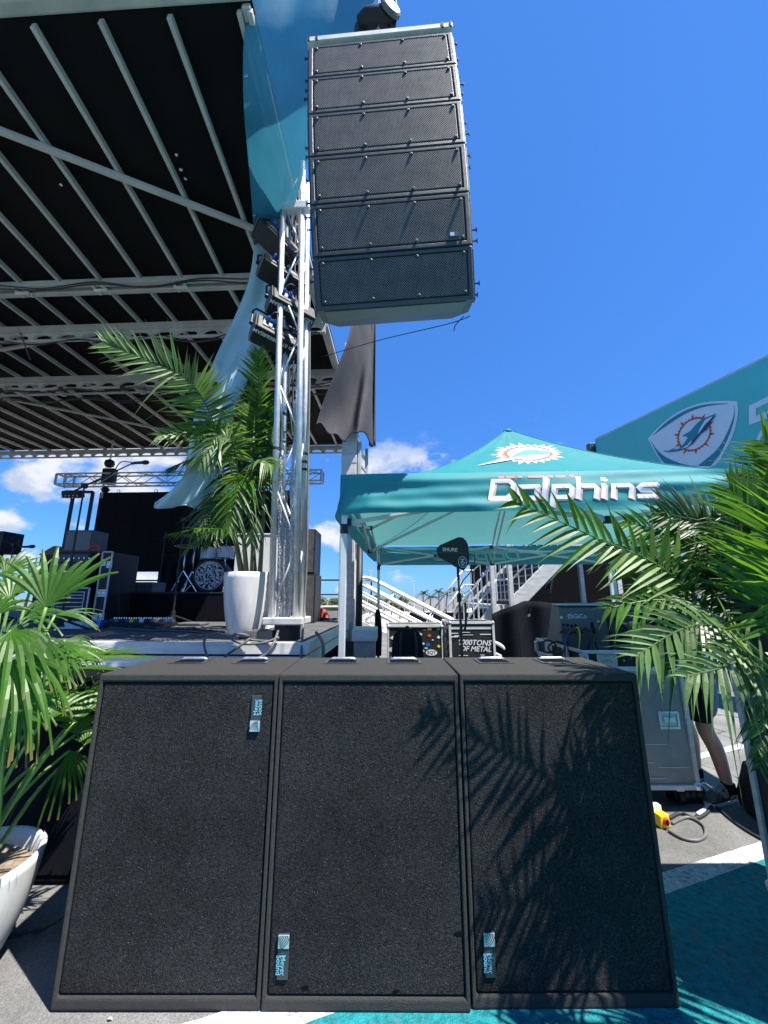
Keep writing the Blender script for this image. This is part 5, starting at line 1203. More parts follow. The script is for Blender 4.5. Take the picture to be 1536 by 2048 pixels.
# ---------------------------------------------------------------- big teal sign behind
def build_sign():
    A, B = V((5.27, 9.0, 0)), V((6.28, 5.6, 0)); d = (B-A).normalized(); nrm = V((-abs(d.y), -d.x, 0)).normalized(); nrm = V((d.y, -d.x, 0)); nrm = nrm if nrm.dot(V((-1, -1, 0))) > 0 else -nrm
    ZTOP = 5.30; ZBOT = 2.6; L = 9.0
    def hit(px, py, off=0.):
        r = ray(px, py); k = (A+nrm*off-CAMP).dot(nrm)/r.dot(nrm); return CAMP+r*k
    t = thing('team_sign', 'large teal sign with a football emblem rising behind the canopy tent', 'sign', A)
    m = MB(); a, b = A, A+d*L
    m.prism([V((a.x, a.y, ZBOT)), V((b.x, b.y, ZBOT)), V((b.x, b.y, ZTOP)), V((a.x, a.y, ZTOP))], nrm*-.06); part(m, 'panel', M_['signteal'], t)
    m = MB(); m.bar(V((a.x, a.y, ZTOP+.02))-nrm*.03, V((b.x, b.y, ZTOP+.02))-nrm*.03, .05, .04); part(m, 'top_trim', M_['alu_dull'], t)
    m = MB(); m.bar(V((a.x, a.y, ZBOT))-nrm*.10, V((a.x, a.y, ZTOP+.02))-nrm*.10, .08, .08); part(m, 'end_post', M_['alu_dull'], t)
    for k in (0, 4.5, 9):
        q = a+d*k-nrm*.16; m = MB(); m.bar(V((q.x, q.y, 0)), V((q.x, q.y, ZTOP)), .1, .1); part(m, 'post', M_['alu_dull'], t)
    m = MB(); p0 = hit(1187, 902, .0)-d*.06; m.box(p0, (.16, .16, .42)); part(m, 'hinge_bracket', M_['satin'], t, bevel=.01)
    m = MB(); m.bar(p0-d*.02+V((0, 0, .03)), P(1140, 925, Y=9.4), .09, .10); part(m, 'support_arm', M_['alu_dull'], t)
    def poly(pts, mt, off, nm='emblem', par=None):
        m = MB(); vs = [hit(x, y, off) for x, y in pts]; m.add(vs, [tuple(range(len(vs)))]); return part(m, nm, M_[mt], par or t)
    def curve(pts, n=24):
        sp = spline([V((x, y, 0)) for x, y in pts], n); return [(q.x, q.y) for q in sp]
    Z = lambda x, y: (1230+x*306/1536, 740+y*220/1104)
    z = lambda L: [Z(*p) for p in L]
    top = curve(z([(330, 690), (430, 580), (600, 440), (800, 350), (1000, 312), (1225, 312)])); bot = curve(z([(1225, 312), (1235, 420), (1200, 600), (1110, 800), (960, 980), (560, 990), (430, 870), (330, 690)]))
    poly(top+bot[1:-1], 'signwhite', .006)
    poly(curve(z([(375, 660), (520, 520), (720, 400), (920, 345), (1145, 336)]))+curve(z([(1145, 340), (930, 362), (740, 424), (560, 530), (375, 662)]))[1:-1], 'tealprint', .012)
    poly(curve(z([(352, 700), (420, 800), (520, 880), (680, 945), (830, 965)]))+curve(z([(830, 968), (700, 985), (560, 985), (450, 880), (352, 704)]))[1:-1], 'tealprint', .012)
    poly(curve(z([(1193, 350), (1190, 460), (1120, 640), (1020, 800), (830, 962)]))+curve(z([(960, 966), (1060, 830), (1150, 640), (1198, 470), (1196, 350)])), 'tealprint', .012)
    # sun ring
    m = MB(); cx, cy, rx, ry = 795, 645, 152, 152; N = 60; vs = []; r = random.Random(4)
    sp = [(0, 1)]
    for k in range(N):
        a0 = 2*pi*k/N; dirx = cos(a0)+.25*sin(a0)*0; q = 1.08 if k % 2 == 0 else (1.40 if k % 6 == 1 else 1.18)
        vs.append(hit(*Z(cx+cos(a0)*rx-sin(a0)*18, cy+sin(a0)*ry-cos(a0)*20), .012)); vs.append(hit(*Z(cx+cos(a0)*rx*q-sin(a0)*18*q, cy+sin(a0)*ry*q-cos(a0)*20*q), .012))
    m.add(vs, [(2*k, 2*((k+1) % N), 2*((k+1) % N)+1, 2*k+1) for k in range(N)]); part(m, 'emblem', M_['orange'], t)
    body = z([(485, 805), (530, 815), (560, 800), (600, 780), (590, 800), (640, 790), (690, 740), (730, 680), (700, 660), (670, 675), (690, 650), (760, 610), (800, 560), (850, 510), (920, 475), (1010, 438), (1008, 448), (960, 490), (930, 540), (880, 600), (840, 650), (820, 690), (770, 730), (710, 780), (640, 815), (560, 825), (510, 825)])
    poly(body, 'tealprint', .020)
    poly(z([(1010, 455), (960, 520), (920, 600), (860, 640), (780, 740), (700, 790), (620, 815), (700, 770), (770, 720), (820, 660), (880, 590), (940, 520), (985, 465)]), 'navyprint', .028)
    poly(z([(905, 500), (880, 540), (850, 590), (830, 650), (860, 610), (900, 550), (960, 490), (985, 460)]), 'signwhite', .034)
    poly(z([(770, 700), (730, 750), (660, 795), (720, 775), (765, 730)]), 'signwhite', .034)
    # start of the big outlined lettering
    out = [(1498, 812), (1570, 775), (1570, 824), (1498, 850)]; inn = [(1512, 817), (1556, 795), (1556, 812), (1512, 832)]
    m = MB(); vs = [hit(*p, .01) for p in out]+[hit(*p, .01) for p in inn]; m.add(vs, [(k, (k+1) % 4, 4+(k+1) % 4, 4+k) for k in range(4)]); part(m, 'lettering', M_['signwhite'], t)
    m = MB()
    m.add([hit(*p, .01) for p in ((1512, 880), (1520, 862), (1528, 858), (1540, 880), (1534, 884), (1526, 868), (1518, 884))], [(0, 1, 2, 3, 4, 5, 6)]); part(m, 'lettering', M_['signwhite'], t)
build_sign()

# ---------------------------------------------------------------- road cases
def catch(m_parent, c, ex, ez, ny, w=.12, h=.08):
    """recessed latch or handle dish: plate with raised rim and a bar"""
    m = MB(); R = Matrix((ex, ny*-1, ez)).transposed()
    for (dx, dz, sx, sz) in ((0, h/2-.008, w, .016), (0, -h/2+.008, w, .016), (-w/2+.008, 0, .016, h-.032), (w/2-.008, 0, .016, h-.032)):
        m.box(c+ex*dx+ez*dz+ny*.004, (sx, .008, sz), R)
    p = part(m, 'catch', M_['steel'], m_parent, bevel=.002)
    m = MB(); m.box(c+ny*.0015, (w-.034, .003, h-.034), R); part(m, 'catch_dish', M_['alu_dull'], p)
    m = MB(); m.box(c+ny*.007+ez*.004, (w*.55, .008, h*.30), R); part(m, 'catch_bar', M_['steel'], p, bevel=.002)
def road_case(name, label, loc, w, d, h, rz, body, lid=.35, casters=True, edge=.028, group=None, catches=(), z0=None):
    cz = .13 if casters else 0.
    t = thing(name, label, 'road case', loc, (0, 0, rz), group=group); R = Matrix.Rotation(rz, 3, 'Z'); o = V(loc)
    X, Yv, Z3 = R @ V((1, 0, 0)), R @ V((0, 1, 0)), V((0, 0, 1))
    def q(x, y, z): return o+X*x+Yv*y+V((0, 0, z))
    lz = cz+h*(1-lid)
    m = MB(); m.box(q(0, 0, (cz+lz)/2-.001), (w-.008, d-.008, lz-cz-.004), R); part(m, 'body', body, t)
    m = MB(); m.box(q(0, 0, (lz+cz+h)/2+.001), (w-.008, d-.008, cz+h-lz-.004), R); part(m, 'lid', body, t)
    zs = [cz+edge/2, lz-.012, lz+.014, cz+h-edge/2]
    for k, z in enumerate(zs):
        hh = edge if k in (0, 3) else .022
        for sy in (-1, 1):
            m = MB(); m.box(q(0, sy*d/2, z), (w, edge if k in (0, 3) else .008, hh), R); part(m, 'edge_strip', M_['alu_dull'], t, bevel=.002)
        for sx in (-1, 1):
            m = MB(); m.box(q(sx*w/2, 0, z), (edge if k in (0, 3) else .008, d-.01, hh-.002), R); part(m, 'edge_strip', M_['alu_dull'], t, bevel=.002)
    for sx in (-1, 1):
        for sy in (-1, 1):
            m = MB(); m.box(q(sx*(w/2-.004), sy*(d/2-.004), cz+h/2), (edge, edge, h-edge*2), R); part(m, 'edge_strip', M_['alu_dull'], t, bevel=.002)
            for z in (cz+.02, cz+h-.02):
                m = MB(); m.lathe([(.006, -.03), (.032, -.018), (.034, .012), (.02, .028), (.004, .032)], q(sx*(w/2-.006), sy*(d/2-.006), z), 10); part(m, 'ball_corner', M_['steel'], t, smooth=True)
            if casters:
                m = MB(); m.lathe([(.045, -.018), (.05, -.012), (.05, .012), (.045, .018)], q(sx*(w/2-.09), sy*(d/2-.09), .05), 14, axis=X); part(m, 'caster', M_['rubber'], t)
                m = MB(); m.box(q(sx*(w/2-.09), sy*(d/2-.09), .108), (.05, .06, .035), R); part(m, 'caster_fork', M_['steel'], t)
    for (face, x, z, ww, hh) in catches:
        if face == 'f': catch(t, q(x, -d/2+.004, z), X, Z3, -Yv, ww, hh)
        elif face == 'l': catch(t, q(-w/2+.004, x, z), Yv*-1, Z3, -X, ww, hh)
        elif face == 'b': catch(t, q(x, d/2-.004, z), X*-1, Z3, Yv, ww, hh)
    return t, q
def build_cases():
    # sticker case
    a, b = P(776, 1251, Y=7.1), P(884, 1251, Y=7.1); w = b.x-a.x
    t, q = road_case('road_case', 'black road case covered in stickers behind the middle subwoofer', ((a.x+b.x)/2, 7.4, 0), w, .6, a.z-.13, 0, M_['ply'], .0005, group='road cases behind the subwoofers')
    r = random.Random(12); cols = ['tentlet', 'yellow', 'red', 'cyan', 'offwhite', 'blue', 'orange', 'tentlet', 'alu_dull', 'stem']; used = []
    k = 0
    while k < 60:
        x, z = r.uniform(-w/2+.05, w/2-.05), r.uniform(.42, .98); rad = r.uniform(.02, .055)
        if any((x-u)**2+(z-v)**2 < (rad+s)**2 for u, v, s in used): k += 1; used and None; 
        else:
            used.append((x, z, rad)); n = r.choice((4, 4, 6, 14)); an = r.uniform(0, 1); m = MB(); asp = r.uniform(.45, 1)
            m.prism([q(x+rad*cos(2*pi*j/n+an), -.3+.001, z+rad*asp*sin(2*pi*j/n+an)) for j in range(n)], (0, -.0025, 0)); part(m, 'sticker', M_[r.choice(cols)], t); k += 1
    m = MB(); n = 20; m.prism([q(.28+.10*cos(2*pi*j/n), -.298, .52+.05*sin(2*pi*j/n)) for j in range(n)], (0, -.004, 0)); st = part(m, 'sticker', M_['tentlet'], t)
    m = MB(); text_at(m, 'EQT', q(.28, -.3035, .52), (1, 0, 0), (0, 0, 1), .078, bold=.001); part(m, 'sticker_lettering', M_['black'], st)
    # second case
    a, b = P(897, 1243, Y=7.05), P(985, 1243, Y=7.05); w = b.x-a.x
    t, q = road_case('road_case', 'battered black road case with slanted white lettering under the antenna', ((a.x+b.x)/2, 7.37, 0), w, .64, a.z-.13, radians(2), M_['ply'], .12, edge=.04, group='road cases behind the subwoofers')
    m = MB(); text_at(m, '10000TONS', q(.0, -.324, .69), (1, 0, -.03), (0, 0, 1), .125, shear=.3, bold=.0022); text_at(m, 'OF METAL', q(.05, -.324, .585), (1, 0, -.03), (0, 0, 1), .118, shear=.3, bold=.002); part(m, 'lettering', M_['tentlet'], t)
    for k in range(12):
        m = MB(); x, z = r.uniform(-w/2+.06, w/2-.1), r.choice((r.uniform(.78, .88), r.uniform(.38, .5))); m.box(q(x, -.3215, z), (r.uniform(.06, .2), .002, r.uniform(.006, .018))); part(m, 'scuff', M_['offwhite'], t)
    for z in (1.0, .86, .72, .58, .44):
        m = MB(); m.box(q(-w/2-.016, -.06, z), (.02, .12, .04), Matrix.Rotation(.3, 3, 'X')); part(m, 'hinge_strip', M_['steel'], t, bevel=.003)
    # low trunk with backpack
    a, b = P(772, 1300, Y=3.75), P(858, 1300, Y=3.75)
    t, q = road_case('road_case', 'low black road case hidden behind the subwoofers under the backpack', ((a.x+b.x)/2, 3.95, 0), b.x-a.x, .4, .56, 0, M_['ply'], .3, group='road cases behind the subwoofers')
    base = V((P(815, 1300, Y=3.86).x, 3.86, .70)); bp = thing('backpack', 'black backpack standing in front of the sticker covered road case', 'backpack', base)
    def fn(u, v):
        a_ = 2*pi*u; w_ = .155*(1-.18*v**3)*(1-max(0, v-.8)**2*9) ; dd = .10*(1-.25*v)*(1-max(0, v-.8)**2*9); e = .55
        cx = math.copysign(abs(cos(a_))**e, cos(a_)); sy = math.copysign(abs(sin(a_))**e, sin(a_))
        return base+V((cx*w_, sy*dd, .002+.465*v))
    m = MB(); m.grid(fn, 28, 16); m.add([fn(j/28, 1) for j in range(28)], [tuple(range(28))]); part(m, 'bag', M_['cloth_black'], bp, smooth=True)
    m = MB(); m.grid(lambda u, v: base+V(((u-.5)*.24, -.112-.03*sin(pi*u)*sin(pi*v), .04+.21*v)), 10, 8); part(m, 'front_pocket', M_['cloth_black'], bp, smooth=True, solid=.004)
    for sx in (-.06, .06):
        m = MB(); m.tube(spline([base+V((sx, -.075, .44)), base+V((sx*1.2, -.14, .36)), base+V((sx*1.2, -.145, .22)), base+V((sx, -.12, .08))], 12), .012, 6); part(m, 'strap', M_['black'], bp, smooth=True)
    m = MB(); m.tube(spline([base+V((-.03, 0, .455)), base+V((0, 0, .49)), base+V((.03, 0, .455))], 8), .008, 6); part(m, 'handle', M_['black'], bp, smooth=True)
    # grey steel cabinet by the stage
    a, b = P(706, 1258, Y=4.0), P(752, 1258, Y=4.0); c = V(((a.x+b.x)/2, 4.2, 0)); w = b.x-a.x
    t = thing('steel_cabinet', 'small grey steel cabinet between the stage and the tent leg', 'cabinet', c)
    m = MB(); m.box(c+V((0, 0, (a.z-.12)/2)), (w-.02, .4, a.z-.12)); part(m, 'body', M_['greyply'], t, bevel=.006)
    m = MB(); m.box(c+V((0, 0, a.z-.06)), (w+.02, .44, .115)); part(m, 'cap', M_['alu_dull'], t, bevel=.008)
    m = MB(); m.lathe([(.012, 0), (.012, .006)], c+V((.01, -.2, .88)), 12, axis=V((0, -1, 0))); part(m, 'lock', M_['black'], t)
    # tall black road case at the far right edge
    t, q = road_case('road_case', 'tall black road case cut off by the right edge of the photo', (1.805+.45, 1.77, 0), .9, .7, 1.42, 0, M_['ply'], .4, catches=(('l', -.20, .62, .13, .11), ('b', .2, .6, .13, .11)))
build_cases()
m = MB()
# ---------------------------------------------------------------- stair handrails of the stage
def build_handrails():
    t = thing('stage_stairs', 'folding stage stairs with long slanting pale tube handrails', 'stairs', (1.1, 8.3, 0)); Yn = 8.1
    def loop(yy, dx, dz):
        a = P(742, 1158, Y=Yn)+V((dx, yy-Yn, dz)); b = P(1000, 1290, Y=Yn)+V((dx, yy-Yn, dz)); d = (b-a).normalized(); n = V((d.z, 0, -d.x)); n = n if n.z < 0 else -n
        w = .56
        L = (b-a).length
        pts = []
        for k in range(13):
            an = pi/2+pi*k/12; pts.append(a+n*(w/2)-n*(w/2)*sin(an)*1+d*(w/2)*cos(an)*1)
        p1 = [a+n*(w/2)+(-n*sin(x)*(w/2)-d*cos(x)*(w/2)) for x in [pi/2-pi*k/12 for k in range(13)]]
        p2 = [b+n*(w/2)+(n*sin(x)*(w/2)+d*cos(x)*(w/2)) for x in [pi/2-pi*k/12 for k in range(13)]]
        return p1, p2, a, b, d, n, w
    for nm, yy, dx, dz in (('near', Yn, 0, 0), ('far', Yn+.75, .06, .02)):
        p1, p2, a, b, d, n, w = loop(yy, dx, dz)
        m = MB(); m.tube(p1+p2, .034, 10, closed=True); part(m, 'handrail', M_['railwhite'], t, smooth=True)
        for f in (.34, .67):
            m = MB(); m.tube([a+n*w*f-d*.12, b+n*w*f+d*.10], .029, 8); part(m, 'mid_rail', M_['railwhite'], t, smooth=True)
        for f in (.18, .5, .8):
            c = a.lerp(b, f); m = MB(); m.tube([c, c+n*w], .014, 6); part(m, 'rail_post', M_['railwhite'], t, smooth=True)
        m = MB(); m.bar(a+n*(w+.32)-d*.1, b+n*(w+.24)+d*.05, .05, .07); part(m, 'stringer', M_['alu_dull'], t)
        for f in (.1, .9):
            c = a.lerp(b, f); m = MB(); m.tube([c+n*w, c+n*(w+.3)], .018, 6); part(m, 'rail_post', M_['railwhite'], t, smooth=True)
    p1, p2, a, b, d, n, w = loop(Yn, 0, 0)
    for k in range(6):
        c = (a+n*(w+.3)).lerp(b+n*(w+.24), (k+.5)/6); m = MB(); m.box(c+V((0, .38, -.02)), (.26, .70, .03)); part(m, 'tread', M_['alu_dull'], t)
build_handrails()

def build_antenna():
    c = P(912, 1108, Y=3.6); t = thing('paddle_antenna', 'dark paddle antenna with white lettering on a thin stand', 'antenna', (c.x, 3.6, 0))
    out = [(874, 1104), (874, 1096), (880, 1090), (905, 1079), (917, 1074), (926, 1075), (933, 1082), (937, 1092), (938, 1104), (939, 1114), (938, 1128), (928, 1141), (918, 1137), (908, 1132), (896, 1124), (880, 1116), (875, 1111)]
    pts = [P(x, y, Y=3.6) for x, y in out]
    m = MB(); m.prism(pts, (0, .022, 0)); p = part(m, 'paddle', M_['darkgreen'], t, bevel=.005)
    m = MB(); text_at(m, 'SHURE', P(900, 1099.5, Y=3.597), (1, 0, -.03), (0, 0, 1), .046, bold=.0014); part(m, 'lettering', M_['tentlet'], p)
    m = MB(); m.bar(P(876, 1105, Y=3.598), P(933, 1107, Y=3.598), .003, .0035); part(m, 'seam', M_['greypaint'], p)
    o = P(925, 1124, Y=3.598); R = .045
    m = MB(); n = 28; m.prism([o+V((R*.92*cos(2*pi*k/n)*1.0, 0, R*1.2*sin(2*pi*k/n))) for k in range(n)], (0, -.002, 0)); s = part(m, 'round_sticker', M_['navyprint'], p)
    m = MB(); m.tube([o+V((R*.86*cos(2*pi*k/n), -.003, R*1.12*sin(2*pi*k/n))) for k in range(n)], .0025, 4, closed=True); part(m, 'sticker_ring', M_['tentlet'], s)
    m = MB()
    for k, (dx, dz, w, h) in enumerate(((0, .025, .04, .008), (0, .008, .014, .02), (-.015, -.005, .012, .012), (.016, -.006, .014, .01), (0, -.022, .026, .008), (0, -.036, .012, .007))): m.box(o+V((dx, -.003, dz)), (w, .002, h))
    part(m, 'sticker_print', M_['offwhite'], s)
    b = P(916, 1140, Y=3.61)
    m = MB(); m.tube([b+V((0, 0, -.09)), b+V((0, 0, .03))], .013, 10); part(m, 'mount', M_['black'], t)
    m = MB(); x = b.x; m.tube([V((x+.01, 3.61, .02)), V((x+.004, 3.61, 1.15)), V((x, 3.61, b.z-.08))], [.013, .012, .008], 10); part(m, 'pole', M_['satin'], t, smooth=True)
    m = MB(); m.tube([V((x, 3.61, 1.42)), V((x, 3.61, 1.50))], .02, 10); part(m, 'clutch', M_['black'], t)
    for k in range(3):
        a = 2*pi*k/3+.5; m = MB(); m.tube([V((x+.01, 3.61, .16)), V((x+.01+.3*cos(a), 3.61+.3*sin(a), .012))], .010, 8); part(m, 'leg', M_['satin'], t, smooth=True)
    m = MB(); m.tube(spline([P(938, 1108, Y=3.61), P(948, 1112, Y=3.61), P(949, 1125, Y=3.61), P(940, 1145, Y=3.61), P(922, 1170, Y=3.61), P(918, 1215, Y=3.6), P(924, 1262, Y=3.6), P(905, 1285, Y=3.6)], 40), .005, 6); part(m, 'cable', M_['rubber'], t, smooth=True)
    m = MB(); m.tube(spline([P(930, 1205, Y=3.6), P(932, 1240, Y=3.59), P(929, 1262, Y=3.59)], 10), .011, 6); part(m, 'cable', M_['rubber'], t, smooth=True)
    # small microphone stand by the black skirt
    c = P(1044, 1240, Y=6.2); t = thing('microphone_stand', 'slim dark microphone stand leaning before the black skirt', 'microphone stand', (c.x-.25, 6.2, 0))
    m = MB(); a0 = P(1040, 1305, Y=6.2); a0.z = .02; m.tube([V((c.x-.06, 6.2, .02)), P(1040, 1262, Y=6.2), P(1048, 1240, Y=6.2)], .013, 8); part(m, 'pole', M_['satin'], t)
    m = MB(); m.tube([P(1036, 1275, Y=6.2), P(1059, 1218, Y=6.2)], .010, 8); part(m, 'boom', M_['satin'], t)
    m = MB(); m.tube([P(1056, 1226, Y=6.2), P(1061, 1216, Y=6.2)], [.02, .03], 10); part(m, 'microphone', M_['black'], t, smooth=True)
    m = MB(); m.tube([P(1057, 1233, Y=6.19), P(1059, 1228, Y=6.19)], .016, 8); part(m, 'tape', M_['offwhite'], t)
    for k in range(3):
        a = 2*pi*k/3; m = MB(); m.tube([V((c.x-.06, 6.2, .2)), V((c.x-.06+.32*cos(a), 6.2+.32*sin(a), .012))], .010, 6); part(m, 'leg', M_['satin'], t)
build_antenna()

# ---------------------------------------------------------------- mixing desk in its flight case
def build_console():
    t, q = road_case('road_case', 'grey road case on casters under the mixing desk tray', (1.88, 3.1+.42, 0), .72, .84, .80, 0, M_['greyply'], .0005, edge=.03, catches=(('f', .22, .58, .15, .12),))
    for (x, z, w) in ((.1, .42, .16), (.02, .3, .1), (.2, .27, .22), (.08, .2, .12)):
        m = MB(); m.box(q(x, -.4215, z), (w, .001, .004)); part(m, 'scuff', M_['offwhite'], t)
    # tray
    x0, x1, y0, y1, z0, z1 = 1.50, 2.42, 3.06, 3.95, .932, 1.062
    tr = thing('flight_case_tray', 'open black flight case tray with bright edges holding the mixing desk', 'flight case', ((x0+x1)/2, (y0+y1)/2, z0))
    for (a, b, c, d, nm) in ((x0, x1, y0, y0+.012, 'side_panel'), (x0, x1, y1-.012, y1, 'side_panel'), (x0, x0+.012, y0+.013, y1-.013, 'side_panel'), (x1-.012, x1, y0+.013, y1-.013, 'side_panel')):
        m = MB(); m.box(((a+b)/2, (c+d)/2, (z0+z1)/2), (b-a, d-c, z1-z0)); part(m, nm, M_['ply'], tr)
    m = MB(); m.box(((x0+x1)/2, (y0+y1)/2, z0+.008), (x1-x0-.03, y1-y0-.03, .014)); part(m, 'floor_panel', M_['void'], tr)
    for z, h in ((z0+.012, .03), (z1, .024)):
        m = MB(); m.box(((x0+x1)/2, y0-.004, z), (x1-x0+.02, .014, h)); part(m, 'edge_strip', M_['alu'], tr, bevel=.002)
        m = MB(); m.box((x0-.004, (y0+y1)/2, z), (.014, y1-y0-.02, h)); part(m, 'edge_strip', M_['alu'], tr, bevel=.002)
        m = MB(); m.box(((x0+x1)/2, y1+.004, z), (x1-x0+.02, .014, h)); part(m, 'edge_strip', M_['alu'], tr, bevel=.002)
        m = MB(); m.box((x1+.004, (y0+y1)/2, z), (.014, y1-y0-.02, h)); part(m, 'edge_strip', M_['alu'], tr, bevel=.002)
    for (xx, yy) in ((x0, y0), (x1, y0), (x0, y1), (x1, y1)):
        m = MB(); m.box((xx, yy, (z0+z1)/2), (.05, .05, z1-z0-.03)); part(m, 'corner_plate', M_['steel'], tr, bevel=.006)
    X, Z = V((1, 0, 0)), V((0, 0, 1))
    for x, w, h, z in ((x0+.17, .15, .10, .995), (x0+.44, .11, .08, 1.022), (x0+.72, .15, .10, .995)): catch(tr, V((x, y0-.001, z)), X, Z, V((0, -1, 0)), w, h)
    for y, w, h, z in ((y0+.28, .11, .09, 1.01), (y0+.62, .15, .10, .995)): catch(tr, V((x0-.001, y, z)), V((0, -1, 0)), Z, V((-1, 0, 0)), w, h)
    for x in (x0+.3, x0+.58, x0+.85):
        m = MB(); m.lathe([(.008, 0), (.005, .004)], (x, y0-.0015, 1.0), 8, axis=V((0, -1, 0))); part(m, 'rivet', M_['steel'], tr)
    # console
    c0 = P(1112, 1212, Y=3.5); c1 = P(1214, 1206, Y=3.42)
    base = V(((c0.x+c1.x)/2, 3.5, z0+.016)); t = thing('mixing_desk', 'grey mixing desk seen from behind with white maker lettering', 'mixing desk', base)
    zb, zt = z0+.016, c0.z
    prof = [(3.44, zb), (3.44, zt-.02), (3.47, zt), (3.60, zt+.005), (3.74, zb+.16), (3.90, zb+.10), (3.90, zb)]
    m = MB(); m.prism([V((c0.x, y, z)) for y, z in prof], (c1.x-c0.x, 0, 0)); part(m, 'rear_housing', M_['greypaint'], t, bevel=.010)
    m = MB(); m.box(((c0.x+c1.x)/2, 3.50, zt+.012), (c1.x-c0.x+.012, .13, .016)); part(m, 'top_cap', M_['alu_dull'], t, bevel=.004)
    m = MB(); m.box(((c0.x+c1.x)/2+.04, 3.50, zt+.023), (c1.x-c0.x-.10, .05, .006)); part(m, 'light_strip', M_['tealprint'], t)
    xr = c1.x+.02
    prof2 = [(3.40, zb), (3.42, zt-.03), (3.47, zt-.005), (3.60, zt-.01), (3.92, zb+.12), (3.92, zb)]
    m = MB(); m.prism([V((xr-.018, y, z)) for y, z in prof2], (.39, 0, 0)); part(m, 'wing_housing', M_['satin'], t, bevel=.014)
    m = MB(); m.bar(V((xr+.40, 3.42, zt-.01)), V((xr+.40, 3.92, zb+.13)), .05, .03); part(m, 'end_cheek', M_['satin'], t)
    for k in range(9):
        m = MB(); m.box((xr+.11, 3.394, zb+.06+.022*k), (.15, .010, .008)); part(m, 'vent_slat', M_['black'], t)
    m = MB(); m.bar(V((xr+.0, 3.40, zt-.06)), V((xr+.36, 3.385, zb+.03)), .012, .016); part(m, 'cable', M_['greypaint'], t)
    yv = 3.4385; zz = lambda y: P(1100, y, Y=3.44).z; xx = lambda x: P(x, 1240, Y=3.44).x
    m = MB(); text_at(m, 'DiGiCo', (xx(1155), yv, zz(1233)), (1, 0, .02), (0, 0, 1), .052, bold=.0009); 
    for k in range(3): m.box((xx(1139)+k*.008-.004, yv, zz(1231)+.004*k), (.005, .001, .02-.004*k))
    part(m, 'lettering', M_['tentlet'], t)
    m = MB(); m.box((xx(1123), yv, zz(1235)), (.022, .002, .022)); part(m, 'label_plate', M_['offwhite'], t)
    for (x, y) in ((1126, 1250), (1134, 1250), (1142, 1252), (1150, 1251), (1122, 1262), (1130, 1262), (1138, 1262), (1146, 1263), (1200, 1246)):
        m = MB(); m.box((xx(x), yv, zz(y)), (.022, .003, .024)); part(m, 'connector_panel', M_['black'], t)
    for (x, y) in ((1121, 1261), (1127, 1262), (1133, 1261), (1139, 1262)):
        m = MB(); m.lathe([(.007, 0), (.007, .012)], (xx(x), yv-.001, zz(y)), 8, axis=V((0, -1, 0))); part(m, 'connector', M_['red'], t)
    m = MB(); m.box((xx(1183), yv, zz(1255)), (.022, .004, .085)); part(m, 'handle_slot', M_['void'], t)
    m = MB(); m.box((xx(1197), yv, zz(1243)), (.024, .002, .016)); part(m, 'label_plate', M_['offwhite'], t)
    # cable nest in front of the desk
    nest = thing('cable_nest', 'tangle of black and yellow cables at the back of the mixing desk', 'cables', (xx(1135), 3.3, zb)); r = random.Random(8)
    for k in range(11):
        x = xx(1115+5.5*k); pts = [V((x, 3.42, zz(1262)+r.uniform(-.02, .01))), V((x+r.uniform(-.03, .03), 3.36, zz(1258)+r.uniform(0, .02))), V((x+r.uniform(-.08, .04), 3.30, zz(1272))), V((x+r.uniform(-.10, .06), 3.25, zb+.02)), V((x+r.uniform(-.1, .1), 3.2, zb+.012))]
        m = MB(); m.tube(spline(pts, 22), .0065, 6); part(m, 'cable', M_['yellow'] if k == 5 else M_['navyprint'] if k == 2 else M_['rubber'], nest, smooth=True)
    for k in range(2):
        c = V((xx(1105-k*8), 3.40+.1*k, zb+.10)); m = MB(); m.tube([c+V((.07*cos(q*pi/8), .01*sin(q), .05*sin(q*pi/8))) for q in range(16)], .008, 6, closed=True); part(m, 'cable', M_['rubber'], nest, smooth=True)
    m = MB(); m.tube(spline([V((xx(1186), 3.43, zz(1258))), V((xx(1176), 3.34, zz(1266))), V((xx(1160), 3.26, zz(1282))), V((xx(1150), 3.2, zb+.02))], 20), .012, 8); part(m, 'cable', M_['rubber'], nest, smooth=True)
    m = MB(); m.tube([V((xx(1190), 3.3, zb+.015)), V((xx(1212), 3.36, zb+.09))], .014, 8); part(m, 'flashlight', M_['greypaint'], nest)
build_console()

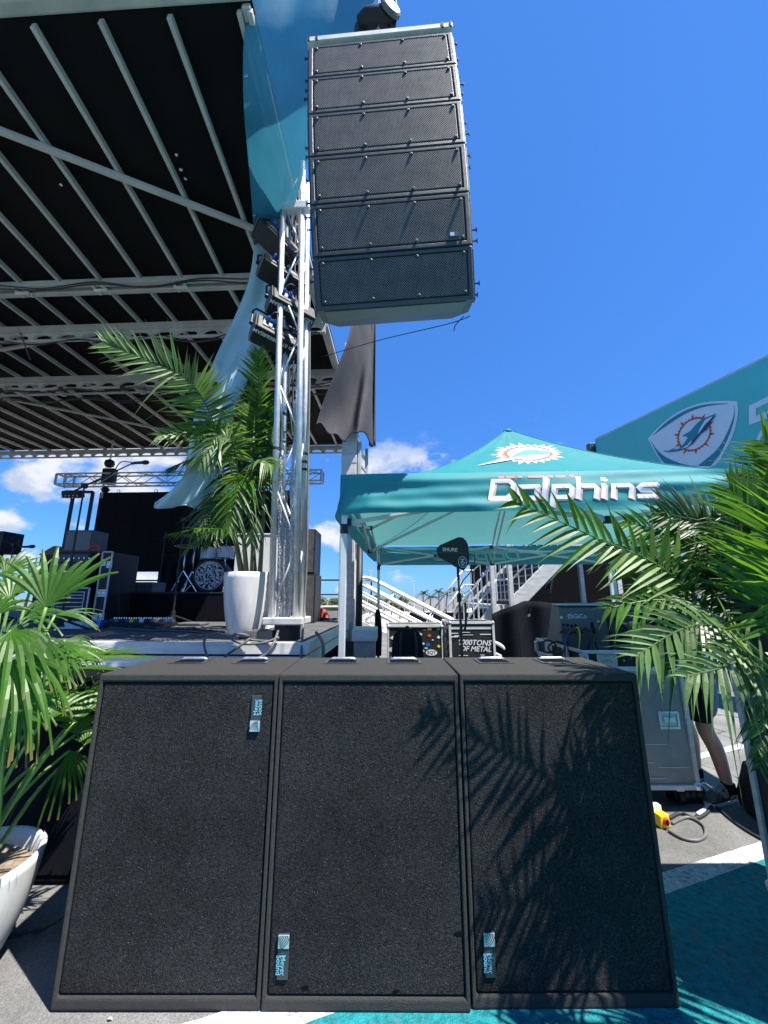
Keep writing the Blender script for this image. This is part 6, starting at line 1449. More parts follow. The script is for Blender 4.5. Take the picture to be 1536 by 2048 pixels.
# ---------------------------------------------------------------- things on the ground at the right
def build_ground_bits():
    # wedge monitor
    c = P(1520, 1660, Z=0); c = V((2.74, 2.86, 0)); t = thing('floor_monitor', 'black wedge floor monitor on the asphalt at the right edge', 'floor monitor', c, (0, 0, radians(-20)))
    m = MB(); m.prism([V((-.28, -.2, 0)), V((-.28, .22, 0)), V((-.28, .24, .10)), V((-.28, .05, .36)), V((-.28, -.12, .34)), V((-.28, -.22, .12))], (.56, 0, 0)); part(m, 'cabinet', M_['black'], t, local=True, bevel=.025, seg=3)
    m = MB(); m.prism([V((-.22, -.215, .13)), V((.22, -.215, .13)), V((.22, -.135, .32)), V((-.22, -.135, .32))], (0, -.008, .003)); part(m, 'grille', M_['satin'], t, local=True)
    # distro box
    a = P(1382, 1608, Z=0); t = thing('power_box', 'small glossy black power outlet box under the grey road case', 'power box', a)
    m = MB(); m.box(a+V((0, .05, .06)), (.22, .11, .11)); part(m, 'box', M_['black'], t, bevel=.008)
    for k in range(4):
        m = MB(); m.lathe([(.02, 0), (.02, .008), (.014, .010)], a+V((-.072+.048*k, -.004, .06)), 12, axis=V((0, -1, 0))); part(m, 'outlet', M_['satin'], t)
    # yellow isolator
    a = P(1336, 1662, Z=0)+V((0, .05, 0)); t = thing('isolator_switch', 'yellow isolator switch box with a red knob beside the right subwoofer', 'switch', a)
    m = MB(); m.box(a+V((0, 0, .04)), (.075, .06, .08), Matrix.Rotation(.2, 3, 'Z')); part(m, 'box', M_['yellow'], t, bevel=.01)
    m = MB(); m.lathe([(.020, 0), (.020, .012), (.015, .016)], a+V((.006, -.030, .045)), 16, axis=V((0, -1, 0))); k = part(m, 'knob', M_['red'], t)
    m = MB(); m.box(a+V((.006, -.050, .045)), (.010, .012, .036)); part(m, 'knob_grip', M_['black'], k, bevel=.003)
    m = MB(); m.box(a+V((-.01, .05, .08)), (.08, .05, .06)); part(m, 'cover', M_['offwhite'], t, bevel=.01)
    # cables
    def cable(name_label, px, rad, mt, z=.012):
        pts = [P(x, y, Z=0)+V((0, 0, rad)) for x, y in px]; o = pts[0]
        m = MB(); m.tube(spline(pts, 50), rad, 8); part(m, 'power_cable', M_[mt], label=name_label, cat='cable', base=o, smooth=True)
    cable('dark cable looping over the asphalt beside the yellow switch', [(1345, 1650), (1375, 1638), (1405, 1652), (1412, 1672), (1395, 1684), (1365, 1680), (1338, 1665)], .010, 'cable_grey')
    cable('second dark cable arching behind the yellow switch', [(1340, 1640), (1362, 1630), (1392, 1640), (1418, 1625), (1424, 1600), (1410, 1580)], .011, 'rubber')
    cable('long thin black cable running from the case towards the wedge monitor', [(1400, 1585), (1425, 1608), (1460, 1640), (1500, 1668), (1560, 1700)], .009, 'rubber')
    cable('pale taped cable end coiled under the grey case', [(1396, 1634), (1412, 1622), (1424, 1602), (1416, 1588), (1404, 1576)], .014, 'offwhite')
build_ground_bits()

# ---------------------------------------------------------------- technician behind the desk
def skin_body(name, verts, edges, rad, material, parent, root=0, sub=2, flip=None):
    M = ROOTM[parent.name]; I = M.inverted(); me = bpy.data.meshes.new(name); me.from_pydata([tuple(I @ V(v)) for v in verts], edges, []); me.materials.append(material)
    o = bpy.data.objects.new(name, me); COL.objects.link(o); o.parent = parent; o.modifiers.new('skin', 'SKIN')
    sv = me.skin_vertices[0].data
    for i, r in enumerate(rad): sv[i].radius = r if isinstance(r, tuple) else (r, r)
    sv[root].use_root = True
    s = o.modifiers.new('sub', 'SUBSURF'); s.levels = sub; s.render_levels = sub
    md = o.modifiers['skin']; md.use_smooth_shade = True
    ROOTM[o.name] = M
    return o
def build_person():
    f1 = P(1452, 1596, Z=0); f2 = P(1418, 1570, Z=0)      # near foot, far foot
    f1 = V((2.47, 3.20, 0)); f2 = V((2.44, 3.46, 0))
    hip = V((2.52, 3.34, .93)); t = thing('person', 'person in black shirt and dark shorts standing behind the mixing desk', 'person', (2.48, 3.33, 0))
    a1, a2 = f1+V((.06, 0, .09)), f2+V((.06, 0, .09)); k1, k2 = V((2.42, 3.20, .50)), V((2.46, 3.46, .50))
    hp1, hp2 = hip+V((0, -.10, -.03)), hip+V((0, .10, -.03)); ch = V((2.45, 3.34, 1.25)); nk = V((2.38, 3.34, 1.47)); hd = V((2.33, 3.34, 1.60)); top = V((2.33, 3.34, 1.70))
    s1, s2 = V((2.41, 3.15, 1.40)), V((2.41, 3.53, 1.40)); e1, e2 = V((2.27, 3.10, 1.17)), V((2.27, 3.56, 1.17)); w1, w2 = V((2.06, 3.22, 1.24)), V((2.06, 3.52, 1.22)); h1, h2 = V((1.98, 3.25, 1.25)), V((1.98, 3.51, 1.23))
    vs = [hip, ch, nk, hd, top, hp1, k1, a1, hp2, k2, a2, s1, e1, w1, s2, e2, w2, (k1.lerp(a1, .35)+V((.03, 0, 0))), (k2.lerp(a2, .35)+V((.03, 0, 0))), f1+V((-.05, 0, .05)), f2+V((-.05, 0, .05)), h1, h2]
    ed = [(0, 1), (1, 2), (2, 3), (3, 4), (0, 5), (5, 6), (6, 17), (17, 7), (7, 19), (0, 8), (8, 9), (9, 18), (18, 10), (10, 20), (1, 11), (11, 12), (12, 13), (13, 21), (1, 14), (14, 15), (15, 16), (16, 22)]
    rd = [.13, .13, .055, .085, .06, .085, .058, .038, .085, .058, .038, .05, .04, .027, .05, .04, .027, .056, .056, .035, .035, .03, .03]
    skin_body('body', vs, ed, rd, M_['skin'], t)
    for w, h in ((w1, h1), (w2, h2)):               # fingers resting on the desk
        d = (h-w).normalized(); sd = d.cross(V((0, 0, 1))).normalized()
        for k in range(4):
            L = (.06, .07, .068, .052)[k]; p = h+sd*(-.027+.018*k)+d*.01
            m = MB(); m.tube([p, p+d*L*.5+V((0, 0, .004)), p+d*L+V((0, 0, -.02))], [.009, .0085, .006], 8); part(m, 'finger', M_['skin'], t, smooth=True)
        m = MB(); p = w+sd*.02; m.tube([p, p+sd*.03+d*.03, p+sd*.035+d*.065+V((0, 0, -.01))], [.012, .010, .007], 8); part(m, 'thumb', M_['skin'], t, smooth=True)
    skin_body('shirt', [hip+V((0, 0, .02)), ch, nk+V((0.02, 0, -.05)), s1, s1.lerp(e1, .75), s2, s2.lerp(e2, .75)], [(0, 1), (1, 2), (1, 3), (3, 4), (1, 5), (5, 6)], [(.155, .17), (.16, .18), .075, .075, .068, .075, .068], M_['cloth_black'], t)
    kk1, kk2 = hp1.lerp(k1, .88), hp2.lerp(k2, .88)
    skin_body('shorts', [hip+V((0, 0, .08)), hip, hp1, kk1, hp2, kk2], [(0, 1), (1, 2), (2, 3), (1, 4), (4, 5)], [(.15, .165), (.15, .17), .105, .090, .105, .090], M_['cloth_grey'], t)
    m = MB(); m.grid(lambda u, v: hp1.lerp(k1, .15+.70*v)+V((-.118*cos(.9*(u-.5)*2+.4), -.118*sin(.9*(u-.5)*2+.9), 0)), 8, 8); part(m, 'shorts_panel', M_['cloth_black'], t, smooth=True, solid=.006)
    for f in (f1, f2):                              # shoes point to the left, towards the desk
        m = MB(); R = Matrix.Rotation(radians(18), 3, 'Z')
        def shoe(u, v):
            x = -.165+.29*u; wv = .044*(1-.35*abs(u-.35)*1.3) if 0 < u < 1 else .012; hgt = (.045+.035*min(1, u*1.8)+.03*max(0, u-.55)*2)*(sin(pi*min(1, u*3+.12)/2) if u < .3 else 1)
            a = pi*v; return f+R @ V((x, cos(a)*wv*(1 if u not in (0, 1) else .4), .028+sin(a)**.7*hgt))
        m.grid(shoe, 16, 12); part(m, 'shoe', M_['shoe'], t, smooth=True, solid=.004)
        m = MB(); n = 24; ol = []
        for k in range(n):
            a = 2*pi*k/n; x = cos(a); y = sin(a); ol.append(f+R @ V((-.02+.155*x, y*(.046-.008*x), .003)))
        m.prism(ol, (0, 0, .026)); part(m, 'sole', M_['sole'], t, bevel=.005)
        m = MB(); pts = [f+R @ V((x, -.046, z)) for x, z in ((.05, .062), (.02, .040), (.035, .040), (.075, .062), (.105, .085), (.07, .058), (.04, .050))]
        m.prism(pts, R @ V((0, -.004, 0))); part(m, 'swoosh', M_['tentlet'], t)
        m = MB()
        for k in range(5): m.tube([f+R @ V((-.075+.022*k, -.026, .082+.006*k)), f+R @ V((-.075+.022*k, .0, .098+.006*k)), f+R @ V((-.075+.022*k, .026, .082+.006*k))], .004, 5)
        part(m, 'laces', M_['offwhite'], t)
        m = MB(); m.lathe([(.046, 0), (.048, .03), (.044, .06)], f+V((.06, 0, .07)), 14); part(m, 'sock', M_['cloth_black'], t, smooth=True)
    m = MB(); m.lathe([(.03, -.03), (.088, -.02), (.100, .03), (.085, .085), (.04, .118), (.004, .122)], hd+V((.02, 0, .03)), 16); part(m, 'hair', M_['hair'], t, smooth=True)
    m = MB(); m.lathe([(.004, .028), (.010, .015), (.014, 0)], hd+V((-.085, 0, .0)), 8, axis=V((-1, 0, -.2))); part(m, 'nose', M_['skin'], t, smooth=True)
    for s in (-1, 1):
        m = MB(); m.lathe([(.003, .012), (.011, .006), (.012, 0)], hd+V((-.078, s*.032, .025)), 8, axis=V((-1, 0, 0))); part(m, 'eye', M_['black'], t, smooth=True)
        m = MB(); m.lathe([(.005, .012), (.020, .006), (.022, 0)], hd+V((.0, s*.082, .0)), 8, axis=V((0, s, 0))); part(m, 'ear', M_['skin'], t, smooth=True)
    m = MB(); m.bar(hd+V((-.082, -.022, -.045)), hd+V((-.082, .022, -.045)), .008, .008); part(m, 'mouth', M_['orange_soft'], t)
build_person()

# black cabinet standing in the dark between the fan palm and the stage
def build_dark_cabinet():
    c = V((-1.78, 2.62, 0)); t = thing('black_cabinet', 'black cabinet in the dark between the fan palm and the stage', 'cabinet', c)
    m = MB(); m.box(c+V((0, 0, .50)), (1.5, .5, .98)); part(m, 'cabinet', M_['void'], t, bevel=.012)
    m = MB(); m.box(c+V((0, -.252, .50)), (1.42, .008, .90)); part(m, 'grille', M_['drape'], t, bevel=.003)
build_dark_cabinet()
# ================================================================ on the stage
def PB(m, x0, y0, x1, y1, Y, d):      # box whose front face spans two pixels at depth Y
    a, b = P(x0, y1, Y=Y), P(x1, y0, Y=Y); m.box(((a.x+b.x)/2, Y+d/2, (a.z+b.z)/2), (b.x-a.x, d, b.z-a.z)); return a, b
YL = 11.9
def build_screen():
    tl, br = P(200, 985, Y=YL), P(200, 1144, Y=YL); x0 = tl.x; z1, z0 = tl.z, br.z; nx, nz = 10, 5; pw, ph = .62, (z1-z0)/5
    t = thing('led_screen', 'large black screen wall hanging below the box truss at the stage back', 'screen', S(-5, 8.1, z0))
    for i in range(nx):
        for k in range(nz):
            m = MB(); m.box((x0+pw*(i+.5), YL+.04-.045*pw*(i+.5), z0+ph*(k+.5)), (pw-.006, .08, ph-.006), Matrix.Rotation(-SA, 3, 'Z')); part(m, 'panel', M_['led'], t)
    for i in range(0, nx, 2):
        m = MB(); c = V((x0+pw*(i+.9), YL+.04-.045*pw*i, z1)); m.tube([c+V((.05*cos(q*pi/5), 0, .05+.05*sin(q*pi/5))) for q in range(10)], .012, 5, closed=True); part(m, 'hanging_ring', M_['steel'], t)
    # truss
    Yt = YL-.15; a = P(121, 961, Y=Yt); L = 8.4; zc = a.z; h = .17; d = V((cos(SA), -sin(SA), 0)); nn = V((sin(SA), cos(SA), 0))
    t = thing('box_truss', 'horizontal grey box truss above the black screen', 'truss', a)
    Q = lambda x, y, z: V((a.x, a.y, zc))+d*x+nn*y+V((0, 0, z))
    for y in (-h, h):
        for z in (-h, h):
            m = MB(); m.tube([Q(0, y, z), Q(L, y, z)], .026, 8); part(m, 'chord', M_['alu_roof'], t, smooth=True)
    n = 15
    for i in range(n):
        for (p, q) in (((-h, -h), (-h, h)), ((h, -h), (h, h)), ((-h, h), (h, h)), ((-h, -h), (h, -h))):
            s0, s1 = (p, q) if i % 2 == 0 else (q, p); m = MB(); m.tube([Q(.35+L*.95*i/n, *s0), Q(.35+L*.95*(i+1)/n-.03, *s1)], .013, 5); part(m, 'brace', M_['alu_roof'], t)
    for x in (0, .3, L):
        m = MB(); 
        for p, q in (((-h, -h), (-h, h)), ((h, -h), (h, h)), ((-h, h), (h, h)), ((-h, -h), (h, -h))): m.bar(Q(x, *p), Q(x, *q), .05, .05)
        part(m, 'end_frame', M_['alu_roof'], t)
    c = P(219, 928, Y=Yt); ht = thing('chain_hoist', 'small black chain hoist holding the box truss below the roof edge', 'chain hoist', c)
    m = MB(); m.lathe([(.03, .16), (.13, .10), (.15, .0), (.12, -.08), (.05, -.12)], c, 14); part(m, 'motor_body', M_['black'], ht, smooth=True)
    m = MB(); m.box(c+V((.06, 0, -.42)), (.38, .2, .5)); part(m, 'motor_box', M_['black'], ht, bevel=.02)
    m = MB()
    for k in range(10): chain_link(m, c+V((0, 0, .2+k*.07)), k, .09, .03, .012)
    for k in range(14): chain_link(m, c+V((-.08, 0, -.15-k*.07)), k, .09, .03, .012)
    part(m, 'chain', M_['steel'], ht)
    m = MB(); m.lathe([(.05, 0), (.13, -.10), (.06, -.2)], V((c.x, c.y, zc-.2)), 10); part(m, 'hook', M_['black'], ht)
    t = thing('back_drape', 'black drape behind the drum kit under the screen', 'drape', P(430, 1235, Y=YL-.6))
    a, b = P(316, 1150, Y=11.2), P(600, 1150, Y=11.0)
    m = MB(); m.grid(lambda u, v: (a.x+(b.x-a.x)*u, 11.2-.2*u+.07*sin(u*50), DECK+(a.z+.3-DECK)*(1-v)+.006), 80, 4); part(m, 'drape_panel', M_['drape'], t, smooth=True, solid=.01)
build_screen()

def boxthing(name, label, cat, px, Y, d, mt, group=None, bevel=.012):
    x0, y0, x1, y1 = px; a, b = P(x0, y1, Y=Y), P(x1, y0, Y=Y); t = thing(name, label, cat, ((a.x+b.x)/2, Y+d/2, a.z), group=group)
    m = MB(); m.box(((a.x+b.x)/2, Y+d/2, (a.z+b.z)/2), (b.x-a.x, d, b.z-a.z)); part(m, 'cabinet', M_[mt], t, bevel=bevel); return t, a, b
def deck_px(Y):      # pixel row of the deck surface at depth Y
    r = (DECK+.004-CAM_H)/Y; v = (r*cos(PITCH)-sin(PITCH))/(cos(PITCH)+r*sin(PITCH)); return 1024-FPX*v
def frame4(t, a, b, Y, mt='alu_dull', w=.022, nm='edge_strip', y=-.006):
    for (p, q) in (((a.x, a.z), (b.x, a.z)), ((a.x, b.z), (b.x, b.z)), ((a.x, a.z), (a.x, b.z)), ((b.x, a.z), (b.x, b.z))):
        m = MB(); m.bar((p[0], Y+y, p[1]), (q[0], Y+y, q[1]), .014, w, up=(0, 0, 1) if p[1] == q[1] else (1, 0, 0)); part(m, nm, M_[mt], t)
def build_backline():
    Y = 6.2; g = deck_px(Y)
    t, a, b = boxthing('rack_case', 'black rack case with white printed panel at the foot of the amplifier stack', 'rack case', (98, 1176, 180, g), Y, .55, 'ply'); frame4(t, a, b, Y)
    m = MB(); a2, b2 = P(106, 1226, Y=Y-.004), P(170, 1184, Y=Y-.004)
    for z in (.12, .3, .5, .7, .85):
        zz = a2.z+(b2.z-a2.z)*z; m.box(((a2.x+b2.x)/2, Y-.006, zz), ((b2.x-a2.x)*.9, .004, .012))
    text_at(m, 'BNR 7', ((a2.x+b2.x)/2+.12, Y-.006, a2.z+(b2.z-a2.z)*.6), (1, 0, 0), (0, 0, 1), .09) if False else None
    part(m, 'printed_panel', M_['offwhite'], t); frame4(t, a2, b2, Y, 'offwhite', .01, 'panel_border', -.008)
    zt = b.z
    a3, b3 = P(100, 1176, Y=Y), P(182, 1104, Y=Y); a3.z = zt+.002
    t = thing('guitar_amplifier', 'guitar amplifier with tan grille cloth on top of the rack case', 'amplifier', ((a3.x+b3.x)/2, Y+.2, a3.z))
    m = MB(); m.box(((a3.x+b3.x)/2, Y+.2, (a3.z+b3.z)/2), (b3.x-a3.x, .4, b3.z-a3.z)); part(m, 'cabinet', M_['black'], t, bevel=.015)
    m = MB(); h = b3.z-a3.z; m.box(((a3.x+b3.x)/2, Y-.004, a3.z+h*.36), (b3.x-a3.x-.05, .012, h*.62)); part(m, 'grille', M_['tan'], t, bevel=.004)
    m = MB(); m.box(((a3.x+b3.x)/2, Y-.004, a3.z+h*.82), (b3.x-a3.x-.05, .010, h*.2)); cp = part(m, 'control_panel', M_['satin'], t)
    for k in range(7):
        m = MB(); m.lathe([(.014, 0), (.011, .02)], (a3.x+.08+.08*k, Y-.01, a3.z+h*.82), 10, axis=V((0, -1, 0))); part(m, 'knob', M_['chrome'], cp)
    m = MB(); m.tube(spline([(a3.x+.2, Y+.2, b3.z), (a3.x+.32, Y+.2, b3.z+.04), (a3.x+.44, Y+.2, b3.z)], 10), .012, 6); part(m, 'handle', M_['rubber'], t)
    # dark speaker on top
    a4, b4 = P(126, 1100, Y=Y+.02), P(188, 1060, Y=Y+.02); a4.z = b3.z+.003
    t = thing('stage_speaker', 'small dark speaker cabinet on top of the guitar amplifier', 'speaker', ((a4.x+b4.x)/2, Y+.2, a4.z))
    m = MB(); m.box(((a4.x+b4.x)/2, Y+.2, (a4.z+b4.z)/2), (b4.x-a4.x, .36, b4.z-a4.z)); part(m, 'cabinet', M_['satin'], t, bevel=.012)
    m = MB(); m.box(((a4.x+b4.x)/2, Y+.016, (a4.z+b4.z)/2), (b4.x-a4.x-.05, .012, b4.z-a4.z-.05)); part(m, 'grille', M_['greypaint'], t, bevel=.004)
    m = MB(); m.tube(spline([P(176, 1098, Y=6.15), P(190, 1090, Y=6.15), P(200, 1097, Y=6.15), P(184, 1100, Y=6.15)], 20), .014, 6); part(m, 'cable', M_['red'], t, smooth=True)
    # tall flight case
    Y2 = 6.28; g = deck_px(Y2); t, a, b = boxthing('flight_case', 'tall narrow black flight case beside the guitar amplifier', 'flight case', (184, 1104, 226, g), Y2, .7, 'ply', bevel=.004); frame4(t, a, b, Y2)
    X, Z = V((1, 0, 0)), V((0, 0, 1)); w = b.x-a.x
    for fx, fz in ((.18, .85), (.85, .82), (.25, .42), (.72, .42), (.2, .08), (.85, .1)): catch(t, V((a.x+w*fx, Y2-.001, a.z+(b.z-a.z)*fz)), X, Z, V((0, -1, 0)), .085, .11)
    # light frame behind
    Y3 = 7.2; a, b = P(134, 1060, Y=Y3), P(186, 984, Y=Y3)
    t = thing('lighting_frame', 'thin black goal-post stand with a small light bar behind the amplifiers', 'lighting stand', ((a.x+b.x)/2, Y3, DECK+.004))
    for x in (a.x, b.x):
        m = MB(); m.bar((x, Y3, DECK+.004), (x, Y3, b.z), .045, .045); part(m, 'pole', M_['black'], t)
        m = MB(); m.bar((x, Y3-.3, DECK+.02), (x, Y3+.3, DECK+.02), .05, .03); part(m, 'foot', M_['black'], t)
    m = MB(); m.bar((a.x, Y3, b.z), (b.x, Y3, b.z), .045, .045); part(m, 'cross_bar', M_['black'], t)
    p0, p1 = P(131, 982, Y=Y3-.1), P(165, 996, Y=Y3-.1)
    m = MB(); m.box(((p0.x+p1.x)/2, Y3-.12, (p0.z+p1.z)/2), (p1.x-p0.x, .14, .14), Matrix.Rotation(.4, 3, 'X')); lb = part(m, 'light_bar', M_['black'], t, bevel=.02)
    for k in range(10):
        m = MB(); m.lathe([(.012, 0), (.012, .006)], ((p0.x+.03+(p1.x-p0.x-.06)*(k % 5)/4, Y3-.20, p1.z-.02+.04*(k//5))), 8, axis=V((0, -.8, -.6))); part(m, 'lens', M_['offwhite'], lb)
    # black hung speaker and stand at the left frame edge
    t, a, b = boxthing('stage_speaker', 'black speaker cut off at the left edge above the far microphone', 'speaker', (-40, 1062, 8, 1105), 6.6, .4, 'black')
    m = MB(); m.bar(((a.x+b.x)/2, 6.8, DECK+.004), ((a.x+b.x)/2, 6.8, a.z), .05, .05); part(m, 'pole', M_['black'], t)
    m = MB(); m.box(((a.x+b.x)/2, 6.8, DECK+.02), (.5, .5, .03)); part(m, 'base_plate', M_['black'], t)
    # brown case behind the fan palm
    Y4 = 6.9; g = deck_px(Y4); t, a, b = boxthing('guitar_cabinet', 'brown topped cabinet half hidden behind the fan palm', 'cabinet', (55, 1110, 118, g), Y4, .5, 'ply'); 
    m = MB(); m.prism([V((a.x-.02, Y4-.02, b.z)), V((b.x+.02, Y4-.02, b.z)), V((b.x-.05, Y4-.02, b.z+.16)), V((a.x+.22, Y4-.02, b.z+.16))], (0, .5, 0)); part(m, 'lid', M_['tan'], t)
    # riser
    Yr = 6.9; g = deck_px(Yr); a = P(243, g, Y=Yr); a.z = DECK+.006; b = P(575, 1184, Y=Yr)
    t = thing('drum_riser', 'black drum riser box behind the white planter', 'drum riser', ((a.x+b.x)/2, Yr+1.2, a.z))
    m = MB(); m.box(((a.x+b.x)/2, Yr+1.2, (a.z+b.z)/2-.012), (b.x-a.x, 2.4, b.z-a.z-.026)); part(m, 'skirt', M_['void'], t)
    for k in range(3):
        w = (b.x-a.x)/3; m = MB(); m.box((a.x+w*(k+.5), Yr+1.2, b.z-.012), (w-.006, 2.42, .024)); part(m, 'top_board', M_['ply'], t)
    zr = b.z
    t, a, b = boxthing('gear_case', 'grey dusty gear case standing on the drum riser', 'case', (250, 1164, 306, 1186), 7.25, .45, 'greypaint'); 
    for o in (t,): o.location.z += 0
    m = MB(); w = b.x-a.x
    for fx in (.0, .52): 
        m = MB(); m.box((a.x+w*(fx+.25), 7.246, (a.z+b.z)/2), (w*.46, .012, (b.z-a.z)*.8)); part(m, 'front_panel', M_['satin'], t, bevel=.006)
    return zr
ZR = build_backline()

def build_drums():
    Y = 7.25; c = P(420, 1150, Y=Y); R = c.z-ZR-.012; R = min(R, .30); c.z = ZR+R+.008
    t = thing('drum_kit', 'drum kit with printed bass drum head and cymbals behind the palm', 'drum kit', (c.x, Y+.4, ZR))
    ax = V((.12, -1, 0)).normalized(); b = c
    m = MB(); m.lathe([(R, 0), (R, .42)], b+ax*-.42+V((0, 0, 0)), 36, axis=ax); part(m, 'bass_drum', M_['satin'], t, smooth=True)
    m = MB(); m.tube([b+ax*.008+V((1, 0, 0))*R*cos(q*pi/20)+V((0, 0, 1))*R*sin(q*pi/20) for q in range(40)], .016, 6, closed=True); part(m, 'hoop', M_['black'], t, smooth=True)
    m = MB(); m.lathe([(R-.012, 0), (R-.012, .006)], b+ax*.002, 36, axis=ax); hd = part(m, 'drum_head', M_['black'], t)
    m = MB(); m.tube([b+ax*.012+V((1, .12, 0))*(R*.84)*cos(q*pi/20)+V((0, 0, 1))*R*.84*sin(q*pi/20) for q in range(40)], .008, 4, closed=True); part(m, 'print_ring', M_['pebble'], hd)
    r = random.Random(6); m = MB(); sx = V((1, .12, 0)).normalized()
    placed = []
    for k in range(900):
        rad = r.uniform(.012, .04); ang = r.uniform(0, 2*pi); q = sqrt(r.random())*R*.78; x, z = q*cos(ang), q*sin(ang)
        if any((x-u)**2+(z-v)**2 < (rad*.75+s*.75)**2 for u, v, s in placed): continue
        placed.append((x, z, rad)); an = r.uniform(0, pi); o = b+ax*.013+sx*x+V((0, 0, z)); n = 9
        m.add([o+sx*(rad*1.25*cos(2*pi*j/n)*cos(an)-rad*.6*sin(2*pi*j/n)*sin(an))+V((0, 0, rad*1.25*cos(2*pi*j/n)*sin(an)+rad*.6*sin(2*pi*j/n)*cos(an))) for j in range(n)], [tuple(range(n))])
    part(m, 'leaf_print', M_['pebble'], hd)
    for (dx, dy, z, rr, h) in ((-.12, .15, .62, .15, .22), (.20, .15, .64, .15, .22), (.55, .5, .32, .2, .38)):
        p = V((c.x+dx, Y+dy, ZR+z)); m = MB(); m.lathe([(rr, 0), (rr, h)], p, 24); d = part(m, 'tom_drum', M_['pebble'], t, smooth=False)
        for zz in (0, h):
            m = MB(); m.tube([p+V((rr*cos(q*pi/10), rr*sin(q*pi/10), zz)) for q in range(20)], .012, 5, closed=True); part(m, 'rim', M_['chrome'], d)
        m = MB(); m.lathe([(rr-.006, 0), (rr-.006, .004)], p+V((0, 0, h)), 24); part(m, 'head', M_['offwhite'], d)
        m = MB(); m.tube([p+V((0, 0, 0)), V((p.x, p.y, ZR+.01))], .012, 6); part(m, 'leg', M_['chrome'], d)
    for (px, py, dy, rr) in ((392, 1072, .3, .24), (455, 1060, .5, .26), (372, 1092, .1, .2)):
        p = P(px, py, Y=Y+dy); m = MB(); m.lathe([(.02, .03), (.04, .022), (rr*.6, .008), (rr, -.012)], p, 28, axis=V((.15, -.25, 1)), cap=False); cy = part(m, 'cymbal', M_['bronze'], t, smooth=True, solid=.003)
        m = MB(); m.tube([V((p.x, p.y, ZR+.25)), p], .011, 8); part(m, 'cymbal_stand', M_['chrome'], t, smooth=True)
        for k in range(3):
            a = 2*pi*k/3+.4; m = MB(); m.tube([V((p.x, p.y, ZR+.40)), V((p.x+.26*cos(a), p.y+.26*sin(a), ZR+.015))], .011, 6); part(m, 'stand_leg', M_['chrome'], t)
    for s in (-1, 1):
        m = MB(); m.tube([c+V((s*R*.9, .1, -R*.2)), V((c.x+s*(R+.14), Y-.02, ZR+.012))], .011, 6); part(m, 'spur', M_['chrome'], t)
build_drums()

def mic_stand(label, x, Y, zt, boom=None, leg=.30):
    t = thing('microphone_stand', label, 'microphone stand', (x, Y, DECK+.004)); B = M_['black']
    m = MB(); m.tube([V((x, Y, DECK+.10)), V((x, Y, zt))], [.014, .010], 8); part(m, 'pole', B, t)
    m = MB(); m.tube([V((x, Y, DECK+.75)), V((x, Y, DECK+.85))], .022, 10); part(m, 'clutch', B, t)
    m = MB(); m.lathe([(.03, .22), (.035, .1), (.05, .06)], (x, Y, DECK), 10); part(m, 'hub', B, t)
    for k in range(3):
        a = 2*pi*k/3+.9; m = MB(); m.tube([V((x, Y, DECK+.15)), V((x+leg*cos(a), Y+leg*sin(a), DECK+.018))], .013, 8); part(m, 'leg', B, t)
    if boom:
        p0, p1 = boom; m = MB(); m.tube([p0, p1], [.012, .008], 8); part(m, 'boom', B, t)
        m = MB(); m.lathe([(.03, -.03), (.035, 0), (.03, .03)], (x, Y, zt), 10, axis=V((0, -1, 0))); part(m, 'boom_clutch', B, t)
        d = (p1-p0).normalized(); d2 = V((1, 0, .05)).normalized()
        m = MB(); m.tube([p1-d*.02, p1+d2*.03, p1+d2*.13, p1+d2*.145, p1+d2*.19, p1+d2*.21], [.016, .018, .022, .03, .03, .015], 12); part(m, 'microphone', B, t, smooth=True)
        m = MB(); m.tube(spline([p1+d2*.0, p1+V((-.06, 0, .015)), p0.lerp(p1, .78)+V((0, 0, .10)), p0.lerp(p1, .66), p0.lerp(p1, .4)+V((0, -.01, -.03))], 24), .007, 6); part(m, 'cable', M_['rubber'], t, smooth=True)
    return t
def build_mics():
    Y = 4.9; p = P(169, 972, Y=Y); mic_stand('black boom microphone stand with its microphone raised against the sky', p.x, Y, p.z, (P(140, 986, Y=Y), P(266, 926, Y=Y)))
    Y = 6.0; p = P(368, 1040, Y=Y); mic_stand('straight black microphone stand in front of the drum riser', p.x, Y, p.z, (P(360, 1035, Y=Y), P(388, 1044, Y=Y)), .36)
    Y = 6.4; p = P(28, 1090, Y=Y); mic_stand('distant small microphone stand left of the fan palm top', p.x, Y, p.z, (P(8, 1082, Y=Y), P(44, 1094, Y=Y)))
    Y = 8.4; p = P(330, 1075, Y=Y); mic_stand('thin microphone stand in shadow before the black screen', p.x, Y, p.z, (P(322, 1082, Y=Y), P(336, 1070, Y=Y)))
build_mics()

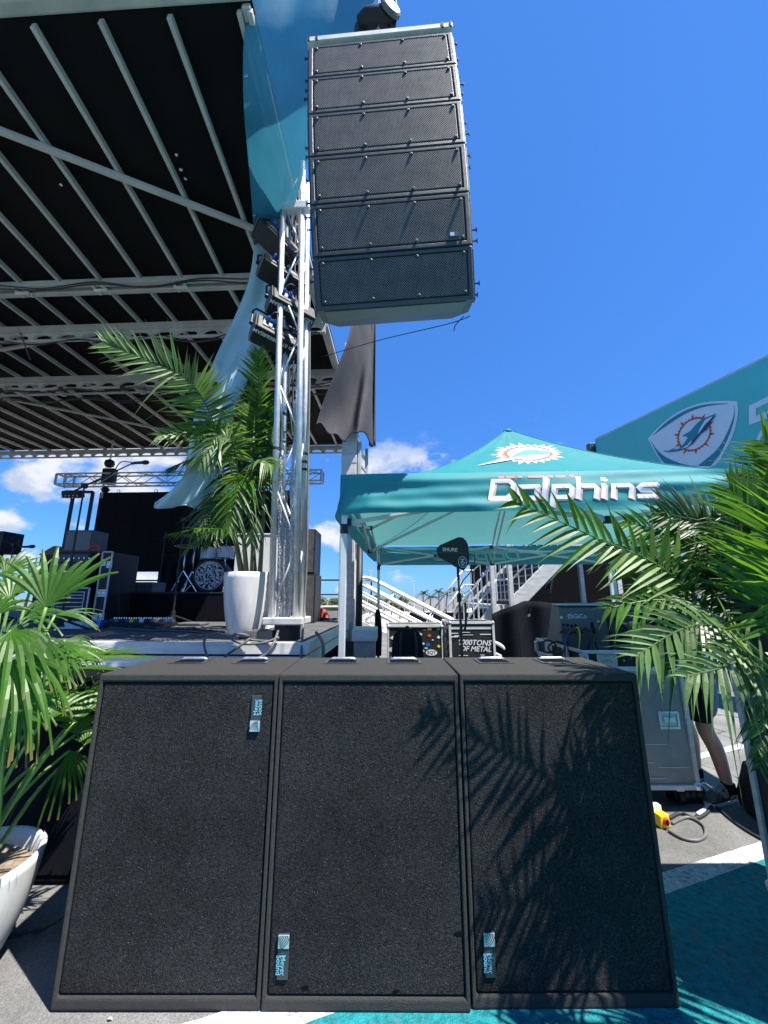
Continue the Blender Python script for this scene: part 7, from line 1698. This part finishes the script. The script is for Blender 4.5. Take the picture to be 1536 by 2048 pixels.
def build_floor_gear():
    # pedal board
    Y = 5.55; a, b = P(206, 1250, Y=Y), P(330, 1240, Y=Y); z = DECK+.006
    t = thing('pedal_board', 'long black pedal board with many pedals on the stage floor', 'pedal board', ((a.x+b.x)/2, Y, z))
    m = MB(); m.box(((a.x+b.x)/2, Y+.18, z+.03), (b.x-a.x, .36, .055)); part(m, 'board', M_['black'], t, bevel=.006)
    r = random.Random(3); cols = ['satin', 'greypaint', 'ply', 'navyprint', 'yellow', 'satin', 'offwhite', 'black']; n = 12
    for k in range(n):
        x = a.x+(b.x-a.x)*(k+.5)/n; m = MB(); m.box((x, Y+.16, z+.085), (.062, .12, .05)); pd = part(m, 'pedal', M_[cols[k % 8]], t, bevel=.005)
        for q in (-1, 1):
            m = MB(); m.lathe([(.009, 0), (.008, .016)], (x+q*.016, Y+.19, z+.11), 8); part(m, 'pedal_knob', M_['chrome'], pd)
    t, a, b = boxthing('effects_pedal', 'small blue effects unit with white print left of the pedal board', 'pedal', (178, 1241, 202, deck_px(5.5)), 5.5, .16, 'blue', bevel=.006)
    m = MB(); w = b.x-a.x; m.box(((a.x+b.x)/2, 5.4975, a.z+(b.z-a.z)*.35), (w*.7, .003, .03)); part(m, 'printed_strip', M_['offwhite'], t)
    t, a, b = boxthing('stage_monitor', 'low grey wedge on the stage floor in front of the drum riser', 'monitor', (352, 1246, 402, deck_px(5.9)), 5.9, .3, 'greypaint')
    m = MB(); w = b.x-a.x; m.box(((a.x+b.x)/2, 5.896, (a.z+b.z)/2), (w*.9, .01, (b.z-a.z)*.6)); part(m, 'grille', M_['satin'], t)
    # white low mixer half hidden
    t, a, b = boxthing('white_board', 'off-white control board on the stage floor behind the fan palm', 'control board', (105, 1244, 165, deck_px(5.3)), 5.3, .3, 'offwhite', bevel=.006)
    for k in range(6):
        m = MB(); m.lathe([(.012, 0), (.010, .02)], (a.x+.05+(b.x-a.x-.1)*k/5, 5.45, b.z-.001), 8); part(m, 'knob', M_['black'], t)
    # cables on deck
    r = random.Random(14); t = thing('cable_tangle', 'tangle of black cables on the stage floor before the drum riser', 'cables', P(330, 1258, Z=DECK+.014))
    for k in range(8):
        x0 = 250+22*k; pts = [P(x0+r.uniform(-40, 40), 1252+r.uniform(0, 4), Z=DECK+.014), P(x0+40+r.uniform(-30, 30), 1257+r.uniform(-2, 4), Z=DECK+.014), P(x0+90+r.uniform(-30, 40), 1262+r.uniform(-4, 4), Z=DECK+.014), P(min(452, x0+150+r.uniform(0, 50)), 1266+r.uniform(-4, 3), Z=DECK+.014)]
        m = MB(); m.tube(spline(pts, 24), .010, 6); part(m, 'cable', M_['rubber'] if k % 3 else M_['cable_grey'], t, smooth=True)
    # speakers stacked right of the tower
    Y = 6.6; g = deck_px(Y); xs = (545, 632)
    t, a, b = boxthing('side_fill_speaker', 'lower black side fill speaker behind the truss tower', 'speaker', (xs[0], 1148, xs[1], g), Y, .6, 'black', 'side fill speakers'); m = MB(); m.box(((a.x+b.x)/2, Y-.003, (a.z+b.z)/2), (b.x-a.x-.05, .01, b.z-a.z-.05)); part(m, 'grille', M_['perf'], t)
    t, a2, b2 = boxthing('side_fill_speaker', 'upper black side fill speaker behind the truss tower', 'speaker', (xs[0], 1058, xs[1], 1147), Y, .6, 'black', 'side fill speakers'); m = MB(); m.box(((a2.x+b2.x)/2, Y-.003, (a2.z+b2.z)/2), (b2.x-a2.x-.05, .01, b2.z-a2.z-.05)); part(m, 'grille', M_['perf'], t)
    # tall pale cabinet
    Y = 5.2; g = deck_px(Y); t, a, b = boxthing('pale_cabinet', 'tall pale grey plain cabinet behind the stage planter', 'cabinet', (457, 1070, 548, g), Y, .4, 'offwhite', bevel=.01)
    m = MB(); m.box(((a.x+b.x)/2, Y+.2, b.z+.011), (b.x-a.x+.02, .42, .02)); part(m, 'top_board', M_['offwhite'], t, bevel=.004)
    # guitar in orange case tint on the far deck
    Y = 7.4; t = thing('equipment_heap', 'small orange and black gear heap on the deck right of the tower', 'gear', P(640, 1245, Y=Y))
    z = DECK+.005; c = P(642, 1240, Y=Y)
    m = MB(); m.prism([V((c.x-.10, Y, z)), V((c.x+.14, Y, z)), V((c.x+.06, Y, z+.18)), V((c.x-.06, Y, z+.24))], (0, .25, 0)); part(m, 'shell', M_['orange'], t, bevel=.03)
    m = MB(); m.tube([V((c.x-.06, Y+.1, z+.2)), V((c.x-.12, Y+.1, z+.62))], [.04, .025], 8); part(m, 'arm', M_['offwhite'], t, smooth=True)
    m = MB(); m.tube(spline([V((c.x-.2, Y-.05, z+.02)), V((c.x, Y-.1, z+.03)), V((c.x+.15, Y-.06, z+.02)), V((c.x+.3, Y, z+.02))], 16), .018, 6); part(m, 'cable', M_['rubber'], t)
    # grey power supply and looped cable on the stage edge
    Y = 3.92; a, b = P(492, 1276, Y=Y), P(545, 1258, Y=Y); z = DECK+.006
    t = thing('power_supply', 'small grey box with a pale lid on the stage edge beside the planter', 'power supply', ((a.x+b.x)/2, Y+.05, z))
    m = MB(); m.box(((a.x+b.x)/2, Y+.06, z+.045), (b.x-a.x, .12, .088)); part(m, 'box', M_['greypaint'], t, bevel=.006)
    m = MB(); m.box(((a.x+b.x)/2-.01, Y+.06, z+.094), ((b.x-a.x)*.5, .09, .008)); part(m, 'lid', M_['tan'], t)
    cab = thing('looped_cable', 'grey cable looped over the stage edge above the left subwoofer', 'cable', P(480, 1280, Y=3.8)); zz = DECK+.02
    pts = [P(415, 1316, Y=3.70), P(408, 1286, Y=3.72), P(418, 1270, Y=3.78), P(455, 1270, Y=3.80), P(505, 1280, Y=3.78), P(545, 1282, Y=3.74), P(556, 1275, Y=3.74), P(530, 1285, Y=3.70), P(490, 1288, Y=3.7), P(464, 1278, Y=3.7), P(472, 1268, Y=3.74), P(500, 1274, Y=3.72), P(480, 1292, Y=3.68), P(452, 1312, Y=3.66), P(455, 1322, Y=3.64), P(490, 1322, Y=3.64), P(530, 1310, Y=3.66), P(548, 1285, Y=3.70), P(556, 1262, Y=3.85)]
    m = MB(); m.tube(spline(pts, 140), .012, 8); part(m, 'cable', M_['cable_grey'], cab, smooth=True)
    m = MB(); m.tube([P(478, 1276, Y=3.72), P(502, 1272, Y=3.72)], [.02, .017], 10); part(m, 'connector', M_['black'], cab, smooth=True)
    m = MB(); m.tube(spline([P(632, 1265, Y=4.2), P(640, 1275, Y=4.1), P(646, 1290, Y=3.95), P(646, 1320, Y=3.9)], 20), .016, 8)
    part(m, 'stage_cable', M_['cable_grey'], label='thick grey cable arching off the right side of the stage', cat='cable', base=P(640, 1275, Y=4.1), smooth=True)
build_floor_gear()
